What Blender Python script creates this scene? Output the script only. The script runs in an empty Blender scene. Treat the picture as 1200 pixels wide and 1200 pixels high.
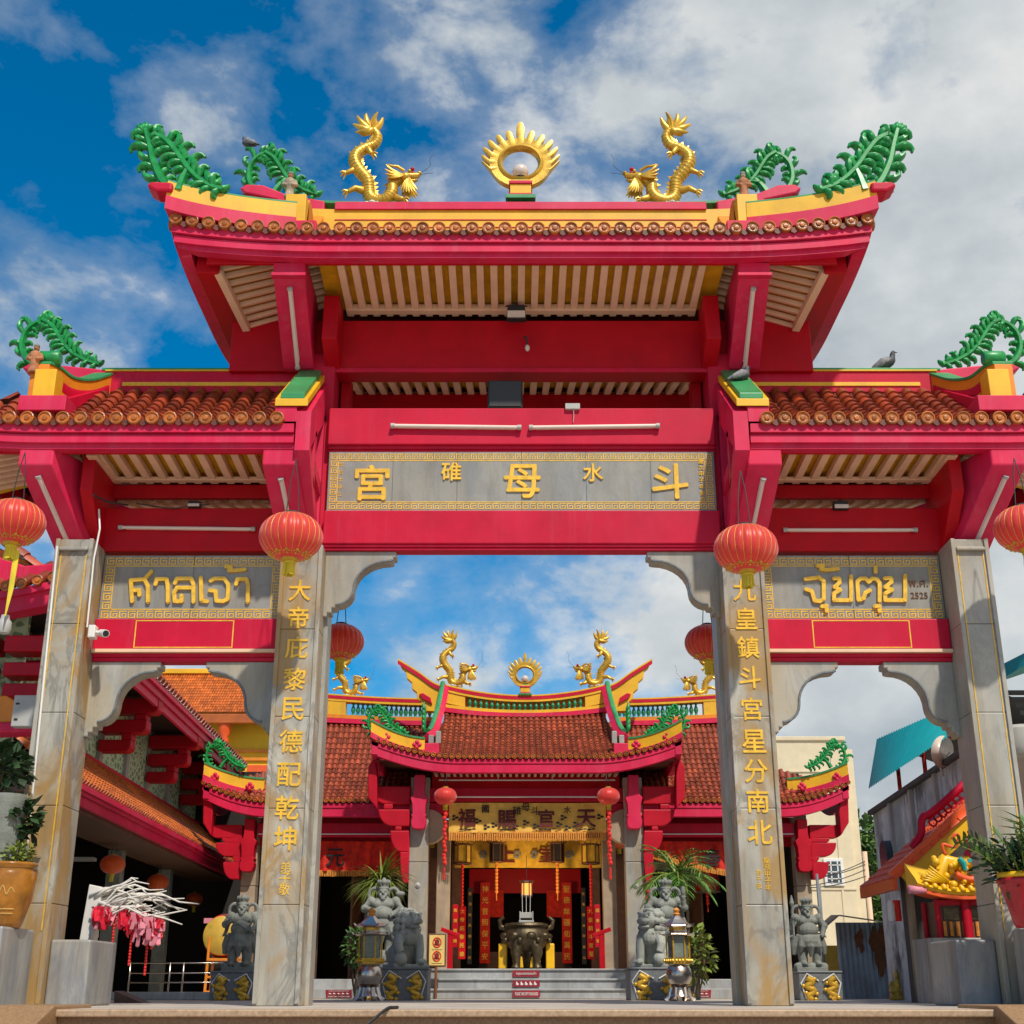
import bpy, bmesh, math, random
from mathutils import Vector, Matrix, noise as mnoise
random.seed(7)
S = bpy.context.scene
COL = S.collection
R = math.radians
V = Vector

# ------------------------------------------------------------------ camera, sky, sun, exposure
F = 1522.0
PITCH = math.atan(560 / F)
EYE = 0.15
cam = bpy.data.cameras.new('camera')
cam.sensor_width = 36
cam.lens = 36 * F / 1200
cam.clip_start = 0.1
cam.clip_end = 6000
co = bpy.data.objects.new('camera', cam)
COL.objects.link(co)
co.location = (0, 0, EYE)
co.rotation_euler = (R(90) + PITCH, 0, 0)
S.camera = co

SUN_AZ, SUN_EL = R(22), R(52)
sl = bpy.data.lights.new('sun', 'SUN')
sl.energy = 3.4
sl.angle = R(1.5)
sl.color = (1.0, 0.94, 0.84)
so = bpy.data.objects.new('sun', sl)
COL.objects.link(so)
sdir = V((-math.sin(SUN_AZ) * math.cos(SUN_EL), math.cos(SUN_AZ) * math.cos(SUN_EL), -math.sin(SUN_EL)))
so.rotation_euler = sdir.to_track_quat('-Z', 'Y').to_euler()
so.location = (6, -10, 20)

S.view_settings.view_transform = 'Standard'
S.view_settings.look = 'None'
S.view_settings.exposure = 0.26
S.view_settings.gamma = 1.0
S.render.engine = 'CYCLES'
S.cycles.max_bounces = 6


class NT:
    """short-hand for building node trees"""
    def __init__(s, tree):
        s.t = tree
        s.t.nodes.clear()

    def n(s, typ, **kw):
        nd = s.t.nodes.new('ShaderNode' + typ)
        for k, v in kw.items():
            if k.startswith('i_'):
                key = k[2:]
                key = int(key) if key.isdigit() else key.replace('_', ' ')
                s.put(nd.inputs[key], v)
            else:
                setattr(nd, k, v)
        return nd

    def put(s, inp, v):
        if hasattr(v, 'bl_idname') and hasattr(v, 'outputs'):
            s.t.links.new(v.outputs[0], inp)
        elif hasattr(v, 'is_output'):
            s.t.links.new(v, inp)
        else:
            if inp.type == 'RGBA' and len(v) == 3:
                v = (*v, 1)
            inp.default_value = v

    def math(s, op, a, b=0.0, clamp=False):
        nd = s.n('Math', operation=op, use_clamp=clamp)
        s.put(nd.inputs[0], a)
        s.put(nd.inputs[1], b)
        return nd

    def mix(s, fac, a, b, blend='MIX'):
        nd = s.n('Mix', data_type='RGBA', blend_type=blend)
        s.put(nd.inputs[0], fac)
        s.put(nd.inputs[6], a)
        s.put(nd.inputs[7], b)
        return nd.outputs[2]

    def ramp(s, fac, stops):
        nd = s.n('ValToRGB')
        s.put(nd.inputs[0], fac)
        e = nd.color_ramp.elements
        while len(e) < len(stops):
            e.new(0.5)
        for el, (p, c) in zip(e, stops):
            el.position = p
            el.color = (c, c, c, 1) if isinstance(c, (int, float)) else (*c, 1)
        return nd.outputs[0]


W = bpy.data.worlds.new('World')
S.world = W
W.use_nodes = True
k = NT(W.node_tree)
sky = k.n('TexSky', sky_type='NISHITA', sun_disc=False, sun_elevation=SUN_EL, sun_rotation=math.pi - SUN_AZ,
          altitude=0, air_density=1.0, dust_density=0.6, ozone_density=3.0)
hs = k.n('HueSaturation', i_Hue=0.492, i_Saturation=1.72, i_Value=1.3)
k.put(hs.inputs['Color'], sky)
tc = k.n('TexCoord')
sp = k.n('SeparateXYZ')
k.put(sp.inputs[0], tc.outputs['Generated'])


def sky_noise(scale, loc, stretch, **kw):
    mp = k.n('Mapping')
    k.put(mp.inputs[0], tc.outputs['Generated'])
    mp.inputs['Location'].default_value = loc
    mp.inputs['Scale'].default_value = (1, 1, stretch)
    n = k.n('TexNoise', i_Scale=scale, **kw)
    k.put(n.inputs['Vector'], mp)
    return n.outputs[0]


def ramp01(val, a, b, lo=0.0, hi=1.0):
    m = k.n('MapRange', clamp=True, i_1=a, i_2=b, i_3=lo, i_4=hi)
    k.put(m.inputs[0], val)
    return m


n1 = sky_noise(8.5, (1.3, 0.2, 0.5), 1.5, i_Detail=10.0, i_Roughness=0.58, i_Distortion=0.15)
n2 = sky_noise(2.2, (0.4, 3.1, 0.9), 1.3, i_Detail=2.0, i_Roughness=0.5)
# more cloud on the right and low over the temple, clear blue high on the left
right = ramp01(sp.outputs[0], 0.04, 0.26, 0.0, 0.25)
left = ramp01(sp.outputs[0], 0.08, -0.16, 0.0, -0.085)
low = ramp01(sp.outputs[2], 0.44, 0.22, 0.0, 0.075)
top = ramp01(sp.outputs[2], 0.5, 0.68, 0.0, -0.03)
cov = k.math('ADD', k.math('ADD', n1, right), k.math('ADD', low, k.math('ADD', left, top)))
cov = k.math('ADD', cov, k.math('MULTIPLY', k.math('SUBTRACT', n2, 0.5), 0.34))
mask = k.ramp(cov, [(0.36, 0.0), (0.50, 0.24), (0.57, 0.62), (0.66, 0.98)])
n3 = sky_noise(6.5, (4.0, 1.0, 2.0), 1.5, i_Detail=6.0, i_Roughness=0.55)
ccol = k.ramp(n3, [(0.32, (4.2, 4.7, 5.1)), (0.5, (5.9, 6.3, 6.5)), (0.68, (8.0, 8.0, 7.8))])
bg = k.n('Background', i_Strength=0.085)
k.put(bg.inputs[0], k.mix(mask, hs.outputs[0], ccol))
ow = k.n('OutputWorld')
k.put(ow.inputs[0], bg)

# ------------------------------------------------------------------ geometry helpers
C_, S_ = math.cos(PITCH), math.sin(PITCH)


def at(px, py, Y):
    """world point seen at photo pixel (px, py) on the vertical plane y = Y (used to measure sizes)"""
    u = (px - 600) / F
    v = (600 - py) / F
    h = Y * (S_ + v * C_) / (C_ - v * S_)
    z = Y * C_ + h * S_
    return V((u * z, Y, h + EYE))


ORG = {}


class MB:
    def __init__(s):
        s.v, s.f = [], []

    def add(s, vs, fs):
        b = len(s.v)
        s.v += [V(q) for q in vs]
        s.f += [tuple(b + i for i in q) for q in fs]
        return s

    def box(s, x0, x1, y0, y1, z0, z1):
        if x0 > x1: x0, x1 = x1, x0
        return s.add([(x0, y0, z0), (x1, y0, z0), (x1, y1, z0), (x0, y1, z0), (x0, y0, z1), (x1, y0, z1), (x1, y1, z1), (x0, y1, z1)],
                     [(0, 3, 2, 1), (4, 5, 6, 7), (0, 1, 5, 4), (1, 2, 6, 5), (2, 3, 7, 6), (3, 0, 4, 7)])

    def beam(s, p, q, w, h, up=(0, 0, 1)):
        p, q = V(p), V(q)
        d = (q - p).normalized()
        side = d.cross(V(up))
        if side.length < 1e-5: side = d.cross(V((0, 1, 0)))
        side.normalize()
        u = side.cross(d).normalized()
        a, b = side * w / 2, u * h / 2
        return s.add([p - a - b, p + a - b, p + a + b, p - a + b, q - a - b, q + a - b, q + a + b, q - a + b],
                     [(0, 3, 2, 1), (4, 5, 6, 7), (0, 1, 5, 4), (1, 2, 6, 5), (2, 3, 7, 6), (3, 0, 4, 7)])

    def quad(s, a, b, c, d):
        return s.add([a, b, c, d], [(0, 1, 2, 3)])

    def prism(s, pts, lo, hi, ax='y'):
        """outline pts (a, b) extruded along ax: 'y' -> (x, z) outline, 'x' -> (y, z), 'z' -> (x, y)"""
        f = {'y': lambda a, b, t: (a, t, b), 'x': lambda a, b, t: (t, a, b), 'z': lambda a, b, t: (a, b, t)}[ax]
        n = len(pts)
        return s.add([f(a, b, lo) for a, b in pts] + [f(a, b, hi) for a, b in pts],
                     [tuple(range(n))[::-1], tuple(range(n, 2 * n))] + [(i, (i + 1) % n, n + (i + 1) % n, n + i) for i in range(n)])

    def tube(s, pts, rads, n=8, flat=1.0, fdir=None, cap=True):
        pts = [V(p) for p in pts]
        if isinstance(rads, (int, float)): rads = [rads] * len(pts)
        m = len(pts)
        tan = [(pts[min(i + 1, m - 1)] - pts[max(i - 1, 0)]).normalized() for i in range(m)]
        ref = V(fdir) if fdir else (V((0, 0, 1)) if abs(tan[0].z) < 0.9 else V((0, 1, 0)))
        vs, fs = [], []
        for i in range(m):
            t = tan[i]
            a = ref - t * ref.dot(t)
            if a.length < 1e-5: a = t.orthogonal()
            a.normalize()
            if not fdir: ref = a
            b = t.cross(a)
            for j in range(n):
                w = 2 * math.pi * j / n
                vs.append(pts[i] + (a * math.cos(w) * flat + b * math.sin(w)) * rads[i])
        for i in range(m - 1):
            for j in range(n):
                j2 = (j + 1) % n
                fs.append((i * n + j, i * n + j2, (i + 1) * n + j2, (i + 1) * n + j))
        if cap:
            fs.append(tuple(range(n))[::-1])
            fs.append(tuple((m - 1) * n + j for j in range(n)))
        return s.add(vs, fs)

    def lathe(s, prof, c=(0, 0, 0), n=20, ax='z', rib=0, ribk=0, a0=0.0):
        """prof: (radius, height)"""
        vs, fs = [], []
        c = V(c)
        for r, h in prof:
            for j in range(n):
                w = 2 * math.pi * j / n + a0
                q = r * (1 + rib * (abs(math.sin(w * ribk / 2)) - 0.6)) if ribk else r
                x, y = q * math.cos(w), q * math.sin(w)
                vs.append(c + (V((x, y, h)) if ax == 'z' else V((x, h, y)) if ax == 'y' else V((h, x, y))))
        m = len(prof)
        for i in range(m - 1):
            for j in range(n):
                j2 = (j + 1) % n
                fs.append((i * n + j, i * n + j2, (i + 1) * n + j2, (i + 1) * n + j))
        if prof[0][0] > 1e-6: fs.append(tuple(range(n))[::-1])
        if prof[-1][0] > 1e-6: fs.append(tuple((m - 1) * n + j for j in range(n)))
        return s.add(vs, fs)

    def ball(s, c, r, nu=12, nv=8, rot=None):
        c = V(c)
        rx, ry, rz = (r, r, r) if isinstance(r, (int, float)) else r
        vs, fs = [], []
        for i in range(nv + 1):
            a = math.pi * i / nv
            for j in range(nu):
                b = 2 * math.pi * j / nu
                p = V((rx * math.sin(a) * math.cos(b), ry * math.sin(a) * math.sin(b), -rz * math.cos(a)))
                if rot: p = rot @ p
                vs.append(c + p)
        for i in range(nv):
            for j in range(nu):
                j2 = (j + 1) % nu
                fs.append((i * nu + j, i * nu + j2, (i + 1) * nu + j2, (i + 1) * nu + j))
        return s.add(vs, fs)

    def loft(s, path, prof, closed=False):
        """path: (pos, out); prof: closed loop of (out, dz)"""
        m, n = len(path), len(prof)
        vs = [V(p) + V(o) * a + V((0, 0, b)) for p, o in path for a, b in prof]
        fs = []
        for i in range(m if closed else m - 1):
            i2 = (i + 1) % m
            for j in range(n):
                j2 = (j + 1) % n
                fs.append((i * n + j, i * n + j2, i2 * n + j2, i2 * n + j))
        if not closed:
            fs.append(tuple(range(n)))
            fs.append(tuple((m - 1) * n + j for j in range(n))[::-1])
        return s.add(vs, fs)

    def xform(s, M, start=0):
        for i in range(start, len(s.v)): s.v[i] = M @ s.v[i]
        return s

    def build(s, name, mat, parent=None, org=None, smooth=False, bevel=0.0, auto=None, remesh=0.0):
        """org: world point that becomes the origin of a top-level object; children keep their parent's"""
        o = V((0, 0, 0))
        if parent is not None: o = ORG.get(parent.name, o)
        elif org is not None: o = V(org)
        me = bpy.data.meshes.new(name)
        me.from_pydata([tuple(q - o) for q in s.v], [], s.f)
        bm = bmesh.new()
        bm.from_mesh(me)
        bmesh.ops.remove_doubles(bm, verts=bm.verts, dist=1e-5)
        bmesh.ops.recalc_face_normals(bm, faces=bm.faces)
        if smooth or auto:
            for fc in bm.faces: fc.smooth = True
        bm.to_mesh(me)
        bm.free()
        if auto:
            me.set_sharp_from_angle(angle=R(auto))
        me.materials.append(mat)
        ob = bpy.data.objects.new(name, me)
        COL.objects.link(ob)
        if parent is not None: ob.parent = parent
        elif org is not None: ob.location = o
        ORG[ob.name] = o
        if remesh:
            md = ob.modifiers.new('remesh', 'REMESH')
            md.mode = 'VOXEL'
            md.voxel_size = remesh
            md.use_smooth_shade = True
            m2 = ob.modifiers.new('smooth', 'SMOOTH')
            m2.iterations = 1
            m2.factor = 0.5
        if bevel:
            md = ob.modifiers.new('bevel', 'BEVEL')
            md.width = bevel
            md.segments = 2
            md.limit_method = 'ANGLE'
        return ob


def thing(name, label, cat, loc=(0, 0, 0), group=None, world=False):
    # world=True: the parts are given in world coordinates, else relative to loc
    o = bpy.data.objects.new(name, None)
    o.empty_display_size = 0.1
    COL.objects.link(o)
    o.location = loc
    ORG[o.name] = V(loc) if world else V((0, 0, 0))
    return tag(o, label, cat, group)


def tag(o, label, cat, group=None):
    o['label'] = label
    o['category'] = cat
    if group: o['group'] = group
    return o


def struct(o):
    o['kind'] = 'structure'
    return o


KIDS = {}


def copy_tree(o, loc=None, scale=None, rotz=None, label=None, parent=None):
    c = o.copy()
    COL.objects.link(c)
    if parent is not None: c.parent = parent
    for ch in [x for x in bpy.data.objects if x.parent == o]:
        copy_tree(ch, parent=c)
    if loc is not None: c.location = loc
    if scale is not None: c.scale = scale
    if rotz is not None: c.rotation_euler.z = rotz
    if label: c['label'] = label
    return c


def spline(pts, k=6):
    """Catmull-Rom through pts (tuples of any length)"""
    out = []
    n = len(pts)
    for i in range(n - 1):
        p0, p1, p2, p3 = pts[max(i - 1, 0)], pts[i], pts[i + 1], pts[min(i + 2, n - 1)]
        for j in range(k):
            t = j / k
            out.append(tuple(0.5 * (2 * b + (c - a) * t + (2 * a - 5 * b + 4 * c - d) * t * t + (3 * b - a - 3 * c + d) * t ** 3)
                             for a, b, c, d in zip(p0, p1, p2, p3)))
    out.append(tuple(pts[-1]))
    return out


def text_mb(mb, s, cx, y, cz, size, depth=0.02, bold=0.0, squash=1.0, skew=None, width=None, wmap=None):
    """adds extruded lettering facing -y, centred on (cx, cz); size is the height of the whole line"""
    c = bpy.data.curves.new('lettering', 'FONT')
    c.body = s
    c.extrude = 0.5
    c.offset = -bold if bold < 0 else 0.0
    c.resolution_u = 3
    o = bpy.data.objects.new('lettering', c)
    COL.objects.link(o)
    dg = bpy.context.evaluated_depsgraph_get()
    me = bpy.data.meshes.new_from_object(o.evaluated_get(dg))
    xs = [q.co.x for q in me.vertices]
    ys = [q.co.y for q in me.vertices]
    kx = size / (max(ys) - min(ys))
    ky = kx
    if width: kx = width / (max(xs) - min(xs))
    mx, my = (max(xs) + min(xs)) / 2, (max(ys) + min(ys)) / 2
    e = bold * size * 0.85 if bold > 0.008 else 0
    for i, (ox, oz) in enumerate(((0, 0), (e, 0), (-e, 0), (0, e), (0, -e)) if e else ((0, 0),)):
        vs = [V((cx + ox + (q.co.x - mx) * kx * squash, y - q.co.z * depth - 0.0008 * i, cz + oz + (q.co.y - my) * ky)) for q in me.vertices]
        mb.add(vs, [tuple(f.vertices) for f in me.polygons])
    bpy.data.objects.remove(o)
    bpy.data.curves.remove(c)
    bpy.data.meshes.remove(me)


# ------------------------------------------------------------------ materials
def base_mat(name):
    m = bpy.data.materials.new(name)
    m.use_nodes = True
    k = NT(m.node_tree)
    b = k.n('BsdfPrincipled')
    o = k.n('OutputMaterial')
    k.put(o.inputs[0], b)
    return m, k, b


def coords(k, scale=(1, 1, 1)):
    g = k.n('NewGeometry')
    mp = k.n('Mapping')
    k.put(mp.inputs[0], g.outputs['Position'])
    mp.inputs['Scale'].default_value = scale
    return mp


def ocoords(k, scale=(1, 1, 1)):
    g = k.n('TexCoord')
    mp = k.n('Mapping')
    k.put(mp.inputs[0], g.outputs['Object'])
    mp.inputs['Scale'].default_value = scale
    return mp


def paint(name, col, rough=0.5, metal=0.0, var=0.18, scale=2.5, streak=0.0, dirt=(0.05, 0.04, 0.035), bump=0.05, bscale=60, spec=0.5, fade=0.0,
          fadecol=None, island=0.0):
    m, k, b = base_mat(name)
    n = k.n('TexNoise', i_Scale=scale, i_Detail=5.0, i_Roughness=0.6)
    k.put(n.inputs['Vector'], coords(k))
    lo = tuple(c * (1 - var) for c in col)
    hi = tuple(min(1, c * (1 + var)) for c in col)
    c = k.mix(k.ramp(n.outputs[0], [(0.3, 0.0), (0.7, 1.0)]), lo, hi)
    if island:
        g = k.n('NewGeometry')
        mr = k.n('MapRange', i_3=1 - island, i_4=1 + island)
        k.put(mr.inputs[0], g.outputs['Random Per Island'])
        c = k.mix(1.0, c, mr.outputs[0], 'MULTIPLY')
    if fade:
        n4 = k.n('TexNoise', i_Scale=1.1, i_Detail=6.0, i_Roughness=0.65)
        k.put(n4.inputs['Vector'], coords(k, (1.0, 1.0, 0.6)))
        c = k.mix(k.math('MULTIPLY', k.ramp(n4.outputs[0], [(0.45, 0.0), (0.72, 1.0)]), fade), c, fadecol or hi)
    if streak:
        n2 = k.n('TexNoise', i_Scale=1.0, i_Detail=6.0, i_Roughness=0.7)
        k.put(n2.inputs['Vector'], coords(k, (9, 9, 0.8) if streak < 0.9 else (1.7, 1.7, 0.55)))
        n3 = k.n('TexNoise', i_Scale=0.8, i_Detail=3.0)
        k.put(n3.inputs['Vector'], coords(k))
        f = k.math('MULTIPLY', k.ramp(n2.outputs[0], [(0.47, 0.0), (0.55, 1.0)] if streak > 0.9 else [(0.5, 0.0), (0.75, 1.0)]), k.ramp(n3.outputs[0], [(0.4, 0.35 if streak > 0.9 else 0.15), (0.7, 1.0)]))
        c = k.mix(k.math('MULTIPLY', f, streak), c, dirt)
    k.put(b.inputs['Base Color'], c)
    b.inputs['Metallic'].default_value = metal
    b.inputs['Specular IOR Level'].default_value = spec
    r = k.n('MapRange', i_3=max(0.03, rough - 0.1), i_4=min(1, rough + 0.12))
    k.put(r.inputs[0], n.outputs[0])
    k.put(b.inputs['Roughness'], r)
    if bump:
        nb = k.n('TexNoise', i_Scale=bscale, i_Detail=3.0)
        k.put(nb.inputs['Vector'], coords(k))
        bp = k.n('Bump', i_Strength=bump, i_Distance=0.02)
        k.put(bp.inputs['Height'], nb.outputs[0])
        k.put(b.inputs['Normal'], bp)
    return m


def marble_mat(name, base, stain, vein, stain_amt=0.6, streaky=0.4, vert=0.0):
    m, k, b = base_mat(name)
    co_ = coords(k, (1, 1, 0.55))
    d = k.n('TexNoise', i_Scale=1.6, i_Detail=7.0, i_Roughness=0.62, i_Distortion=1.4)
    k.put(d.inputs['Vector'], co_)
    v = k.ramp(d.outputs[0], [(0.44, 0.0), (0.495, 1.0), (0.54, 0.0)])
    n = k.n('TexNoise', i_Scale=0.9, i_Detail=6.0, i_Roughness=0.6, i_Distortion=0.8)
    k.put(n.inputs['Vector'], coords(k, (1.4, 1.4, 0.7)))
    lo = tuple(q * 0.58 for q in base)
    c = k.mix(k.ramp(n.outputs[0], [(0.3, 0.0), (0.65, 1.0)]), lo, base)
    c = k.mix(k.math('MULTIPLY', v, streaky), c, vein)
    n5 = k.n('TexNoise', i_Scale=1.3, i_Detail=6.0, i_Roughness=0.6, i_Distortion=1.0)
    k.put(n5.inputs['Vector'], coords(k, (1.2, 1.2, 0.6)))
    c = k.mix(k.math('MULTIPLY', k.ramp(n5.outputs[0], [(0.46, 0.0), (0.60, 1.0)]), stain_amt), c, stain)
    n7 = k.n('TexNoise', i_Scale=1.0, i_Detail=7.0, i_Roughness=0.7)
    k.put(n7.inputs['Vector'], coords(k, (6, 6, 0.7)))
    c = k.mix(k.math('MULTIPLY', k.ramp(n7.outputs[0], [(0.5, 0.0), (0.7, 1.0)]), 0.5), c, (0.17, 0.14, 0.10))
    if vert:
        n6 = k.n('TexNoise', i_Scale=1.0, i_Detail=5.0, i_Roughness=0.65)
        k.put(n6.inputs['Vector'], coords(k, (2.2, 2.2, 0.4)))
        n6.inputs['Distortion'].default_value = 1.2
        c = k.mix(k.math('MULTIPLY', k.ramp(n6.outputs[0], [(0.42, 0.0), (0.7, 1.0)]), vert), c, (0.11, 0.12, 0.14))
    k.put(b.inputs['Base Color'], c)
    b.inputs['Roughness'].default_value = 0.42
    nb = k.n('TexNoise', i_Scale=35.0, i_Detail=3.0)
    k.put(nb.inputs['Vector'], coords(k))
    bp = k.n('Bump', i_Strength=0.06, i_Distance=0.02)
    k.put(bp.inputs['Height'], nb.outputs[0])
    k.put(b.inputs['Normal'], bp)
    return m


M = {}
M['red'] = paint('crimson_paint', (0.52, 0.002, 0.030), 0.5, var=0.12, streak=0.3, dirt=(0.52, 0.08, 0.12), fade=0.25, fadecol=(0.60, 0.03, 0.08), spec=0.25)
M['pink'] = paint('faded_crimson_paint', (0.62, 0.010, 0.062), 0.5, var=0.14, streak=0.4, dirt=(0.60, 0.15, 0.20), fade=0.4, fadecol=(0.70, 0.07, 0.14), spec=0.3)
M['darkred'] = paint('deep_red_paint', (0.46, 0.002, 0.010), 0.5, var=0.15, streak=0.2, spec=0.2)
M['brightred'] = paint('bright_red_paint', (0.47, 0.003, 0.018), 0.5, var=0.15, spec=0.25, streak=0.25)
M['yellow'] = paint('yellow_paint', (0.78, 0.42, 0.010), 0.5, var=0.14, streak=0.35, dirt=(0.30, 0.14, 0.03))
M['orange'] = paint('orange_paint', (0.72, 0.22, 0.008), 0.5, var=0.16, streak=0.3, dirt=(0.3, 0.08, 0.02))
M['greencap'] = paint('green_glaze', (0.035, 0.26, 0.085), 0.4, var=0.2, streak=0.3)
M['leaf_orn'] = paint('green_ornament_paint', (0.010, 0.26, 0.055), 0.38, var=0.3, scale=9)
M['gold'] = paint('gold_paint', (0.62, 0.36, 0.035), 0.32, metal=0.35, var=0.25, scale=8, bump=0.12, bscale=90)
M['goldtext'] = paint('gold_leaf_lettering', (0.80, 0.47, 0.04), 0.4, metal=0.1, var=0.2, scale=14)
M['tile'] = paint('glazed_roof_tile', (0.27, 0.042, 0.012), 0.42, var=0.3, scale=3, island=0.45, bump=0.1, bscale=40, streak=0.25, fade=0.4, fadecol=(0.20, 0.035, 0.02))
M['tilepan'] = paint('roof_tile_pan', (0.14, 0.03, 0.012), 0.5, var=0.3)
M['tdisc'] = paint('glazed_tile_end', (0.40, 0.115, 0.016), 0.28, var=0.3, scale=6, island=0.35, bump=0.25, bscale=70)
M['tile2'] = paint('old_roof_tile', (0.30, 0.058, 0.024), 0.38, var=0.3, scale=2, island=0.45, bump=0.1, bscale=40, fade=0.5, fadecol=(0.17, 0.042, 0.022))
M['tileor'] = paint('orange_roof_tile', (0.50, 0.12, 0.018), 0.4, var=0.2, scale=2, island=0.3, streak=0.4, dirt=(0.16, 0.05, 0.02))
M['rafter'] = paint('cream_rafter_paint', (0.76, 0.50, 0.33), 0.6, var=0.1, spec=0.2)
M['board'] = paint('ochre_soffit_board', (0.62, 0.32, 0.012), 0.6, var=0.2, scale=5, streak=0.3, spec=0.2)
M['marble'] = marble_mat('grey_marble', (0.42, 0.40, 0.35), (0.40, 0.29, 0.13), (0.22, 0.22, 0.22), 0.35, 0.35)
M['marbley'] = marble_mat('stained_marble', (0.46, 0.43, 0.36), (0.36, 0.215, 0.070), (0.17, 0.16, 0.14), 0.95, 0.75)
M['marbleplq'] = marble_mat('plaque_marble', (0.30, 0.30, 0.28), (0.34, 0.28, 0.18), (0.20, 0.20, 0.20), 0.3, 0.5)
M['dado'] = marble_mat('banded_marble', (0.42, 0.415, 0.40), (0.40, 0.33, 0.22), (0.25, 0.26, 0.28), 0.45, 0.65, vert=0.8)
M['granite'] = paint('brown_granite', (0.30, 0.175, 0.085), 0.5, var=0.3, scale=40, streak=0.4, dirt=(0.10, 0.07, 0.05))
M['floor'] = paint('stone_paving', (0.46, 0.40, 0.33), 0.6, var=0.2, scale=1.3)
M['steps'] = marble_mat('step_marble', (0.42, 0.43, 0.43), (0.34, 0.32, 0.28), (0.26, 0.27, 0.28), 0.3, 0.4)
M['stone'] = paint('carved_grey_stone', (0.215, 0.225, 0.195), 0.8, var=0.3, scale=5, bump=0.35, bscale=50, streak=0.5, dirt=(0.07, 0.08, 0.07))
M['stonelt'] = paint('carved_pale_stone', (0.33, 0.34, 0.295), 0.8, var=0.25, scale=5, bump=0.35, bscale=50, streak=0.4, dirt=(0.1, 0.11, 0.09))
M['ped'] = paint('pedestal_granite', (0.15, 0.16, 0.165), 0.5, var=0.25, scale=20)
M['white'] = paint('white_plastic', (0.74, 0.72, 0.68), 0.45, var=0.06)
M['tubewh'] = paint('dull_fluorescent_tube', (0.72, 0.58, 0.50), 0.35, var=0.05)
M['black'] = paint('black_plastic', (0.012, 0.012, 0.013), 0.6, var=0.2)
M['steel'] = paint('stainless_steel', (0.60, 0.52, 0.45), 0.26, metal=1.0, var=0.1)
M['wire'] = paint('dark_wire', (0.03, 0.03, 0.03), 0.6)
M['bronze'] = paint('dark_bronze', (0.10, 0.075, 0.04), 0.42, metal=0.7, var=0.4, scale=10, bump=0.3, bscale=45)
M['cream'] = paint('cream_render', (0.68, 0.57, 0.38), 0.8, var=0.08, streak=0.25, dirt=(0.35, 0.29, 0.2))
M['ybuild'] = paint('bright_yellow_render', (0.74, 0.44, 0.01), 0.7, var=0.08)
M['conc'] = paint('mouldy_concrete', (0.60, 0.60, 0.58), 0.9, var=0.2, streak=0.95, dirt=(0.02, 0.02, 0.022), bump=0.2)
M['glass'] = paint('dark_window_glass', (0.05, 0.07, 0.085), 0.08, var=0.3)
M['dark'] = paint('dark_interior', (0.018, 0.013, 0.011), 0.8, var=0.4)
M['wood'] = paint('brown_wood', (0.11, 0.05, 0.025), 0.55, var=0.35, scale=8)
M['tan'] = paint('tan_stone_post', (0.36, 0.27, 0.18), 0.7, var=0.25, streak=0.4)
M['cloth'] = paint('yellow_banner_cloth', (0.80, 0.47, 0.085), 0.85, var=0.18, scale=8)
M['clothold'] = paint('olive_yellow_cloth', (0.62, 0.42, 0.04), 0.85, var=0.25, scale=7)
M['redcloth'] = paint('red_cloth', (0.62, 0.020, 0.008), 0.8, var=0.35, scale=9)
M['fringe'] = paint('orange_fringe', (0.66, 0.25, 0.04), 0.9, var=0.3, scale=30)
M['darktext'] = paint('maroon_lettering', (0.12, 0.008, 0.012), 0.7)
M['blacktext'] = paint('black_lettering', (0.012, 0.01, 0.01), 0.7)
M['teal'] = paint('teal_sheet_roof', (0.008, 0.36, 0.36), 0.45, var=0.12)
M['orroof'] = paint('bright_orange_paint', (0.78, 0.10, 0.015), 0.45, var=0.1)
M['brightyel'] = paint('bright_yellow_paint', (0.82, 0.46, 0.008), 0.4, var=0.12)
M['bluesheet'] = paint('weathered_blue_sheet', (0.27, 0.34, 0.40), 0.6, var=0.2, streak=0.6, dirt=(0.10, 0.09, 0.08), fade=0.9, fadecol=(0.14, 0.055, 0.022))
M['darkmetal'] = paint('dark_sheet', (0.07, 0.065, 0.06), 0.7, var=0.3)
M['foliage'] = paint('plant_leaf', (0.055, 0.12, 0.018), 0.5, var=0.5, scale=12, island=0.4)
M['foliagedk'] = paint('dark_plant_leaf', (0.022, 0.055, 0.015), 0.5, var=0.4, scale=12, island=0.4)
M['foliagelt'] = paint('pale_plant_leaf', (0.16, 0.21, 0.025), 0.5, var=0.4, scale=12, island=0.4)
M['treeleaf'] = paint('tree_leaf', (0.085, 0.155, 0.03), 0.6, var=0.4, scale=1.5, island=0.5)
M['bark'] = paint('bark', (0.10, 0.075, 0.05), 0.9, var=0.3, scale=8)
M['jar'] = paint('amber_glazed_jar', (0.34, 0.13, 0.012), 0.22, var=0.35, scale=7, streak=0.4)
M['jarpale'] = paint('pale_slip', (0.60, 0.36, 0.10), 0.4)
M['redpot'] = paint('red_glazed_pot', (0.42, 0.012, 0.022), 0.25, var=0.15)
M['branch'] = paint('white_painted_branch', (0.66, 0.62, 0.56), 0.6, var=0.12)
M['tagred'] = paint('red_paper', (0.62, 0.010, 0.035), 0.5, var=0.3, scale=20, island=0.35)
M['tagpink'] = paint('pink_paper', (0.72, 0.25, 0.32), 0.6, var=0.2, island=0.3)
M['drumskin'] = paint('drum_skin', (0.58, 0.36, 0.05), 0.5, var=0.2, scale=6)
M['orangemetal'] = paint('orange_metal', (0.70, 0.22, 0.012), 0.4)
M['redtassel'] = paint('red_tassel', (0.66, 0.018, 0.012), 0.6, var=0.3, scale=20)
M['signyel'] = paint('sign_yellow', (0.72, 0.52, 0.16), 0.5)
M['sticker'] = paint('red_sticker', (0.28, 0.012, 0.025), 0.5)
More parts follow.
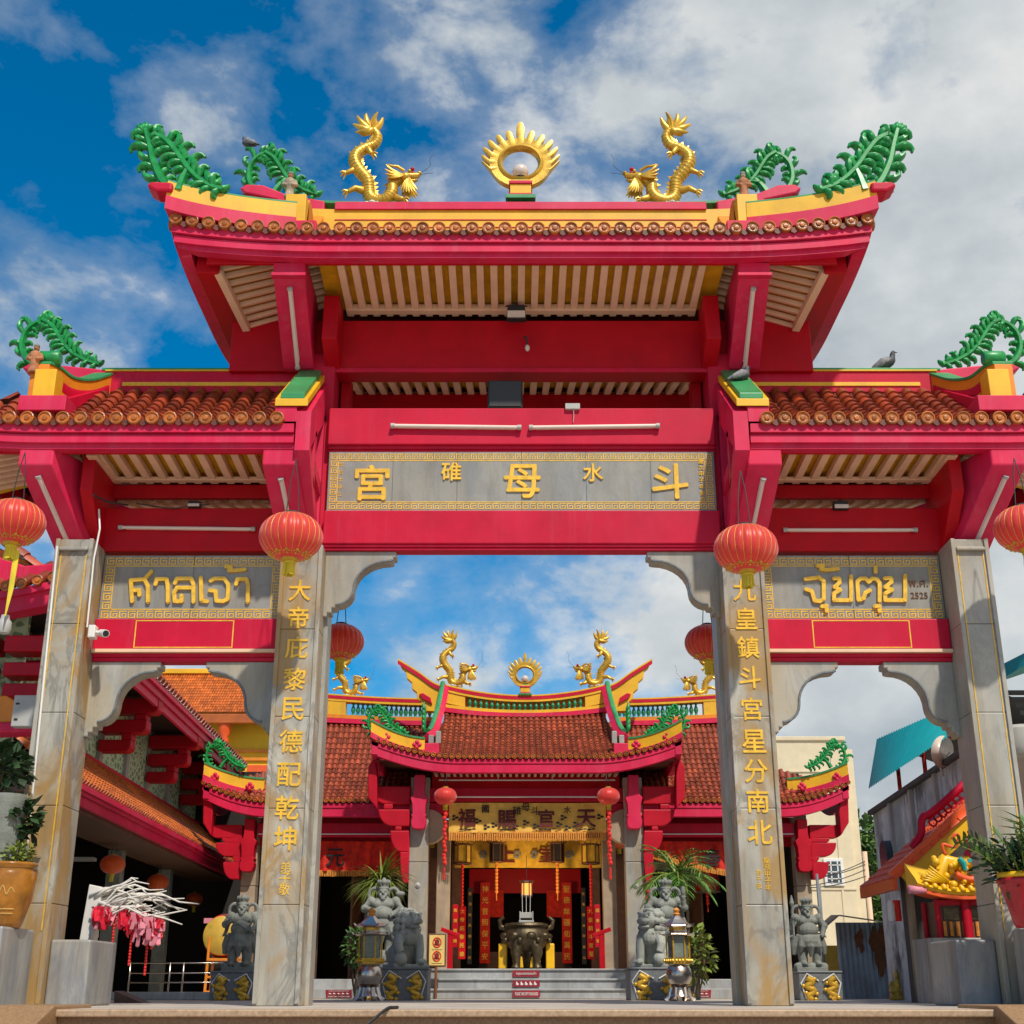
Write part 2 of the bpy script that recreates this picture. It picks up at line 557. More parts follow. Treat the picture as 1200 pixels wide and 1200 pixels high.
M['street'] = paint('pale_concrete_forecourt', (0.44, 0.40, 0.34), 0.9, var=0.2, scale=2, bump=0.3)  # unseen ground, made pale to bounce warm fill light onto the soffits
M['hill'] = paint('hill_scrub', (0.05, 0.085, 0.03), 0.95, var=0.5, scale=0.4)
M['pigeon'] = paint('pigeon_feathers', (0.055, 0.058, 0.065), 0.6, var=0.4, scale=25)
M['pigeonlt'] = paint('pale_pigeon_feathers', (0.20, 0.20, 0.21), 0.6, var=0.5, scale=30)
M['figure'] = paint('weathered_painted_clay', (0.32, 0.25, 0.17), 0.8, var=0.5, scale=14, bump=0.2)
M['figred'] = paint('weathered_red_clay', (0.40, 0.16, 0.07), 0.8, var=0.4, scale=14)
M['gbox'] = paint('grey_metal_box', (0.42, 0.41, 0.38), 0.5, var=0.1)
M['globe'] = paint('frosted_globe', (0.62, 0.52, 0.45), 0.25, var=0.15)
M['rust'] = paint('rust', (0.16, 0.06, 0.02), 0.9, var=0.4, scale=6)
M['lime'] = paint('yellow_tassel_thread', (0.68, 0.52, 0.035), 0.8, var=0.2)
M['jade'] = paint('green_glazed_baluster', (0.018, 0.22, 0.085), 0.35, var=0.25)


def lantern_mat(name, col):
    m, k, b = base_mat(name)
    n = k.n('TexNoise', i_Scale=5.0, i_Detail=4.0)
    k.put(n.inputs['Vector'], ocoords(k))
    c = k.mix(n.outputs[0], tuple(q * 0.85 for q in col), tuple(min(1, q * 1.15) for q in col))
    k.put(b.inputs['Base Color'], c)
    b.inputs['Roughness'].default_value = 0.38
    b.inputs['Sheen Weight'].default_value = 0.5
    tr = k.n('BsdfTranslucent')
    k.put(tr.inputs[0], c)
    mx = k.n('MixShader', i_0=0.38)
    k.put(mx.inputs[1], b)
    k.put(mx.inputs[2], tr)
    out = [q for q in m.node_tree.nodes if q.type == 'OUTPUT_MATERIAL'][0]
    k.put(out.inputs[0], mx)
    return m


M['lantern'] = lantern_mat('red_lantern_silk', (0.84, 0.062, 0.045))
M['lanternor'] = lantern_mat('orange_lantern_silk', (0.95, 0.15, 0.012))


def lattice_mat():
    m, k, b = base_mat('green_wave_lattice')
    w = k.n('TexWave', wave_type='BANDS', bands_direction='Y', i_Scale=2.6, i_Distortion=0.0)
    mp = coords(k)
    k.put(w.inputs['Vector'], mp)
    v = k.n('TexVoronoi', i_Scale=7.0, feature='DISTANCE_TO_EDGE')
    k.put(v.inputs['Vector'], coords(k, (1, 0.8, 1.3)))
    f = k.ramp(v.outputs[0], [(0.10, 0.0), (0.2, 1.0)])
    k.put(b.inputs['Base Color'], k.mix(f, (0.55, 0.72, 0.45), (0.20, 0.32, 0.17)))
    b.inputs['Roughness'].default_value = 0.7
    return m


M['lattice'] = lattice_mat()
M['edge'] = paint('tan_granite_edge', (0.40, 0.27, 0.165), 0.5, var=0.25, scale=30, streak=0.5, dirt=(0.16, 0.10, 0.06))
# ------------------------------------------------------------------ the ground
g = MB()
g.quad((-3000, -3000, -1.2), (3000, -3000, -1.2), (3000, 3000, -1.2), (-3000, 3000, -1.2))
struct(g.build('ground', M['street']))
g = MB()
for i in range(3):       # the steps up from the street
    g.box(-3.72, 3.95, 9.55 + 0.62 * i, 11.3, -1.2, -1.2 + 0.30 * (i + 1) - 0.02)
struct(g.build('entrance_steps', M['granite'], bevel=0.01))
g = MB()
g.box(-14, 14, 11.42, 62, -1.19, -0.06)
struct(g.build('platform', M['granite']))
g = MB()
g.box(-14, 14, 11.72, 62, -0.06, 0.0)
struct(g.build('courtyard_paving', M['floor'], bevel=0.012))

g = MB().box(-14, 14, 11.36, 11.717, -0.06, 0.0)
struct(g.build('platform_edge', M['edge'], bevel=0.012))

# ------------------------------------------------------------------ roof helpers
X0 = 0.11


def sstep(t):
    t = max(0.0, min(1.0, t))
    return t * t


def tile_cols(mb, pan, pairs, r, seg, sag=0.0, across=None, n=5):
    """barrel tiles: one row of overlapping half pipes for each (eave point, top point)"""
    prev = None
    for e, t in pairs:
        e, t = V(e), V(t)
        L = (t - e).length
        m = max(1, int(round(L / seg)))
        pts = []
        for i in range(m + 1):
            w = i / m
            pts.append(e.lerp(t, w) + V((0, 0, -sag * 4 * w * (1 - w) * min(1.0, L / 1.5))))
        for i in range(m):
            a, b = pts[i], pts[i + 1]
            d = (b - a).normalized()
            sd = across.normalized()
            u = sd.cross(d)
            if u.z < 0: u = -u
            b2 = b + d * seg * 0.12
            vs, fs = [], []
            jt = random.uniform(-0.06, 0.06) * r
            for p, rr, lift in ((a, r * 1.06, r * 0.10), (b2, r * 0.84, -r * 0.06)):
                for j in range(n + 1):
                    w = math.pi * j / n
                    vs.append(p + sd * (math.cos(w) * rr + jt) + u * (math.sin(w) * rr + lift))
            for j in range(n):
                fs.append((j, j + 1, n + 2 + j, n + 1 + j))
            fs.append(tuple(range(n + 1)))
            mb.add(vs, fs)
        if pan is not None:
            cur = pts
            if prev is not None:
                q = max(len(prev), len(cur))
                def smp(P, i):
                    w = i / (q - 1) * (len(P) - 1)
                    a = int(min(w, len(P) - 2))
                    return P[a].lerp(P[a + 1], w - a)
                for i in range(q - 1):
                    pan.quad(smp(prev, i), smp(cur, i), smp(cur, i + 1), smp(prev, i + 1))
            prev = cur


def disc(mb, c, d, r):
    """round tile end with a moulded rim, facing direction d (horizontal)"""
    s0 = len(mb.v)
    mb.lathe([(r * 0.92, 0.10), (r * 0.98, 0.0), (r, -0.02), (r * 0.84, -0.028), (r * 0.76, -0.014), (r * 0.42, -0.012), (r * 0.34, -0.026), (0.0, -0.03)],
             (0, 0, 0), 14, 'y')
    a = math.atan2(-d[0], d[1]) + math.pi
    mb.xform(Matrix.Translation(V(c)) @ Matrix.Rotation(a, 4, 'Z'), s0)


def drip_strip(es):
    """one scalloped strip of pointed drip tiles hanging between the tile ends"""
    mb = MB()
    vs = []
    for e, e2 in zip(es, es[1:]):
        for j in range(8):
            q = e.lerp(e2, j / 8)
            h = 0.012 + 0.05 * max(0.0, 1 - abs(j / 8 - 0.5) / 0.36)
            for yy, zz in ((-0.03, 0.015), (-0.03, -h), (-0.008, -h), (-0.008, 0.015)): vs.append(q + V((0, yy, zz)))
    n = len(vs) // 4
    return mb.add(vs, [(4 * i + j, 4 * i + (j + 1) % 4, 4 * i + 4 + (j + 1) % 4, 4 * i + 4 + j) for i in range(n - 1) for j in range(4)])


# ------------------------------------------------------------------ ornaments shared by gate and temple
def leaf_stroke(mb, p, ang, L, hook, r, y=0.0, thick=1.5):
    """one curled leaf in the x-z plane, starting at p in direction ang and curling by hook radians"""
    pts, rad = [], []
    x, z = p
    a = ang
    n = 7
    for i in range(n + 1):
        t = i / n
        pts.append((x, y + 0.25 * r * math.sin(t * 3), z))
        rad.append(r * (0.7, 1.0, 1.3, 1.45, 1.35, 1.1, 0.8, 0.45)[i])
        a += hook / n * (0.05 + 2.6 * t * t)
        x += math.cos(a) * L / n
        z += math.sin(a) * L / n
    mb.tube(pts, rad, 7, thick, (0, 1, 0))


def leaf_ornament(w, h, seed=1, tall=False):
    """openwork scroll of curled green leaves, root at the right (x = w), tip at the left (x = 0)"""
    rnd = random.Random(seed)
    mb = MB()
    if tall:
        s1 = [(0.44, 0.0), (0.30, 0.16), (0.17, 0.42), (0.09, 0.70), (0.02, 0.92)]
        s2 = [(1.0, 0.06), (0.84, 0.12), (0.68, 0.24), (0.54, 0.40), (0.42, 0.58), (0.28, 0.76), (0.14, 0.84)]
    else:
        s1 = [(0.34, 0.0), (0.16, 0.10), (0.05, 0.34), (0.06, 0.62), (0.17, 0.80), (0.32, 0.86)]
        s2 = [(1.0, 0.05), (0.82, 0.13), (0.66, 0.26), (0.54, 0.42), (0.45, 0.60), (0.36, 0.76), (0.24, 0.86)]
    s3 = [(0.40, 0.06), (0.47, 0.22), (0.56, 0.36)] if not tall else [(0.50, 0.02), (0.53, 0.20), (0.57, 0.36)]
    r0 = 0.042 * h
    for s, ra, rb in ((s1, 1.35, 0.75), (s2, 0.8, 1.0), (s3, 1.5, 0.7)):
        P = spline(s, 5)
        mb.tube([(x * w, 0, z * h) for x, z in P], [r0 * 1.2 * (ra + (rb - ra) * i / (len(P) - 1)) for i in range(len(P))], 7, 1.5, (0, 1, 0))
    for s, outs, n in ((s1, 1, 8), (s2, -1, 12)):
        P = spline(s, 8)
        for i in range(n):
            t = (i + 0.6) / n
            q = t * (len(P) - 1)
            a = int(min(q, len(P) - 2))
            x0, z0 = P[a]
            x1, z1 = P[a + 1]
            th = math.atan2((z1 - z0) * h, (x1 - x0) * w)
            x, z = x0 + (x1 - x0) * (q - a), z0 + (z1 - z0) * (q - a)
            for sd in (outs, -outs):
                L = h * ((0.25 if sd == outs else 0.17) if outs > 0 else (0.25 if sd == outs else 0.23)) * rnd.uniform(0.85, 1.15) * (0.8 + 0.4 * math.sin(t * math.pi))
                leaf_stroke(mb, (x * w, z * h), th + sd * rnd.uniform(0.7, 1.15), L, sd * rnd.uniform(2.4, 3.4) * (-1 if (sd == outs and i % 2 == 0) else 1),
                            r0 * (0.84 if sd == outs else 0.76), rnd.uniform(-0.025, 0.025))
    # three flames at the tip
    for a in (1.9, 1.4, 1.0) if not tall else (2.3, 1.9, 1.5):
        leaf_stroke(mb, (s1[-1][0] * w, s1[-1][1] * h - 0.04 * h), a, 0.16 * h, 0.8, r0 * 0.8)
    for i in range(3):
        leaf_stroke(mb, ((0.93 - 0.06 * i) * w, (0.05 + 0.04 * i) * h), 0.3 + 0.5 * i, 0.18 * h, 1.0, r0 * 0.8)
    return mb


def dragon_parts(name, label, group, seed=1, upright=True):
    """golden dragon, tail up, head facing +x; about 1.0 m wide and 1.4 m high"""
    k = 0.00142
    X = lambda x: (x - 600) * k
    Z = lambda z: (1050 - z) * k
    t = thing(name, label, 'dragon statue', (0, 0, 0), group)
    sp_ = [(545, 215, 34), (590, 290, 46), (560, 375, 50), (480, 430, 56), (405, 510, 62), (395, 600, 66), (445, 690, 66), (515, 775, 66), (530, 870, 68),
           (545, 950, 66), (615, 1000, 62), (700, 985, 60), (745, 920, 58), (745, 840, 58), (785, 770, 56), (850, 735, 48)]
    P = spline(sp_, 6)
    b = MB()
    b.tube([(X(x), 0.03 * math.sin(i * 0.16), Z(z)) for i, (x, z, r) in enumerate(P)], [r * k * 0.9 for x, z, r in P], 14)
    # spine fins
    for i in range(3, len(P) - 8, 3):
        x, z, r = P[i]
        x2, z2, _ = P[i + 1]
        d = V((x2 - x, 0, -(z2 - z))).normalized()
        nrm = V((-d.z, 0, d.x))
        if i < 40: nrm = V((-d.z, 0, d.x)) if i > 26 else V((d.z, 0, -d.x))
        c = V((X(x), 0, Z(z)))
        a = c + nrm * r * k * 0.8
        b.add([a - d * 0.028 + V((0, 0.012, 0)), a + d * 0.028 + V((0, 0.012, 0)), a + nrm * 0.055 - d * 0.02, a - d * 0.028 - V((0, 0.012, 0)), a + d * 0.028 - V((0, 0.012, 0))],
              [(0, 1, 2), (3, 2, 4), (0, 2, 3), (1, 4, 2), (0, 3, 4, 1)])
    # belly rings as raised bands
    for i in range(2, len(P) - 3, 2):
        x, z, r = P[i]
        x2, z2, _ = P[i + 1]
        d = V((x2 - x, 0, -(z2 - z))).normalized()
        c = V((X(x), 0.03 * math.sin(i * 0.16), Z(z)))
        b.tube([c - d * 0.008, c + d * 0.008], r * k * 0.945, 14)
    b.build('body', M['gold'], t, auto=50)
    f = MB()
    for a, L in ((205, 150), (178, 190), (152, 210), (128, 190), (96, 200), (62, 160), (35, 170), (225, 110)):
        a = R(a)
        p0 = (535, 235)
        pts, rad = [], []
        for i in range(7):
            u = i / 6
            aa = a + 0.35 * (1 if a > R(95) else -1) * -u
            pts.append((X(p0[0] + math.cos(aa) * L * u), 0.02 * math.sin(u * 3 + a), Z(p0[1] - math.sin(aa) * L * u)))
            rad.append(k * (20 * (1 - u) + 7 + 10 * math.sin(u * math.pi)))
        f.tube(pts, rad, 6, 1.2)
    f.build('tail_fan', M['gold'], t, auto=60)
    for (ax, az), mid, (bx_, bz), y in (((470, 885), (410, 890), (350, 925), -0.06), ((420, 690), (385, 690), (325, 720), -0.05),
                                       ((500, 440), (520, 480), (545, 520), -0.06), ((770, 960), (810, 1005), (850, 1010), -0.07)):
        l = MB()
        l.tube([(X(ax), 0, Z(az)), (X(mid[0]), y, Z(mid[1])), (X(bx_), y, Z(bz))], [0.055, 0.042, 0.03], 8)
        dirx = 1 if bx_ > ax else -1
        for q in (-0.9, -0.2, 0.5):
            aa = (0 if dirx > 0 else math.pi) - dirx * (0.7 + q * 0.8)
            l.tube([(X(bx_), y, Z(bz)), (X(bx_) + math.cos(aa) * 0.05, y + q * 0.02, Z(bz) + math.sin(aa) * 0.05 + 0.01), (X(bx_) + math.cos(aa) * 0.085, y + q * 0.03, Z(bz) + math.sin(aa) * 0.085 - 0.015)],
                   [0.02, 0.018, 0.006], 6)
        l.build('leg', M['gold'], t, auto=60)
    h = MB()   # skull, muzzle, lower jaw, brow, horns
    h.ball((X(860), 0, Z(750)), (0.085, 0.075, 0.07), 12, 8)
    h.tube([(X(860), 0, Z(735)), (X(930), 0, Z(735)), (X(985), 0, Z(722))], [0.062, 0.05, 0.034], 8)
    h.tube([(X(850), 0, Z(775)), (X(910), 0, Z(790)), (X(965), 0, Z(775))], [0.045, 0.036, 0.022], 8)
    h.ball((X(985), 0, Z(705)), (0.034, 0.045, 0.028), 8, 6)
    for y in (-0.05, 0.05):
        h.ball((X(900), y, Z(700)), 0.024, 8, 6)
        h.tube([(X(850), y, Z(700)), (X(790), y * 1.6, Z(668)), (X(740), y * 2.0, Z(672)), (X(700), y * 2.0, Z(650))], [0.022, 0.02, 0.016, 0.006], 7)
        for j in range(4):
            h.tube([(X(925 + 15 * j), y * 0.8, Z(752)), (X(930 + 15 * j), y * 0.8, Z(772))], [0.009, 0.002], 5)
    hd = h.build('head', M['gold'], t, auto=60)
    e = MB()
    e.ball((X(925), -0.045, Z(680)), 0.028, 10, 8)
    e.ball((X(925), 0.045, Z(680)), 0.028, 10, 8)
    e.build('eye', M['brightred'], hd, smooth=True)
    mn = MB()
    for j in range(8):
        a = R(168 + 8 * j)
        L = 190 - 6 * j
        for y in (-0.055, 0.055) if j % 2 else (-0.03, 0.03):
            pts, rad = [], []
            for i in range(6):
                u = i / 5
                aa = a - 0.45 * u
                pts.append((X(845 + math.cos(aa) * L * u), y * (1 + u), Z(750 - math.sin(aa) * L * u)))
                rad.append(k * (9 + 15 * math.sin(math.pi * min(1, u + 0.12))) * (1 if u < 0.99 else 0.4))
            mn.tube(pts, rad, 6, 0.8)
    for j in range(7):
        a = R(230 + 9 * j)
        for y in (-0.04, 0.03):
            pts, rad = [], []
            for i in range(6):
                u = i / 5
                aa = a + 0.28 * u
                L = 165 + 8 * (j % 2)
                pts.append((X(895 + math.cos(aa) * L * u), y * (1 + u), Z(775 - math.sin(aa) * L * u)))
                rad.append(k * (10 + 12 * math.sin(math.pi * min(1, u + 0.1))) * (1 if u < 0.99 else 0.4))
            mn.tube(pts, rad, 6, 0.8)
    mn.build('mane', M['gold'], hd, auto=60)
    wh = MB()
    wh.tube([(X(x), y * 0.01, Z(z)) for y, (x, z) in enumerate(spline([(985, 700), (1040, 640), (1080, 560), (1070, 480), (1095, 400)], 5))], 0.0035, 5)
    wh.tube([(X(985), 0, Z(715)), (X(1110), -0.03, Z(712))], 0.003, 5)
    wh.build('whisker', M['wire'], hd)
    c = MB()   # cloud the dragon stands on
    for i in range(9):
        c.ball((X(520 + 25 * i), random.uniform(-0.05, 0.05), Z(1040 + 6 * (i % 2))), (0.045, 0.06, 0.03), 8, 6)
    c.build('cloud_base', M['cloudpaint'], t, smooth=True)
    return t


M['cloudpaint'] = paint('pale_blue_cloud_paint', (0.52, 0.60, 0.60), 0.6, var=0.2)


def flame_pearl(name, label, W_, Hh, base=True, n_fl=13):
    """ring of golden flames round a globe lamp, standing on a small painted block; local base at z = 0"""
    t = thing(name, label, 'roof ornament', (0, 0, 0))
    hb = 0.40 * Hh / 1.31
    k = Hh / 1.31
    cz = 0.62 * k
    ri, ro = 0.225 * k, 0.40 * k
    mb = MB()
    n = 360
    fl = []
    for i in range(n):
        a = 2 * math.pi * i / n
        deg = math.degrees(a) % 360
        u = 0.0
        span = 235
        rel = (deg - (90 - span / 2)) % 360
        if rel < span:
            ph = rel / span * n_fl
            d = abs(ph - math.floor(ph) - 0.5)
            u = math.sqrt(max(0.0, 1 - (d / 0.37) ** 2))
            ctr = abs((math.floor(ph) + 0.5) / n_fl - 0.5)
            u *= (1.25 if ctr < 0.03 else 0.72 if ctr < 0.2 else 0.78 if ctr < 0.44 else 0.95)
        fl.append(u)
    rings = []
    for i in range(n):
        a = 2 * math.pi * i / n
        ca, sa = math.cos(a), math.sin(a)
        squash = 0.93
        b_ = V((ca * ro, 0, sa * ro * squash))
        up = V((ca * 0.62, 0, 0.72)) if abs(ca) > 0.15 else V((ca, 0, 1))
        tip = b_ + up.normalized() * fl[i] * 0.215 * k
        low = max(0.0, -sa)
        inner = V((ca * ri * 1.02, 0, sa * ri * squash))
        rings.append((inner, inner.lerp(b_, 0.18), inner.lerp(b_, 0.32), inner.lerp(b_, 0.42), b_, tip))
    prof = [(0, -0.030), (1, -0.075), (2, -0.065), (3, -0.045), (4, -0.05), (5, -0.024), (5, 0.024), (4, 0.05), (1, 0.07), (0, 0.03)]
    vs, fs = [], []
    m = len(prof)
    for rg in rings:
        for idx, y in prof:
            q = rg[idx]
            vs.append((q.x, y * k, cz + q.z))
    for i in range(n):
        i2 = (i + 1) % n
        for j in range(m):
            j2 = (j + 1) % m
            fs.append((i * m + j, i2 * m + j, i2 * m + j2, i * m + j2))
    mb.add(vs, fs)
    mb.build('flame_ring', M['gold'], t, auto=40)
    b = MB()
    b.box(-0.135 * k, 0.135 * k, -0.14 * k, 0.14 * k, 0.085 * k, 0.225 * k)
    b.box(-0.125 * k, 0.125 * k, -0.13 * k, 0.13 * k, 0.265 * k, 0.30 * k)
    b.build('block', M['yellow'], t, bevel=0.006)
    b = MB()
    b.box(-0.15 * k, 0.15 * k, -0.16 * k, 0.16 * k, 0.225 * k, 0.265 * k)
    b.box(-0.15 * k, 0.15 * k, -0.15 * k, 0.15 * k, 0.055 * k, 0.085 * k)
    b.build('moulding', M['pink'], t, bevel=0.005)
    b = MB()
    b.box(-0.19 * k, 0.19 * k, -0.17 * k, 0.17 * k, 0.0, 0.055 * k)
    b.box(-0.08 * k, 0.08 * k, -0.1 * k, 0.1 * k, 0.30 * k, 0.325 * k)
    b.build('green_plinth', M['greencap'], t, bevel=0.005)
    b = MB()
    b.lathe([(0.035 * k, 0.325 * k), (0.04 * k, 0.36 * k), (0.065 * k, 0.41 * k), (0.065 * k, 0.43 * k)], (0, 0, 0), 16)
    b.build('lamp_holder', M['black'], t, auto=40)
    b = MB()
    b.ball((0, 0, 0.50 * k), 0.105 * k, 20, 14)
    b.build('lamp_globe', M['globe'], t, smooth=True)
    return t


# ------------------------------------------------------------------ the gate
GATE = thing('temple_gate', 'big red ceremonial gate with tiled tiers, grey marble pillars and golden writing', 'gate', (X0, 14.2, 0), world=True)


def gx(dx): return X0 + dx


def eave_path_rect(dx0, dx1, y0, y1, z, lift, ends=(True, True), rear=True, k0=0.55, n=14):
    """eave line round a roof (front, sides, rear) with lifted corners; returns path of (pos, out)"""
    mid = (y0 + y1) / 2
    P = []
    cx_ = 0.0

    def lf(x, y):
        half = max(abs(dx0), abs(dx1))
        tx = abs(x - (0 if dx0 < 0 < dx1 else 0)) / half
        return lift * sstep((tx - k0) / (1 - k0)) * (0.35 + 0.65 * sstep((abs(y - mid) / ((y1 - y0) / 2) - 0.3) / 0.7))
    for i in range(n * 2 + 1):
        x = dx0 + (dx1 - dx0) * i / (n * 2)
        ox = (-1 if i == 0 and ends[0] else 1 if i == n * 2 and ends[1] else 0)
        P.append((V((gx(x), y0, z + lf(x, y0))), V((ox, -1, 0))))
    if ends[1]:
        for i in range(1, n):
            y = y0 + (y1 - y0) * i / n
            P.append((V((gx(dx1), y, z + lf(dx1, y))), V((1, 0, 0))))
    if rear:
        for i in range(n * 2 + 1):
            x = dx1 + (dx0 - dx1) * i / (n * 2)
            ox = (1 if i == 0 and ends[1] else -1 if i == n * 2 and ends[0] else 0)
            P.append((V((gx(x), y1, z + lf(x, y1))), V((ox, 1, 0))))
    if ends[0]:
        for i in range(1, n):
            y = y1 + (y0 - y1) * i / n
            P.append((V((gx(dx0), y, z + lf(dx0, y))), V((-1, 0, 0))))
    return P


FASC = [(0.0, 0.0), (0.0, -0.10), (-0.055, -0.105), (-0.055, -0.115), (-0.03, -0.12), (-0.03, -0.21), (-0.07, -0.215), (-0.07, -0.27), (-0.2, -0.27), (-0.2, -0.0)]

# --- upper roof
ZE, HW, RW, YF, YB, YM = 8.20, 3.98, 2.62, 12.74, 15.86, 14.3


def up_lift(dx): return 0.13 * sstep((abs(dx) / HW - 0.55) / 0.45)


t_, pan = MB(), MB()
pairs_f, pairs_b = [], []
nc = 43
for i in range(nc):
    dx = -HW + 0.05 + (2 * HW - 0.1) * i / (nc - 1)
    tt = 1.0 if abs(dx) < RW else max(0.04, (HW - abs(dx)) / (HW - RW))
    for y, lst in ((YF, pairs_f), (YB, pairs_b)):
        e = V((gx(dx), y, ZE + 0.02 + up_lift(dx)))
        top = V((gx(dx), YM, 9.06 + up_lift(dx) * 1.6))
        lst.append((e, e.lerp(top, tt)))
tile_cols(t_, pan, pairs_f, 0.078, 0.24, 0.05, V((1, 0, 0)))
tile_cols(t_, pan, pairs_b, 0.078, 0.24, 0.05, V((-1, 0, 0)))
for sgn in (-1, 1):
    prs = []
    for i in range(17):
        y = YF + 0.05 + (YB - YF - 0.1) * i / 16
        tt = 1 - abs(y - YM) / (YB - YM)
        e = V((gx(sgn * HW), y, ZE + 0.02 + 0.13))
        top = V((gx(sgn * RW), y, 9.0))
        prs.append((e, e.lerp(top, max(0.03, min(1, tt)))))
    tile_cols(t_, pan, prs, 0.078, 0.24, 0.03, V((0, sgn, 0)))
UP = t_.build('upper_roof', M['tile'], GATE, auto=50)
pan.build('tile_bed', M['tilepan'], UP)
d_ = MB()
for e, tt in pairs_f: disc(d_, e + V((0, -0.03, 0.035)), (0, -1, 0), 0.075)
for e, tt in pairs_b: disc(d_, e + V((0, 0.03, 0.035)), (0, 1, 0), 0.075)
for sgn in (-1, 1):
    for i in range(17):
        y = YF + 0.1 + (YB - YF - 0.2) * i / 16
        disc(d_, (gx(sgn * (HW + 0.03)), y, ZE + 0.175), (sgn, 0, 0), 0.07)
d_.build('tile_end_row', M['tdisc'], UP, auto=40)
drip_strip([e for e, _ in pairs_f]).build('drip_edge', M['tilepan'], UP)
ring = eave_path_rect(-HW, HW, YF, YB, ZE, 0.13)
f_ = MB().loft(ring, FASC, closed=True)
f_.build('eave_fascia', M['pink'], UP)
# heavy beam inside each side eave
b_ = MB()
for sgn in (-1, 1):
    b_.beam((gx(sgn * 3.62), YF + 0.33, ZE - 0.13), (gx(sgn * 3.62), YB - 0.33, ZE - 0.13), 0.26, 0.36)
b_.box(gx(-3.6), gx(3.6), YF + 0.19, YF + 0.24, ZE - 0.275, ZE - 0.05)
b_.box(gx(-3.6), gx(3.6), YB - 0.36, YB - 0.30, ZE - 0.62, ZE - 0.05)
b_.build('eave_beam', M['darkred'], UP, bevel=0.012)
# front soffit: ochre boards over cream rafters
b_ = MB()
b_.quad((gx(-2.35), 12.98, 8.06), (gx(2.35), 12.98, 8.06), (gx(2.35), 14.1, 7.98), (gx(-2.35), 14.1, 7.98))
b_.quad((gx(-2.5), 14.3, 7.24), (gx(2.5), 14.3, 7.24), (gx(2.5), 15.6, 7.58), (gx(-2.5), 15.6, 7.58))
for sgn in (-1, 1):
    b_.quad((gx(sgn * 3.6), 12.98, 8.08), (gx(sgn * 2.3), 12.98, 8.40), (gx(sgn * 2.3), 14.2, 8.13), (gx(sgn * 3.42), 14.2, 7.78))
b_.build('soffit_boards', M['board'], UP)
b_ = MB()
for i in range(27):
    dx = -2.08 + 4.16 * i / 26
    b_.beam((gx(dx), 12.98, 8.0), (gx(dx), 14.08, 7.92), 0.082, 0.09)
    b_.beam((gx(dx), 14.35, 7.18), (gx(dx), 15.55, 7.50), 0.082, 0.08)
b_.box(gx(-2.12), gx(2.12), 13.92, 14.03, 7.875, 7.96)
b_.box(gx(-2.12), gx(2.12), 15.35, 15.5, 7.38, 7.47)
for sgn in (-1, 1):
    for i in range(9):
        y = 13.16 + 0.84 * i / 8
        q = i / 8
        b_.beam((gx(sgn * (3.50 - 0.17 * q)), y, 7.99 - 0.30 * q), (gx(sgn * 2.35), y, 8.27 - 0.27 * q), 0.044, 0.06)
    b_.beam((gx(sgn * 3.5), 13.11, 7.93), (gx(sgn * 3.32), 14.0, 7.66), 0.09, 0.08)
b_.build('rafters', M['rafter'], UP, bevel=0.004)
# ridge wall, with tips that sweep up
def ridge_prof(w, z0, z1): return [(w, z0), (w, z1), (-w, z1), (-w, z0)]


def ridge_run(name, mat, parent, x0, x1, w, z0, z1, tip=0.0, y=YM, k0=0.6, n=24, bevel=0.006):
    half = max(abs(x0), abs(x1))
    path = []
    for i in range(n + 1):
        x = x0 + (x1 - x0) * i / n
        path.append((V((gx(x), y, tip * sstep((abs(x) / half - k0) / (1 - k0)))), V((0, -1, 0))))
    mb = MB().loft(path, ridge_prof(w, z0, z1))
    return mb.build(name, mat, parent, bevel=bevel)


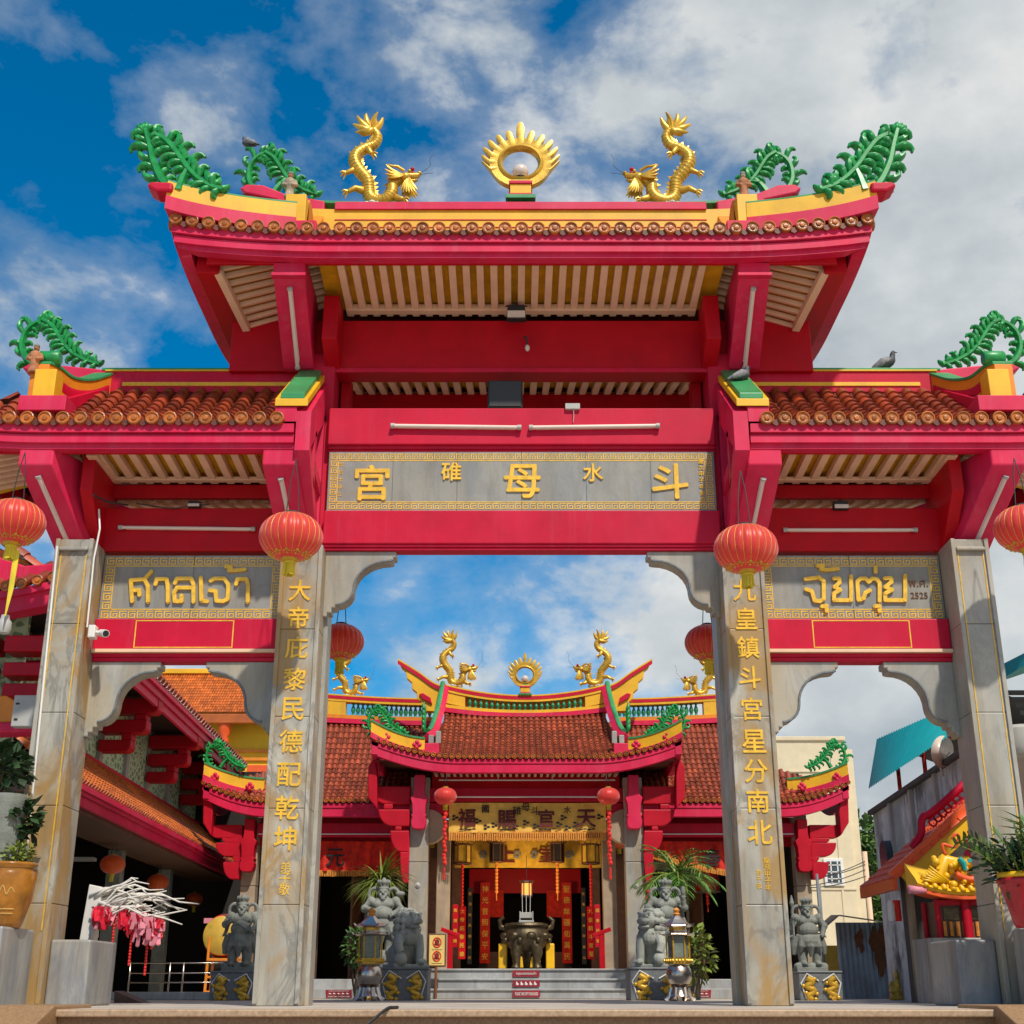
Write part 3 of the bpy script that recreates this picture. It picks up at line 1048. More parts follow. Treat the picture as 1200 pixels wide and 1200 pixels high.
RG = ridge_run('ridge', M['yellow'], UP, -2.72, 2.72, 0.13, 8.95, 9.46, 0.02)
b_ = MB()
for (z0, z1, w) in ((9.45, 9.56, 0.16), (9.19, 9.205, 0.14), (9.30, 9.315, 0.14)):
    b_.box(gx(-2.36), gx(2.36), YM - w, YM + w, z0, z1)
b_.build('ridge_band', M['pink'], UP, bevel=0.006)
ridge_run('ridge_cap', M['greencap'], UP, -2.9, 2.9, 0.10, 9.56, 9.60, 0.05)
for sgn in (-1, 1):
    # pointed end of the main ridge
    pts = [(2.5, 9.42), (2.85, 9.30), (3.12, 9.62), (3.36, 9.68), (3.52, 9.72), (3.60, 9.79), (3.52, 9.85), (3.30, 9.84), (3.0, 9.70), (2.5, 9.60)]
    MB().prism([(gx(sgn * a), b) for a, b in pts], YM - 0.12, YM + 0.12).build('ridge_tip', M['pink'], UP, bevel=0.02)
    # descending ridge down the front to its end block
    MB().prism([(12.98, 8.42), (13.10, 8.86), (13.16, 8.93), (13.3, 8.94), (13.5, 8.84), (13.75, 8.93), (14.3, 9.5), (14.3, 9.15), (13.3, 8.55), (13.2, 8.42)],
               gx(sgn * 2.50), gx(sgn * 2.74), 'x').build('descending_ridge', M['orange'], UP, bevel=0.01)
    b_ = MB()
    b_.box(gx(sgn * 2.50), gx(sgn * 2.74), 12.90, 13.12, 8.46, 8.84)
    b_.build('ridge_block', M['yellow'], UP, bevel=0.008)
    b_ = MB()
    b_.box(gx(sgn * 2.36), gx(sgn * 2.84), 12.86, 13.3, 8.30, 8.46)
    b_.build('block_base', M['pink'], UP, bevel=0.008)
    # hip ridge curving to the front corner: yellow over pink
    for nm, m_, z0, z1, wd in (('hip_ridge', 'yellow', 0.20, 0.40, 0.09), ('hip_ridge_base', 'pink', 0.02, 0.20, 0.11), ('hip_ridge_cap', 'greencap', 0.40, 0.425, 0.085)):
        path = []
        for i in range(17):
            w = i / 16
            dx = 2.6 + (4.05 - 2.6) * w
            y = 12.98 - 0.25 * w
            z = 8.30 + 0.02 * math.sin(w * 3) + 0.19 * w ** 2.6 + (0.06 * (1 - w))
            kk = 1.0 - 0.25 * w
            path.append((V((gx(sgn * dx), y, z - 0.05)), V((0, -1, 0))))
        MB().loft(path, ridge_prof(wd, z0, z1)).build(nm, M[m_], UP, bevel=0.005)
    pts = [(3.98, 8.70), (4.16, 8.70), (4.25, 8.75), (4.28, 8.79), (4.22, 8.83), (3.98, 8.82)]
    MB().prism([(gx(sgn * a), b - 0.02) for a, b in pts], 12.60, 12.86).build('corner_tip', M['red'], UP, bevel=0.03)
    # rear hip
    MB().beam((gx(sgn * 2.62), 14.3, 9.0), (gx(sgn * 4.0), 15.8, 8.5), 0.18, 0.34).build('rear_hip_ridge', M['yellow'], UP, bevel=0.008)
    # green openwork scrolls
    lo = leaf_ornament(0.98, 0.96, 3, True)
    Mx = Matrix.Translation(V((gx(sgn * -1 * -4.42), 12.74, 8.72))) @ Matrix.Scale(-sgn, 4, V((1, 0, 0)))
    lo.xform(Mx).build('leaf_scroll', M['leaf_orn'], UP, auto=60)
    lo = leaf_ornament(0.95, 0.80, 5)
    Mx = Matrix.Translation(V((gx(sgn * 3.56), YM, 9.72))) @ Matrix.Scale(-sgn, 4, V((1, 0, 0)))
    lo.xform(Mx).build('leaf_scroll', M['leaf_orn'], UP, auto=60)

# --- frame under the upper roof
def gpart(name, mat, mb, bevel=0.012, parent=None, auto=None): return mb.build(name, M[mat], parent or GATE, bevel=bevel, auto=auto)


gpart('ridge_beam', 'darkred', MB().box(gx(-3.5), gx(3.5), 14.0, 14.32, 7.10, 7.78))
gpart('beam_ledge', 'red', MB().box(gx(-2.3), gx(2.3), 13.97, 14.0, 7.07, 7.13))
gpart('rear_beam', 'darkred', MB().box(gx(-2.6), gx(2.6), 15.25, 15.42, 6.95, 7.40).box(gx(-2.6), gx(2.6), 15.5, 15.6, 7.42, 7.9))
for sgn in (-1, 1):
    gpart('post', 'red', MB().box(gx(sgn * 2.22), gx(sgn * 2.62), 13.94, 14.62, 4.72, 7.3))
    gpart('inner_post', 'darkred', MB().box(gx(sgn * 2.08), gx(sgn * 2.2), 14.36, 14.6, 6.5, 7.5))
    # corbel that carries the eave
    mb = MB().prism([(12.93, 7.80), (12.93, 8.02), (14.0, 8.02), (14.0, 7.08), (13.9, 7.08)], gx(sgn * 2.47), gx(sgn * 2.83), 'x')
    c_ = gpart('corbel', 'pink', mb, 0.015)
    gpart('corbel_band', 'pink', MB().box(gx(sgn * 2.455), gx(sgn * 2.845), 12.90, 13.0, 7.76, 7.80), 0.006, c_)
    mb = MB().prism([(13.55, 7.3), (13.6, 7.9), (14.0, 7.9), (14.0, 7.1)], gx(sgn * 2.16), gx(sgn * 2.34), 'x')
    gpart('inner_corbel', 'darkred', mb, 0.01)

# --- centre bay: two beams with the marble plaque between
BM = gpart('upper_beam', 'red', MB().box(gx(-2.24), gx(2.24), 13.80, 14.5, 6.06, 6.52))
gpart('beam_moulding', 'red', MB().box(gx(-2.24), gx(2.24), 13.835, 14.4, 6.02, 6.06).box(gx(-2.24), gx(2.24), 13.86, 14.4, 5.985, 6.02), 0.006)
gpart('lower_beam', 'red', MB().box(gx(-2.24), gx(2.24), 13.80, 14.06, 4.85, 5.25))
gpart('lower_moulding', 'red', MB().box(gx(-2.24), gx(2.24), 13.82, 14.04, 4.82, 4.85).box(gx(-2.24), gx(2.24), 13.84, 14.02, 4.785, 4.82), 0.006)


def plaque(x0, x1, z0, z1, y, joints, border, unit=0.078):
    mb = MB()
    n = joints
    for i in range(n):
        a, b = x0 + (x1 - x0) * i / n, x0 + (x1 - x0) * (i + 1) / n
        mb.box(a + 0.003, b - 0.003, y, y + 0.12, z0, z1)
    P = mb.build('plaque', M['marbleplq'], GATE, bevel=0.002)
    MB().box(x0, x1, y + 0.006, y + 0.11, z0 + 0.001, z1 - 0.001).build('backing', M['ped'], P)
    # gold key-pattern border cut into the stone
    kp = MB()
    def unit_at(cx_, cz_, w):
        u = w / 7
        for (a, b, c, d) in ((-3, 3, 2.2, 3), (-3, -2.2, -3, 2.2), (-2.2, 3, -3, -2.2), (2.2, 3, -2.2, 0.9), (-0.8, 2.2, 0.1, 0.9), (-0.8, 0.0, -1.2, 0.1)):
            kp.box(cx_ + a * u, cx_ + b * u, y - 0.004, y + 0.002, cz_ + c * u, cz_ + d * u)
    bw = border
    nx = max(2, int(round((x1 - x0 - 2 * 0.02) / bw)))
    ux = (x1 - x0 - 0.04) / nx
    for i in range(nx):
        for zc in (z1 - 0.015 - bw / 2, z0 + 0.015 + bw / 2): unit_at(x0 + 0.02 + ux * (i + 0.5), zc, bw * 0.94)
    nz = max(1, int(round((z1 - z0 - 0.03 - 2 * bw) / bw)))
    uz = (z1 - z0 - 0.03 - 2 * bw) / nz
    for i in range(nz):
        for xc in (x0 + 0.02 + bw / 2, x1 - 0.02 - bw / 2): unit_at(xc, z0 + 0.015 + bw + uz * (i + 0.5), bw * 0.94)
    for (a, b, c, d) in ((x0 + 0.01 + bw, x1 - 0.01 - bw, z1 - 0.028 - bw, z1 - 0.018 - bw), (x0 + 0.01 + bw, x1 - 0.01 - bw, z0 + 0.018 + bw, z0 + 0.028 + bw),
                         (x0 + 0.02 + bw, x0 + 0.03 + bw, z0 + 0.02 + bw, z1 - 0.02 - bw), (x1 - 0.03 - bw, x1 - 0.02 - bw, z0 + 0.02 + bw, z1 - 0.02 - bw)):
        kp.box(a, b, y - 0.003, y + 0.002, c, d)
    kp.build('key_border', M['goldtext'], P)
    return P


P0 = plaque(gx(-2.22), gx(2.22), 5.255, 5.98, 13.84, 6, 0.085)
P0['label'] = 'grey marble plaque with five golden Chinese characters'
tx = MB()
for ch, px, py, sz in (('宮', 436, 566, 0.42), ('母', 612, 564, 0.40), ('斗', 785, 564, 0.42), ('碓', 529, 553, 0.22), ('水', 695, 554, 0.22)):
    p = at(px, py, 13.84)
    text_mb(tx, ch, p.x, 13.84, p.z, sz, 0.03, 0.022)
for i, ch in enumerate('歲次甲子年吉旦'):
    text_mb(tx, ch, at(822, 560, 13.84).x, 13.84, 5.86 - 0.078 * i, 0.06, 0.012, 0.012)
for i, ch in enumerate('眾信士敬立'):
    text_mb(tx, ch, at(396, 560, 13.84).x + 0.03, 13.84, 5.82 - 0.09 * i, 0.05, 0.008, 0.006)
tx.build('gold_lettering', M['goldtext'], P0)

# --- side bays; the Thai words as chiselled strokes
THAI = {-1: [[(466, 916), (462, 842), (510, 838), (534, 812)], [(512, 842), (522, 862), (522, 918)], [(466, 878), (492, 876), (492, 894)],
             [(549, 856), (553, 838), (588, 838), (592, 862), (592, 918)],
             [(617, 852), (624, 836), (674, 836), (682, 856), (682, 918)], [(682, 868), (624, 868), (614, 884), (616, 916), (640, 916), (640, 896)],
             [(708, 832), (710, 914), (730, 916)],
             [(742, 844), (756, 836), (790, 836), (804, 856), (802, 908), (786, 916), (762, 914), (760, 880), (740, 878)],
             [(796, 794), (814, 796), (806, 808), (822, 808), (862, 804)],
             [(832, 856), (836, 838), (868, 838), (874, 862), (872, 918)]],
        1: [[(430, 838), (478, 832), (494, 844), (494, 908), (480, 916), (462, 914), (452, 880), (432, 874)], [(488, 934), (504, 932), (504, 950)],
            [(472, 792), (492, 790), (484, 804), (500, 806), (544, 802)],
            [(530, 836), (548, 836), (550, 850), (532, 866), (552, 876), (530, 888), (530, 912), (590, 912), (590, 828)],
            [(640, 886), (634, 906), (616, 912), (612, 846), (624, 836), (642, 836), (652, 848), (664, 836), (680, 838), (690, 852), (690, 914)], [(640, 886), (656, 878)],
            [(674, 934), (690, 932), (690, 950)], [(676, 796), (676, 814)],
            [(708, 836), (730, 834), (732, 848), (710, 866), (734, 876), (710, 888), (710, 912), (780, 912), (780, 826)]]}
WROOF = {}
for sgn in (-1, 1):
    xa, xb = gx(sgn * 2.665), gx(sgn * 4.695)
    x0, x1 = min(xa, xb), max(xa, xb)
    gpart('side_beam', 'darkred', MB().box(gx(sgn * 2.6), gx(sgn * 5.0), 13.86, 14.5, 4.785, 5.30))
    gpart('purlin', 'darkred', MB().box(gx(sgn * 2.6), gx(sgn * 5.2), 14.05, 14.12, 5.49, 5.66))
    P1 = plaque(x0 + 0.002, x1 - 0.002, 3.99, 4.74, 13.9, 2, 0.10)
    P1['label'] = 'marble plaque with golden Thai lettering'
    tx = MB()
    cnt = 0
    for st in THAI[sgn]:
        pts = [at((0 if sgn < 0 else 800) + px / 3, 400 + py / 3, 13.9) for px, py in st]
        hw = 0.0215
        for p, q in zip(pts, pts[1:]):
            cnt += 1
            d = (q - p).normalized()
            p2, q2 = p - d * 0.006, q + d * 0.006
            sd = V((-d.z, 0, d.x)) * hw
            yf = 13.872 - 0.0007 * (cnt % 12)
            P8 = [p2 - sd, q2 - sd, q2 + sd, p2 + sd]
            tx.add([V((v.x, yf, v.z)) for v in P8] + [V((v.x, 13.903, v.z)) for v in P8], [(0, 1, 2, 3), (7, 6, 5, 4), (0, 4, 5, 1), (1, 5, 6, 2), (2, 6, 7, 3), (3, 7, 4, 0)])
        for p in pts:
            cnt += 1
            tx.lathe([(0.0, 13.8725 - 0.0007 * (cnt % 12)), (hw, 13.8725 - 0.0007 * (cnt % 12)), (hw, 13.903)], (p.x, 0, p.z), 10, 'y')
    tx.build('gold_lettering', M['goldtext'], P1)
    if sgn > 0:
        tx = MB()
        c1, c2 = at(1076, 684, 13.9), at(1077, 698, 13.9)
        text_mb(tx, 'พ.ศ.', c1.x, 13.9, c1.z, 0.075, 0.01, 0.015)
        text_mb(tx, '2525', c2.x, 13.9, c2.z, 0.07, 0.01, 0.015)
        tx.build('small_lettering', M['rust'], P1)
    b2 = gpart('lower_side_beam', 'red', MB().box(x0, x1, 13.82, 14.1, 3.64, 3.985))
    kp = MB()
    q0, q1 = (at(157, 750, 13.82).x, at(273, 750, 13.82).x) if sgn < 0 else (at(953, 750, 13.82).x, at(1068, 750, 13.82).x)
    for (a, b, c, d) in ((q0, q1, 3.955, 3.965), (q0, q0 + 0.012, 3.665, 3.955), (q1 - 0.012, q1, 3.665, 3.955), (q0, q1, 3.655, 3.665)):
        kp.box(a, b, 13.816, 13.822, c, d)
    kp.build('thin_gold_line', M['goldtext'], b2)
    gpart('side_moulding', 'red', MB().box(x0, x1, 13.84, 14.08, 3.56, 3.60).box(x0, x1, 13.86, 14.06, 3.515, 3.56), 0.006)
    gpart('pale_strip', 'rafter', MB().box(x0, x1, 13.79, 14.08, 3.60, 3.638), 0.004)

# --- pillars
def pillar(x0, x1, y0, y1, z1, n, mat, label=None):
    mb = MB()
    for i in range(n):
        mb.box(x0, x1, y0, y1, z1 * i / n + 0.002, z1 * (i + 1) / n - 0.002)
    # raised panels on the front face
    p = mb.build('pillar', M[mat], GATE, bevel=0.008)
    fr = MB()
    w = 0.045
    fr.box(x0, x0 + w, y0 - 0.025, y0, 0.02, z1)
    fr.box(x1 - w, x1, y0 - 0.025, y0, 0.02, z1)
    fr.build('edge_strip', M[mat], p, bevel=0.006)
    return p


for sgn, chars, ys in ((-1, '大帝庇黎民德配乾坤', None), (1, '九皇鎮斗宮星分南北', None)):
    a, b = sorted((gx(sgn * 2.20), gx(sgn * 2.66)))
    p = pillar(a, b, 13.63, 14.5, 4.77, 5, 'marbley')
    # stepped rebate down the inner side
    MB().box(gx(sgn * 2.16), gx(sgn * 2.21), 13.98, 14.3, 0, 4.76).build('side_strip', M['marble'], p, bevel=0.006)
    tx = MB()
    cx_ = (a + b) / 2
    zs = [at(350, y, 13.6).z for y in ((691, 723, 758, 795, 830, 868, 907, 946, 982) if sgn < 0 else (691, 724, 758, 793, 830, 868, 903, 938, 975))]
    for ch, z in zip(chars, zs): text_mb(tx, ch, cx_, 13.628, z, 0.235, 0.012, 0.016)
    if sgn < 0:
        for i, ch in enumerate('弟子敬'): text_mb(tx, ch, cx_ + 0.02, 13.628, at(350, 1016 + 13 * i, 13.6).z, 0.11, 0.006, 0.0)
    else:
        for i, ch in enumerate('龍飛甲子年'): text_mb(tx, ch, cx_ + 0.05, 13.628, at(910, 1008 + 8 * i, 13.6).z, 0.06, 0.008, 0.0)
        for i, ch in enumerate('弟子敬'): text_mb(tx, ch, cx_ - 0.04, 13.628, at(910, 1022 + 8 * i, 13.6).z, 0.055, 0.008, 0.0)
    tx.build('gold_lettering', M['goldtext'], p)
    a, b = sorted((gx(sgn * 4.70), gx(sgn * 5.11)))
    p = pillar(a, b, 13.50, 14.02, 4.80, 5, 'marbley' if sgn < 0 else 'marble')
    MB().box(a + 0.05, b - 0.05, 13.455, 13.5, 4.66, 4.70).build('capital_band', M['marble'], p, bevel=0.01)
    fl = MB()
    for xx in (a + 0.062, b - 0.072): fl.box(xx, xx + 0.010, 13.494, 13.502, 0.7, 4.62)
    fl.build('gold_line', M['goldtext'], p)

# --- curved marble spandrel brackets
def spandrel(xp, d, z1, w, h, y0, y1):
    """corner piece at pillar side xp growing in direction d, hung under z1"""
    P = [(0, 0), (w, 0), (w, -0.07), (w * 0.955, -0.07), (w * 0.955, -0.115)]
    for i in range(15):
        t = i / 14
        a = t * math.pi / 2
        if t <= 0.55:
            q = t / 0.55
            P.append((w * (0.90 - 0.48 * math.sin(q * math.pi / 2)), -(0.125 + h * 0.42 * (1 - math.cos(q * math.pi / 2)))))
        else:
            q = (t - 0.55) / 0.45
            P.append((w * (0.42 - 0.24 * (1 - math.cos(q * math.pi / 2))), -(0.125 + h * 0.42 + h * 0.25 * math.sin(q * math.pi / 2))))
    P += [(w * 0.18, -(h - 0.10)), (w * 0.12, -(h - 0.10)), (w * 0.12, -(h - 0.045)), (w * 0.06, -(h - 0.045)), (w * 0.06, -h), (0, -h)]
    s = MB().prism([(xp + d * a, z1 + b) for a, b in P], y0, y1)
    o = s.build('spandrel', M['marble'], GATE, bevel=0.012)
    rim = MB()
    pts = [(xp + d * a, y0 - 0.004, z1 + b + 0.012) for a, b in P[4:-6]]
    rim.tube(pts, 0.014, 6)
    rim.build('edge_bead', M['ped'], o)
    return o


for sgn in (-1, 1):
    spandrel(gx(sgn * 2.21), -sgn, 4.785, 0.80, 0.76, 13.88, 14.10)
    spandrel(gx(sgn * 2.66), sgn, 3.515, 0.79, 0.82, 13.88, 14.10)
    spandrel(gx(sgn * 4.705), -sgn, 3.515, 0.76, 0.82, 13.88, 14.10)

# --- wing roofs
WZ, WY0, WY1, WYM = 5.93, 12.92, 15.5, 14.2
for sgn in (-1, 1):
    t_, pan, d_ = MB(), MB(), MB()
    prs, bk = [], []
    for i in range(21):
        dx = 2.66 + 0.194 * i
        dx = dx if dx < 6.55 else 6.55
        tt = 1.0 if dx < 5.1 else max(0.05, (6.6 - dx) / 1.5)
        lf = 0.14 * sstep((dx - 5.2) / 1.4)
        e = V((gx(sgn * dx), WY0, WZ + 0.02 + lf))
        top = V((gx(sgn * dx), WYM - 0.1, 6.86 + lf))
        prs.append((e, e.lerp(top, tt)))
        e2 = V((gx(sgn * dx), WY1, WZ + 0.02 + lf))
        bk.append((e2, e2.lerp(top, tt)))
        disc(d_, e + V((0, -0.03, 0.03)), (0, -1, 0), 0.076)
    tile_cols(t_, pan, prs, 0.078, 0.16, 0.07, V((1, 0, 0)), 6)
    tile_cols(t_, pan, bk, 0.078, 0.26, 0.07, V((-1, 0, 0)))
    sp_ = []
    for i in range(13):
        y = WY0 + 0.06 + (WY1 - WY0 - 0.12) * i / 12
        tt = 1 - abs(y - WYM) / 1.3
        e = V((gx(sgn * 6.6), y, WZ + 0.14))
        sp_.append((e, e.lerp(V((gx(sgn * 5.1), y, 7.0)), max(0.04, tt))))
    tile_cols(t_, pan, sp_, 0.078, 0.24, 0.04, V((0, sgn, 0)))
    WR = t_.build('wing_roof', M['tile'], GATE, auto=50)
    WROOF[sgn] = WR
    pan.build('tile_bed', M['tilepan'], WR)
    d_.build('tile_end_row', M['tdisc'], WR, auto=40)
    drip_strip([e for e, _ in prs]).build('drip_edge', M['tilepan'], WR)
    path = []
    for i in range(25):
        dx = 2.48 + (6.6 - 2.48) * i / 24
        path.append((V((gx(sgn * dx), WY0, WZ + 0.14 * sstep((dx - 5.2) / 1.4))), V((sgn if i == 24 else 0, -1, 0))))
    for i in range(1, 10): path.append((V((gx(sgn * 6.6), WY0 + (WY1 - WY0) * i / 10, WZ + 0.14)), V((sgn, 0, 0))))
    for i in range(25):
        dx = 6.6 - (6.6 - 2.48) * i / 24
        path.append((V((gx(sgn * dx), WY1, WZ + 0.14 * sstep((dx - 5.2) / 1.4))), V((sgn if i == 0 else 0, 1, 0))))
    MB().loft(path, FASC).build('eave_fascia', M['pink'], WR)
    b_ = MB()
    b_.box(gx(sgn * 2.5), gx(sgn * 6.3), WY0 + 0.19, WY0 + 0.23, WZ - 0.275, WZ - 0.05)
    b_.beam((gx(sgn * 6.3), WY0 + 0.3, WZ - 0.12), (gx(sgn * 6.3), WY1 - 0.3, WZ - 0.12), 0.24, 0.36)
    b_.build('eave_beam', M['darkred'], WR, bevel=0.01)
    b_ = MB()
    b_.quad((gx(sgn * 2.5), 13.14, 5.80), (gx(sgn * 4.85), 13.14, 5.80), (gx(sgn * 4.85), 14.1, 5.76), (gx(sgn * 2.5), 14.1, 5.76))
    b_.quad((gx(sgn * 2.5), 14.2, 5.59), (gx(sgn * 4.85), 14.2, 5.59), (gx(sgn * 4.85), 15.4, 5.88), (gx(sgn * 2.5), 15.4, 5.88))
    b_.quad((gx(sgn * 5.0), 13.2, 6.05), (gx(sgn * 6.2), 13.2, 5.85), (gx(sgn * 6.1), 14.2, 5.60), (gx(sgn * 5.0), 14.2, 5.9))
    b_.build('soffit_boards', M['board'], WR)
    b_ = MB()
    for i in range(12):
        dx = 2.62 + 0.188 * i
        b_.beam((gx(sgn * dx), 13.14, 5.745), (gx(sgn * dx), 14.04, 5.70), 0.085, 0.08)
        b_.beam((gx(sgn * dx), 14.2, 5.53), (gx(sgn * dx), 15.3, 5.80), 0.085, 0.08)
    b_.box(gx(sgn * 2.55), gx(sgn * 4.75), 13.9, 13.98, 5.655, 5.70)
    b_.box(gx(sgn * 4.68), gx(sgn * 4.80), 13.2, 14.0, 5.66, 5.73)
    for i in range(9):
        y = 13.24 + 0.1 * i
        b_.beam((gx(sgn * 6.15), y, 5.80 - 0.025 * i), (gx(sgn * 5.05), y, 6.0 - 0.02 * i), 0.05, 0.06)
    b_.build('rafters', M['rafter'], WR, bevel=0.004)
    gpart('hip_strut', 'darkred', MB().prism([(13.3, 5.3), (13.3, 5.9), (14.2, 5.9), (14.2, 4.8), (13.8, 4.8)], gx(sgn * 4.72), gx(sgn * 4.86), 'x'), 0.01, WR)
    # ridge of the wing
    path = [(V((gx(sgn * (2.3 + 2.75 * i / 12)), WYM, 0)), V((0, -1, 0))) for i in range(13)]
    MB().loft(path, ridge_prof(0.12, 6.86, 7.13)).build('ridge', M['red'], WR, bevel=0.006)
    b_ = MB()
    b_.box(gx(sgn * 2.35), gx(sgn * 4.78), WYM - 0.135, WYM - 0.115, 6.935, 6.985)
    b_.box(gx(sgn * 2.3), gx(sgn * 5.0), WYM - 0.14, WYM + 0.14, 7.13, 7.15)
    b_.build('ridge_band', M['yellow'], WR, bevel=0.003)
    MB().box(gx(sgn * 2.3), gx(sgn * 5.05), WYM - 0.12, WYM + 0.12, 7.15, 7.185).build('ridge_cap', M['greencap'], WR, bevel=0.008)
    MB().prism([(gx(sgn * a), b) for a, b in ((4.95, 6.95), (5.6, 7.03), (5.9, 7.12), (6.02, 7.19), (5.92, 7.25), (5.5, 7.22), (4.95, 7.16))],
               WYM - 0.11, WYM + 0.11).build('ridge_tip', M['pink'], WR, bevel=0.02)
    # descending ridge with end block and green cap
    P_ = spline([(5.30, 13.10, 6.74), (5.24, 13.25, 6.76), (5.15, 13.48, 6.74), (5.04, 13.78, 6.86), (4.93, 14.05, 7.06), (4.88, 14.2, 7.16)], 4)
    path = [(V((gx(sgn * a), b, c)), V((-sgn, 0, 0))) for a, b, c in P_]
    MB().loft(path, [(0.0, -0.44), (0.0, 0.0), (-0.2, 0.0), (-0.2, -0.44)]).build('descending_ridge', M['orange'], WR, bevel=0.006)
    MB().loft(path, [(0.015, 0.0), (0.015, 0.035), (-0.215, 0.035), (-0.215, 0.0)]).build('ridge_cap', M['greencap'], WR, bevel=0.004)
    MB().loft(path[3:-4], [(0.004, -0.24), (0.012, -0.20), (0.012, -0.15), (0.004, -0.12)]).build('ridge_groove', M['red'], WR)
    # its inner face sweeps back toward the ridge
    MB().beam((gx(sgn * 5.0), 14.15, 6.86), (gx(sgn * 5.22), 13.0, 6.12), 0.14, 0.16).build('ridge_foot', M['red'], WR, bevel=0.008)
    MB().box(gx(sgn * 5.16), gx(sgn * 5.40), 12.98, 13.22, 6.28, 6.62).build('ridge_block', M['yellow'], WR, bevel=0.008)
    MB().box(gx(sgn * 5.0), gx(sgn * 5.52), 12.94, 13.3, 6.10, 6.28).build('block_base', M['pink'], WR, bevel=0.008)
    mb = MB()
    mb.lathe([(0.07, -0.12), (0.085, -0.1), (0.085, 0.1), (0.07, 0.12)], (gx(sgn * 5.34), 13.2, 6.86), 14, 'x')
    mb.build('green_roll_end', M['leaf_orn'], WR, auto=50)
    lo = leaf_ornament(1.02, 0.76, 8)
    Mx = Matrix.Translation(V((gx(sgn * 6.14), WYM, 7.24))) @ Matrix.Scale(-sgn, 4, V((1, 0, 0)))
    lo.xform(Mx).build('leaf_scroll', M['leaf_orn'], WR, auto=60)
    # gable wall beside the centre bay, pierced by three openings
    gw = MB()
    xa, xb = gx(sgn * 2.30), gx(sgn * 2.46)
    gw.prism([(12.93, 5.62), (12.93, 6.08), (14.05, 6.98), (14.05, 6.52)], xa, xb, 'x')
    gw.prism([(12.93, 5.62), (13.03, 5.70), (13.95, 4.9), (13.85, 4.72)], xa, xb, 'x')
    gw.prism([(13.85, 4.72), (13.85, 6.45), (14.05, 6.52), (14.05, 4.72)], xa, xb, 'x')
    gw.prism([(13.30, 5.40), (13.30, 5.98), (13.40, 6.06), (13.40, 5.32)], xa, xb, 'x')
    gw.prism([(13.38, 5.55), (13.38, 5.67), (13.86, 5.60), (13.86, 5.44)], xa, xb, 'x')
    G = gw.build('gable_wall', M['pink'], WR, bevel=0.008)
    for nm, m_, w0, w1, h0, h1 in (('gable_band', 'yellow', 2.34, 2.70, 0.0, 0.09), ('gable_cap', 'greencap', 2.38, 2.64, 0.09, 0.16)):
        MB().prism([(12.90, 6.13 + h0), (12.90, 6.13 + h1), (14.02, 6.98 + h1), (14.02, 6.98 + h0)], gx(sgn * w0), gx(sgn * w1), 'x').build(nm, M[m_], WR, bevel=0.008)
    MB().prism([(12.92, 5.95), (12.92, 6.13), (14.02, 6.98), (14.02, 6.8)], gx(sgn * 2.46), gx(sgn * 2.70), 'x').build('gable_base', M['pink'], WR, bevel=0.008)
    # corbels under the wing eave
    for dx, dxb, z0, y1_ in ((2.63, 2.5, 4.78, 13.9), (5.27, 4.92, 4.62, 13.95)):
        wd = 0.185
        mb = MB().prism([(13.0, 5.48), (13.0, 5.70), (y1_, 5.70), (y1_, z0), (y1_ - 0.2, z0 + 0.06)], gx(sgn * (dx - wd)), gx(sgn * (dx + wd)), 'x')
        for q in mb.v: q.x += sgn * (dxb - dx) * (q.y - 13.0) / 0.95
        c_ = gpart('corbel', 'pink' if dx > 3 else 'pink', mb, 0.015, WR)

# --- marble dado round the outer pillars
for sgn in (-1, 1):
    mb = MB()
    a, b = gx(sgn * 4.30), gx(sgn * 4.695)
    mb.box(a, b, 13.6, 14.5, 0.0, 0.62)
    mb.box(gx(sgn * 5.15), gx(sgn * 7.2), 13.3, 14.6, 0.0, 0.72)
    gpart('dado', 'dado', mb, 0.02)
for sgn in (-1, 1):
    mb = MB().box(gx(sgn * 4.78), gx(sgn * 7.2), 12.5, 13.35, 0.0, 0.70)
    tag(mb.build('parapet_wall', M['dado'], None, org=(gx(sgn * 6), 12.9, 0), bevel=0.02),
        ('streaked marble parapet wall carrying the amber jar' if sgn < 0 else 'streaked marble parapet wall under the red flowerpot'), 'wall', 'marble parapets beside the gate')
    # sloping stair cheek of brown granite
    mb = MB().prism([(10.2, -1.18), (10.2, -0.32), (11.3, 0.03), (12.3, 0.03), (12.3, -1.18)], gx(sgn * 3.83), gx(sgn * 4.5), 'x')
    tag(mb.build('stair_cheek', M['granite'], None, org=(gx(sgn * 4.1), 11, -1.2), bevel=0.012),
        ('brown granite stair cheek in front of the amber jar wall' if sgn < 0 else 'brown granite stair cheek in front of the red flowerpot wall'), 'stair cheek', 'stair cheeks of the entrance steps')
# ------------------------------------------------------------------ things on the gate
D1 = dragon_parts('dragon_statue', 'golden dragon on the gate ridge under the blue sky, head turned to the flaming pearl', 'golden dragons on the rooftops')
D1.location = (gx(-1.86), YM, 9.60)
D2 = copy_tree(D1, (gx(1.90), YM, 9.60), (-1, 1, 1), label='golden dragon on the gate ridge against the clouds, head turned to the flaming pearl')
FP = flame_pearl('flame_pearl_lamp', 'large golden ring of flames round a globe lamp on the gate ridge', 0.9, 1.31)
FP.location = (gx(0.0), YM - 0.02, 9.60)


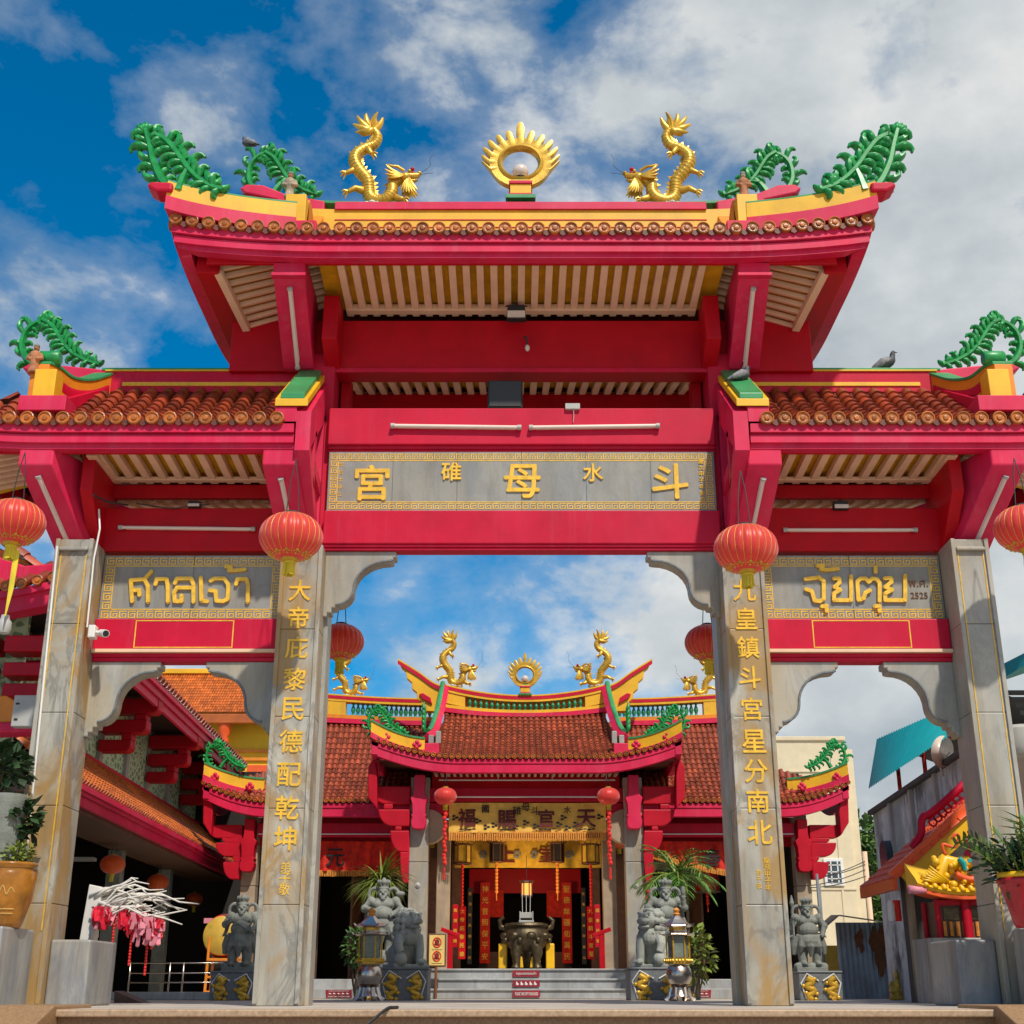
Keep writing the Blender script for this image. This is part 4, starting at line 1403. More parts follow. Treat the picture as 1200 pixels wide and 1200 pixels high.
def figurine(name, label, loc, h, m1='figure', robe='figred'):
    t = thing(name, label, 'figurine', loc, 'clay figurines on the roof ends')
    k = h / 0.34
    b = MB()
    b.lathe([(0.055 * k, 0.0), (0.06 * k, 0.02 * k), (0.048 * k, 0.08 * k), (0.05 * k, 0.14 * k), (0.062 * k, 0.2 * k), (0.06 * k, 0.235 * k), (0.028 * k, 0.262 * k), (0.0, 0.27 * k)], (0, 0, 0), 12)
    for s in (-1, 1):
        b.tube([(s * 0.05 * k, 0, 0.23 * k), (s * 0.075 * k, -0.01, 0.17 * k), (s * 0.03 * k, -0.055 * k, 0.15 * k)], [0.024 * k, 0.024 * k, 0.016 * k], 7)
        b.ball((s * 0.022 * k, -0.02, 0.012 * k), (0.022 * k, 0.035 * k, 0.015 * k), 8, 5)
    b.build('robe', M[m1], t, smooth=True, remesh=0.007)
    b = MB()
    b.ball((0, 0, 0.295 * k), (0.032 * k, 0.034 * k, 0.04 * k), 10, 8)
    b.ball((0, -0.034 * k, 0.29 * k), 0.008 * k, 6, 4)
    b.build('head', M[robe], t, smooth=True)
    b = MB()
    b.lathe([(0.034 * k, 0.31 * k), (0.03 * k, 0.335 * k), (0.012 * k, 0.35 * k), (0.0, 0.355 * k)], (0, 0, 0), 10)
    b.build('hat', M['stone'], t, smooth=True)
    return t


for px, Y, z, hh, lab, m1, m2 in ((341, 13.0, 8.84, 0.36, 'small clay figurine in pale robe on the upper roof block under the perched bird', 'figure', 'figred'),
                                 (870, 13.0, 8.84, 0.36, 'small dark clay figurine on the upper roof block near the cloudy sky', 'figred', 'figure'),
                                 (40, 13.1, 6.62, 0.36, 'small brown clay figurine on the wing roof block over the stained left pillar', 'figred', 'figred'),
                                 ):
    figurine('clay_figurine', lab, (at(px, 200, Y).x if z > 8 else at(px, 430, Y).x, Y, z), hh, m1, m2)


def pigeon(label, loc, yaw, lean=0.5, s=1.0):
    t = thing('pigeon', label, 'pigeon', loc, 'pigeons perched on the gate')
    b = MB()
    P = spline([(-0.13, 0.03, 0.012), (-0.08, 0.055, 0.035), (-0.01, 0.085, 0.062), (0.06, 0.12, 0.058), (0.085, 0.165, 0.034), (0.092, 0.20, 0.030), (0.105, 0.222, 0.026), (0.118, 0.222, 0.014)], 4)
    b.tube([(x, 0, z) for x, z, r in P], [r for x, z, r in P], 10)
    b.tube([(-0.10, 0, 0.045), (-0.17, 0, 0.01), (-0.22, 0, -0.015)], [0.03, 0.032, 0.026], 8, 0.35)
    body = b.build('body', M['pigeon'], t, smooth=True)
    for sd in (-1, 1):
        b = MB()
        b.tube([(0.06, sd * 0.05, 0.13), (-0.02, sd * 0.064, 0.10), (-0.12, sd * 0.045, 0.045), (-0.18, sd * 0.02, 0.015)], [0.03, 0.048, 0.035, 0.008], 8, 0.5, (0, 1, 0))
        b.build('wing', M['pigeonlt'], t, smooth=True)
        b = MB()
        b.tube([(0.01, sd * 0.022, 0.05), (0.015, sd * 0.024, 0.0)], 0.006, 5)
        b.tube([(0.0, sd * 0.024, 0.004), (0.045, sd * 0.026, 0.002)], 0.005, 5)
        b.build('leg', M['rust'], t)
    b = MB()
    b.tube([(0.122, 0, 0.222), (0.15, 0, 0.212)], [0.009, 0.002], 6)
    b.build('beak', M['black'], t)
    t.rotation_euler = (0, 0, yaw)
    t.scale = (s, s, s)
    return t


p = at(291, 172, YM)
pigeon('black bird perched on top of a green leaf scroll of the upper roof', (p.x, YM, p.z - 0.02), R(150), s=0.85)
p = at(1038, 438, WYM)
pigeon('grey pigeon standing on the green ridge cap of the right wing roof', (p.x, WYM - 0.02, 7.185), R(-20), s=1.05)
p = at(888, 462, 13.3)
pigeon('dark pigeon crouching on the sloping green gable cap by the tile rows', (gx(2.52), 13.45, 6.68), R(25), s=0.95)
p = at(908, 398, 13.9)
pigeon('dark pigeon roosting in the shade of the upper soffit slats', (gx(2.70), 13.93, 7.80), R(60), s=0.7)

# --- red lanterns
def lantern(label, loc, D, cord, tassel=0.16, group='red lanterns on the gate', silk='lantern', rich=True, long_tassel=None, name='red_lantern'):
    """loc = centre of the lantern"""
    r = D / 2
    t = thing(name, label, 'lantern', loc, group)
    b = MB()
    prof = []
    n = 16
    hz = r * 0.76
    for i in range(n + 1):
        a = -math.pi / 2 + math.pi * i / n
        rr = r * max(0.24, math.cos(a) ** 0.85) if 0 < i < n else r * 0.24
        prof.append((rr, hz * math.sin(a)))
    b.lathe(prof, (0, 0, 0), 96 if rich else 48, rib=0.045, ribk=24 if rich else 16)
    sh = b.build('shade', M[silk], t, smooth=True)
    b = MB()
    b.lathe([(r * 0.27, hz * 0.97), (r * 0.27, hz * 1.05), (r * 0.2, hz * 1.10), (0, hz * 1.10)], (0, 0, 0), 20)
    b.build('top_cap', M['gold' if not rich else 'wire'], t, auto=40)
    b = MB()
    b.lathe([(r * 0.2, -hz * 1.12), (r * 0.29, -hz * 1.05), (r * 0.29, -hz * 0.96), (r * 0.2, -hz * 0.9)], (0, 0, 0), 20)
    if rich:   # golden cloud pattern round the foot of the shade
        for i in range(12):
            a = 2 * math.pi * i / 12
            for da, dz, q in ((0, 0.0, 0.075), (0.13, -0.04, 0.055), (-0.13, -0.04, 0.055), (0.0, -0.1, 0.06)):
                zz_ = -0.80 + dz
                rr = r * math.cos(math.asin(max(-0.99, zz_))) ** 0.85 * 1.0
                c = V((rr * math.cos(a + da), rr * math.sin(a + da), zz_ * hz))
                b.ball(c, (r * q * 0.8, r * q * 0.8, r * q * 0.55), 8, 5)
    b.build('gold_trim', M['gold'], t, auto=50)
    if rich:
        b = MB()
        for i in range(24):
            a = 2 * math.pi * i / 24 + 0.0
            pts = []
            for j in range(13):
                q = -1.15 + 2.3 * j / 12
                rr = r * max(0.24, math.cos(q) ** 0.85) * (1 + 0.045 * (0 - 0.6)) + 0.003
                pts.append((rr * math.cos(a), rr * math.sin(a), hz * math.sin(q)))
            b.tube(pts, 0.0022, 4, cap=False)
        b.build('gold_wires', M['goldtext'], t)
    b = MB()
    z0 = -hz * 1.08
    for i in range(22):
        a = 2 * math.pi * i / 22
        q = 0.55 + 0.45 * random.random()
        rr = r * 0.17 * q
        b.tube([(rr * math.cos(a), rr * math.sin(a), z0), (rr * 1.08 * math.cos(a), rr * 1.08 * math.sin(a), z0 - tassel * 0.6), (rr * 1.2 * math.cos(a), rr * 1.2 * math.sin(a), z0 - tassel * random.uniform(0.88, 1.0))],
               r * 0.034, 4)
    b.lathe([(r * 0.05, z0 + 0.02), (r * 0.2, z0), (r * 0.2, z0 - 0.03), (r * 0.05, z0 - 0.03)], (0, 0, 0), 12)
    b.build('tassel', M['lime'], t)
    if long_tassel:
        b = MB()
        z = z0 - tassel
        i = 0
        while z > z0 - tassel - long_tassel:
            b.ball((0.012 * math.sin(i * 2.1), 0.012 * math.cos(i * 1.7), z), (0.042, 0.042, 0.05), 8, 6)
            z -= 0.075
            i += 1
        b.tube([(0, 0, z0), (0, 0, z)], 0.012, 5)
        b.tube([(0, 0, z), (0, 0, z - 0.22)], [0.02, 0.028], 6)
        b.build('beaded_tassel', M['redtassel'], t)
    b = MB()
    for s in (-1, 1):
        b.tube([(s * r * 0.2, 0, hz * 1.05), (s * r * 0.12 + 0.0, 0.01, hz * 1.05 + cord * 0.6), (0, 0.02, hz * 1.05 + cord)], 0.006, 5)
    b.build('cord', M['wire'], t)
    return t


LD = 0.655
for px, py, Y, lab in ((341, 629, 12.8, 'red lantern in front of the left inner pillar with the column of characters'),
                       (874, 643, 12.8, 'red lantern in front of the right inner pillar with the column of characters'),
                       (17, 612, 12.75, 'red lantern cut by the picture edge over the stained outer pillar and pink pavilion roof'),
                       (1201, 619, 12.75, 'red lantern cut by the picture edge beside the outer pillar under the cloudy sky')):
    p = at(px, py, Y)
    lantern(lab, p, LD if abs(px - 600) < 400 else 0.62, 0.62 if py > 625 else 0.55)
# yellow ribbon and flask-like bottle under the far left lantern
p = at(10, 690, 12.75)
b = MB()
b.tube([at(20, 645, 12.75), at(13, 690, 12.76), at(6, 722, 12.75)], [0.035, 0.03, 0.008], 6, 0.3)
tag(b.build('yellow_ribbon', M['lime'], None, org=p), 'yellow ribbon trailing below the lantern at the picture edge', 'ribbon')
p = at(5, 732, 12.9)
bt = thing('glass_flask', 'clear flask hanging at the picture edge below the yellow ribbon', 'bottle', p)
b = MB()
b.lathe([(0.04, 0.10), (0.045, 0.06), (0.07, 0.03), (0.075, -0.05), (0.06, -0.09), (0, -0.095)], (0, 0, 0), 14)
b.build('body', M['gbox'], bt, auto=50)
b = MB().tube([(0, 0, 0.1), (0.01, 0, 0.32)], 0.005, 5)
b.build('cord', M['wire'], bt)
for px, py, lab in ((399, 752, 'red lantern hanging behind the gate beside the left inner pillar, over a dragon'),
                    (830, 753, 'red lantern hanging behind the gate beside the right inner pillar')):
    p = at(px, py, 16.3)
    lantern(lab, p, 0.60, 0.5, 0.18)

# --- fluorescent tubes
def strip_light(label, p, q, r=0.024, mat='tubewh'):
    p, q = V(p), V(q)
    t = thing('fluorescent_tube', label, 'tube light', p, 'fluorescent tubes on the gate')
    d = q - p
    b = MB().tube([d * 0.03, d * 0.97], r, 10)
    b.build('tube', M['tubewh'], t, auto=50)
    for w in (0.0, 0.97):
        b = MB().tube([d * w, d * (w + 0.03)], r * 1.35, 10)
        b.build('end_cap', M['gbox'], t, auto=50)
    off = V((0, r * 1.5, 0)) if abs(d.y) < 0.2 else V((0, 0, r * 1.6))
    MB().beam(d * 0.05 + off, d * 0.95 + off, r * 2, r * 1.2).build('batten', M['white'], t, bevel=0.004)
    return t


for sgn, side in ((-1, 'left'), (1, 'right')):
    strip_light('fluorescent tube under the upper corbel on the %s, seen end-on and steep' % side, (gx(sgn * 2.65), 13.04, 7.68), (gx(sgn * 2.65), 13.86, 7.06))
    strip_light('fluorescent tube under the inner corbel above the %s inner lantern' % side, (gx(sgn * 2.62), 13.1, 5.36), (gx(sgn * 2.54), 13.72, 4.82))
    strip_light('fluorescent tube slanting down to the top of the %s outer pillar' % side, (gx(sgn * 5.25), 13.08, 5.38), (gx(sgn * 5.0), 13.72, 4.70))
a, b_ = at(139, 618, 13.82), at(299, 620, 13.82)
strip_light('fluorescent tube on the dark beam above the Thai plaque beside the camera pillar', a, b_, 0.02)
a, b_ = at(918, 621, 13.82), at(1075, 621, 13.82)
strip_light('fluorescent tube on the dark beam above the Thai plaque with the year', a, b_, 0.02)
a, b_ = at(458, 499, 13.76), at(611, 501, 13.76)
strip_light('left one of two fluorescent tubes in a row above the five-character plaque', a, b_, 0.024)
a, b_ = at(620, 501, 13.76), at(773, 499, 13.76)
strip_light('right one of two fluorescent tubes in a row above the five-character plaque', a, b_, 0.024)

# --- floodlights, loudspeaker, camera, boxes
def floodlight(label, loc, w=0.2, h=0.16):
    t = thing('floodlight', label, 'floodlight', loc)
    b = MB().prism([(-0.5 * w, -0.5 * h), (0.5 * w, -0.5 * h), (0.42 * w, 0.5 * h), (-0.42 * w, 0.5 * h)], -0.04, 0.06)
    b.build('housing', M['black'], t, bevel=0.008)
    MB().box(-0.44 * w, 0.44 * w, -0.052, -0.04, -0.42 * h, 0.05 * h).build('front_glass', M['globe'], t, bevel=0.003)
    b = MB()
    b.box(-0.55 * w, 0.55 * w, 0.0, 0.02, 0.5 * h, 0.56 * h)
    b.box(-0.02, 0.02, 0.0, 0.03, 0.5 * h, 0.8 * h)
    b.build('bracket', M['black'], t, bevel=0.003)
    return t


floodlight('black floodlight hanging under the slats of the upper soffit', at(605, 367, 13.75), 0.24, 0.19)
floodlight('small floodlight on the beam over the right Thai plaque', at(985, 593, 13.84), 0.18, 0.10)
floodlight('small floodlight on the beam over the left Thai plaque', at(228, 592, 13.84), 0.15, 0.07)
p = at(592, 463, 13.9)
t = thing('loudspeaker', 'black box loudspeaker standing on the centre beam', 'loudspeaker', (p.x, 13.9, 6.52))
MB().box(-0.205, 0.205, -0.1, 0.2, 0.0, 0.36).build('cabinet', M['black'], t, bevel=0.015)
MB().box(-0.185, 0.185, -0.112, -0.1, 0.02, 0.34).build('grille', M['wire'], t, bevel=0.004)
p = at(671, 477, 13.78)
b = MB().box(-0.085, 0.085, -0.02, 0.05, -0.03, 0.04)
b.tube([(0.01, -0.005, -0.03), (0.012, -0.01, -0.12), (0.005, -0.005, -0.2)], 0.005, 5)
tag(b.xform(Matrix.Translation(p)).build('junction_box', M['gbox'], None, org=p, bevel=0.004), 'small white junction box on the centre beam right of the loudspeaker', 'junction box')
p = at(617, 400, 13.9)
t = thing('hanging_bulb', 'small bulb hanging on a bent wire from the upper beam', 'light bulb', p)
MB().tube([(-0.03, 0.05, 0.09), (0.0, -0.01, 0.05), (0.01, -0.02, -0.06)], 0.012, 6).build('flex', M['wire'], t)
MB().ball((0.01, -0.02, -0.10), (0.03, 0.03, 0.045), 10, 8).build('bulb', M['globe'], t, smooth=True)
p = at(113, 741, 13.6)
t = thing('security_camera', 'white security camera on the inner edge of the left outer pillar', 'security camera', p)
MB().box(-0.075, 0.0, -0.06, 0.06, -0.07, 0.07).build('mount', M['white'], t, bevel=0.01)
MB().tube([(0.0, -0.02, 0.0), (0.05, -0.03, -0.01), (0.08, -0.04, -0.03)], 0.015, 6).build('arm', M['white'], t)
c = MB().tube([(0.04, 0.03, 0.0), (0.14, -0.12, -0.045)], [0.04, 0.042], 12).build('camera_body', M['white'], t, auto=40)
MB().tube([(0.137, -0.115, -0.043), (0.146, -0.128, -0.047)], 0.033, 12).build('lens', M['black'], c, auto=40)
b = MB().tube([at(116, 597, 13.5), at(117, 620, 13.42), at(110, 655, 13.4), at(102, 735, 13.4)], 0.010, 6)
b.tube([at(98, 640, 13.42), at(62, 700, 13.41), at(30, 1000, 13.41)][0:0] or [at(67, 640, 13.42), at(30, 1010, 13.42)], 0.012, 6)
tag(b.build('conduit_pipe', M['white'], None, org=at(102, 735, 13.4)), 'thin white conduit running down the stained outer pillar', 'conduit')
b = MB()
b.tube([at(160, 590, 13.84), at(200, 596, 13.83), at(245, 591, 13.84)], 0.008, 5)
b.tube([at(110, 580, 13.3), at(125, 588, 13.6), at(150, 592, 13.84)], 0.012, 5)
tag(b.build('loose_cable', M['wire'], None, org=at(200, 592, 13.84)), 'black cable sagging along the beam above the left Thai plaque', 'cable')
p = at(30, 835, 14.8)
t = thing('meter_box', 'grey metal meter box beside the stained outer pillar', 'electrical box', p)
MB().box(-0.13, 0.14, -0.06, 0.08, -0.17, 0.19).build('cabinet', M['gbox'], t, bevel=0.008)
MB().box(-0.10, -0.06, -0.068, -0.06, 0.08, 0.10).box(-0.10, -0.06, -0.068, -0.06, -0.10, -0.08).build('hinge', M['black'], t)
# ------------------------------------------------------------------ the temple behind the gate
XT = 0.28
TEMPLE = thing('temple_hall', 'old temple with curved red tiled roofs and open dark halls behind the gate', 'temple', (XT, 28, 0), world=True)


def tx_(dx): return XT + dx


def tpart(name, mat, mb, bevel=0.0, parent=None, auto=None, smooth=False): return mb.build(name, M[mat], parent or TEMPLE, bevel=bevel, auto=auto, smooth=smooth)


# steps and floor
mb = MB()
for i in range(3):
    mb.box(tx_(-1.95), tx_(1.95), 24.28 + 0.32 * i, 25.6, 0.002 + 0.17 * i * 0.9, 0.17 * (i + 1) - 0.034)
    mb.box(tx_(-1.97), tx_(1.97), 24.25 + 0.32 * i, 25.6, 0.17 * (i + 1) - 0.034, 0.17 * (i + 1))
mb.box(tx_(-5.75), tx_(5.75), 25.9, 34, 0.0, 0.34)
mb.box(tx_(-5.75), tx_(5.75), 25.5, 34, 0.0, 0.17)
mb.box(tx_(-2.3), tx_(2.3), 25.3, 34, 0.003, 0.512)
tpart('step', 'steps', mb, 0.008)
# back walls, side walls, ceiling of the dark halls
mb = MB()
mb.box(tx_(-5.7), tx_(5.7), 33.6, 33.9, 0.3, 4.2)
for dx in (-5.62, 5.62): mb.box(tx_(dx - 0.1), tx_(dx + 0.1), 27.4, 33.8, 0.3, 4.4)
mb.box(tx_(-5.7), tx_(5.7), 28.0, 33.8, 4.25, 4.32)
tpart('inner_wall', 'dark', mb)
for dx in (-2.05, 2.05):   # wall piers between the three halls
    tpart('pier', 'wood', MB().box(tx_(dx - 0.22), tx_(dx + 0.22), 27.6, 29.0, 0.5, 4.2), 0.01)

# front pillars with stone shafts and red hanging posts
for s in (-1, 1):
    mb = MB()
    for z0, z1 in ((0.1, 2.44), (2.45, 3.30), (3.31, 4.05)): mb.box(tx_(s * 1.89), tx_(s * 2.25), 25.62, 25.98, z0, z1)
    pl = tpart('pillar', 'marble', mb, 0.01)
    mb = MB()
    mb.lathe([(0.03, 0), (0.035, -0.015), (0.015, -0.03), (0, -0.03)], (tx_(s * 2.07), 25.61, 2.02), 12, 'y')
    mb.lathe([(0.05, 0.01), (0.052, -0.006), (0.035, -0.01)], (tx_(s * 2.07), 25.61, 2.02), 12, 'y')
    tpart('boss', 'gbox', mb, 0, pl, auto=40)
    prof = [(3.04, 0.06), (3.06, 0.115), (3.12, 0.14), (3.2, 0.145), (3.26, 0.12), (3.28, 0.14), (3.30, 0.145), (3.32, 0.12), (3.42, 0.125), (3.52, 0.13), (3.60, 0.16), (3.63, 0.165), (3.66, 0.14), (3.68, 0.11), (3.8, 0.10), (4.06, 0.10)]
    mb = MB()
    P_ = [(tx_(s * 2.07) - w, z) for z, w in prof] + [(tx_(s * 2.07) + w, z) for z, w in prof[::-1]]
    mb.prism(P_, 25.38, 25.64)
    tpart('hanging_post', 'pink', mb, 0.015, pl)
    # corner bracket arms fanning out to the eave corner
    mb = MB()
    xs = s * 2.25
    def arm(x1, z0, z1, y0=25.5, y1=25.75):
        n = 8
        w = abs(x1) - 2.25
        r_ = min((z1 - z0) * 0.9, w * 0.6)
        pts = [(2.25, z0), (abs(x1) - r_, z0)]
        for i in range(1, n + 1):
            a = i / n * math.pi / 2
            pts.append((abs(x1) - r_ + r_ * math.sin(a), z0 + (z1 - z0) * (1 - math.cos(a))))
        pts += [(2.25, z1)]
        mb.prism([(tx_(s * a), b) for a, b in pts], y0, y1)
    arm(2.42, 2.05, 2.62)
    arm(2.62, 2.62, 3.02)
    mb.prism([(tx_(s * a), b) for a, b in ((2.40, 3.02), (2.53, 3.02), (2.53, 3.10), (2.40, 3.10))], 25.5, 25.75)
    arm(2.86, 3.10, 3.42)
    mb.prism([(tx_(s * a), b) for a, b in ((2.58, 3.42), (2.76, 3.42), (2.76, 3.52), (2.58, 3.52))], 25.5, 25.75)
    arm(3.02, 3.52, 3.86)
    mb.prism([(tx_(s * a), b) for a, b in ((2.86, 3.4), (3.04, 3.6), (3.06, 4.2), (2.94, 4.4), (2.88, 4.0))], 25.25, 25.6)
    tpart('corner_bracket', 'brightred', mb, 0.02)
    mb = MB()
    mb.box(tx_(s * 2.27), tx_(s * 2.55), 25.6, 25.7, 3.11, 3.20).box(tx_(s * 2.27), tx_(s * 2.6), 25.58, 25.7, 3.44, 3.50)
    # stone roundel bracket on the inner side
    mb = MB()
    pts = [(1.90, 3.45)] + [(1.90 - 0.34 * math.sin(a), 3.12 + 0.33 * math.cos(a)) for a in [math.pi * i / 12 for i in range(13)]]
    mb.prism([(tx_(s * a), b) for a, b in pts], 25.7, 25.9)
    tpart('stone_bracket', 'tan', mb, 0.02)

# --- roofs of the temple
def thick_eave(name, path, prof, mat): return tpart(name, mat, MB().loft(path, prof))


def t_lift(dx, a, b, h): return h * ((max(0, abs(dx) - a) / (b - a)) ** 1.8)


def troof(half, a, ridge_half, y0, yr, ze, zr, lift, top_lift, r, step, seg, name, xr=None):
    t_, pan, dd = MB(), MB(), MB()
    xs = xr or (-half, half)
    n = int((xs[1] - xs[0]) / step)
    prs = []
    for i in range(n + 1):
        dx = xs[0] + (xs[1] - xs[0]) * i / n
        tt = 1.0 if abs(dx) < ridge_half else max(0.05, 0.42 * (half - abs(dx)) / (half - ridge_half) + 0.03)
        e = V((tx_(dx), y0, ze + t_lift(dx, a, half, lift)))
        top = V((tx_(dx), yr, zr + t_lift(dx, 0, half, top_lift)))
        prs.append((e, e.lerp(top, tt)))
        disc(dd, e + V((0, -0.02, 0.02)), (0, -1, 0), r * 0.95)
    tile_cols(t_, pan, prs, r, seg, 0.16, V((1, 0, 0)), 4)
    o = tpart(name, 'tile2', t_, auto=50)
    tpart('tile_bed', 'tilepan', pan, parent=o)
    tpart('tile_end_row', 'tdisc', dd, parent=o, auto=40)
    return o


TF = [(0.0, 0.0), (0.02, -0.02), (0.02, -0.09), (0.0, -0.10), (0.0, -0.26), (-0.12, -0.27), (-0.12, 0.0)]


def eave_line(half, a, y0, ze, lift, n=30, xr=None):
    xs = xr or (-half, half)
    return [(V((tx_(xs[0] + (xs[1] - xs[0]) * i / n), y0 + 0.02, ze + t_lift(xs[0] + (xs[1] - xs[0]) * i / n, a, half, lift))), V((0, -1, 0))) for i in range(n + 1)]


# centre porch
CR = troof(2.98, 1.35, 1.74, 25.0, 27.5, 4.33, 5.66, 0.36, 0.12, 0.052, 0.118, 0.17, 'porch_roof')
tpart('eave_fascia', 'pink', MB().loft(eave_line(2.98, 1.35, 25.0, 4.31, 0.36), TF), parent=CR)
for s in (-1, 1):
    tpart('side_fascia', 'pink', MB().loft([(V((tx_(s * 2.98), 25.0 + 2.4 * i / 8, 4.66 - 0.2 * math.sin(i / 8 * math.pi))), V((s, 0, 0))) for i in range(9)], TF), parent=CR)
mb = MB()   # dark soffit and slats
mb.quad((tx_(-2.9), 25.12, 4.3), (tx_(2.9), 25.12, 4.3), (tx_(2.9), 27.5, 4.45), (tx_(-2.9), 27.5, 4.45))
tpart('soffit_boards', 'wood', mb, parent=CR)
mb = MB()
for i in range(30):
    dx = -1.8 + 3.6 * i / 29
    mb.beam((tx_(dx), 25.15, 4.16), (tx_(dx), 26.6, 4.22), 0.05, 0.05)
tpart('rafters', 'gbox', mb, parent=CR)
mb = MB()
mb.box(tx_(-1.89), tx_(1.89), 25.75, 25.95, 3.60, 3.86)
mb.box(tx_(-1.89), tx_(1.89), 25.80, 25.95, 3.40, 3.58)
tpart('porch_beam', 'red', mb, 0.01)
tpart('porch_lintel', 'darkred', MB().box(tx_(-1.89), tx_(1.89), 26.5, 26.7, 3.4, 4.3))
mb = MB()
for z, y in ((3.97, 25.45), (3.68, 25.68)):
    mb.tube([(tx_(-1.7), y, z), (tx_(1.72), y, z)], 0.014, 6)
for dx in (-1.55, -0.55, 0.5, 1.55): mb.tube([(tx_(dx), 25.45, 3.97), (tx_(dx), 25.45, 4.15)], 0.008, 5)
tpart('conduit', 'white', mb)

# ridge with green balusters between yellow bands, rising to two horns
def curve_band(name, mat, parent, x0, x1, zf, z0, z1, w, y, n=28, bevel=0.0, xt=None):
    path = [(V((tx_(x0 + (x1 - x0) * i / n), y, zf(x0 + (x1 - x0) * i / n))), V((0, -1, 0))) for i in range(n + 1)]
    return tpart(name, mat, MB().loft(path, [(w, z0), (w, z1), (-w, z1), (-w, z0)]), bevel, parent)


def baluster(mb, x, y, z, h, r):
    mb.lathe([(r * 0.8, 0), (r * 0.8, h * 0.1), (r * 0.45, h * 0.16), (r, h * 0.42), (r * 0.9, h * 0.55), (r * 0.42, h * 0.78), (r * 0.5, h * 0.86), (r * 0.8, h * 0.9), (r * 0.8, h)], (x, y, z), 10)


zr_ = lambda x: 0.24 * (abs(x) / 1.74) ** 2
curve_band('ridge_base', 'pink', CR, -1.74, 1.74, lambda x: zr_(x) * 0.5, 5.58, 5.67, 0.15, 27.5)
curve_band('ridge_rail', 'yellow', CR, -1.74, 1.74, lambda x: zr_(x) * 0.55, 5.67, 5.735, 0.13, 27.5)
curve_band('ridge_rail', 'yellow', CR, -1.74, 1.74, zr_, 5.91, 5.96, 0.13, 27.5)
curve_band('ridge_band', 'red', CR, -1.74, 1.74, zr_, 5.96, 6.03, 0.137, 27.5)
curve_band('ridge_cap', 'yellow', CR, -1.74, 1.74, zr_, 6.03, 6.06, 0.14, 27.5)
curve_band('ridge_core', 'orange', CR, -1.74, 1.74, lambda x: zr_(x) * 0.8, 5.7, 5.95, 0.02, 27.56)
for s in (-1, 1):
    curve_band('ridge_panel', 'yellow', CR, s * 1.28, s * 1.72, lambda x: zr_(x) * 0.85, 5.70, 5.94, 0.11, 27.5)
for i in range(21):
    mb = MB()
    dx = -1.18 + 2.36 * i / 20
    z0 = 5.735 + zr_(dx) * 0.55
    baluster(mb, tx_(dx), 27.42, z0, 0.18 + zr_(dx) * 0.45, 0.045)
    tpart('baluster', 'jade', mb, 0, CR, auto=50)
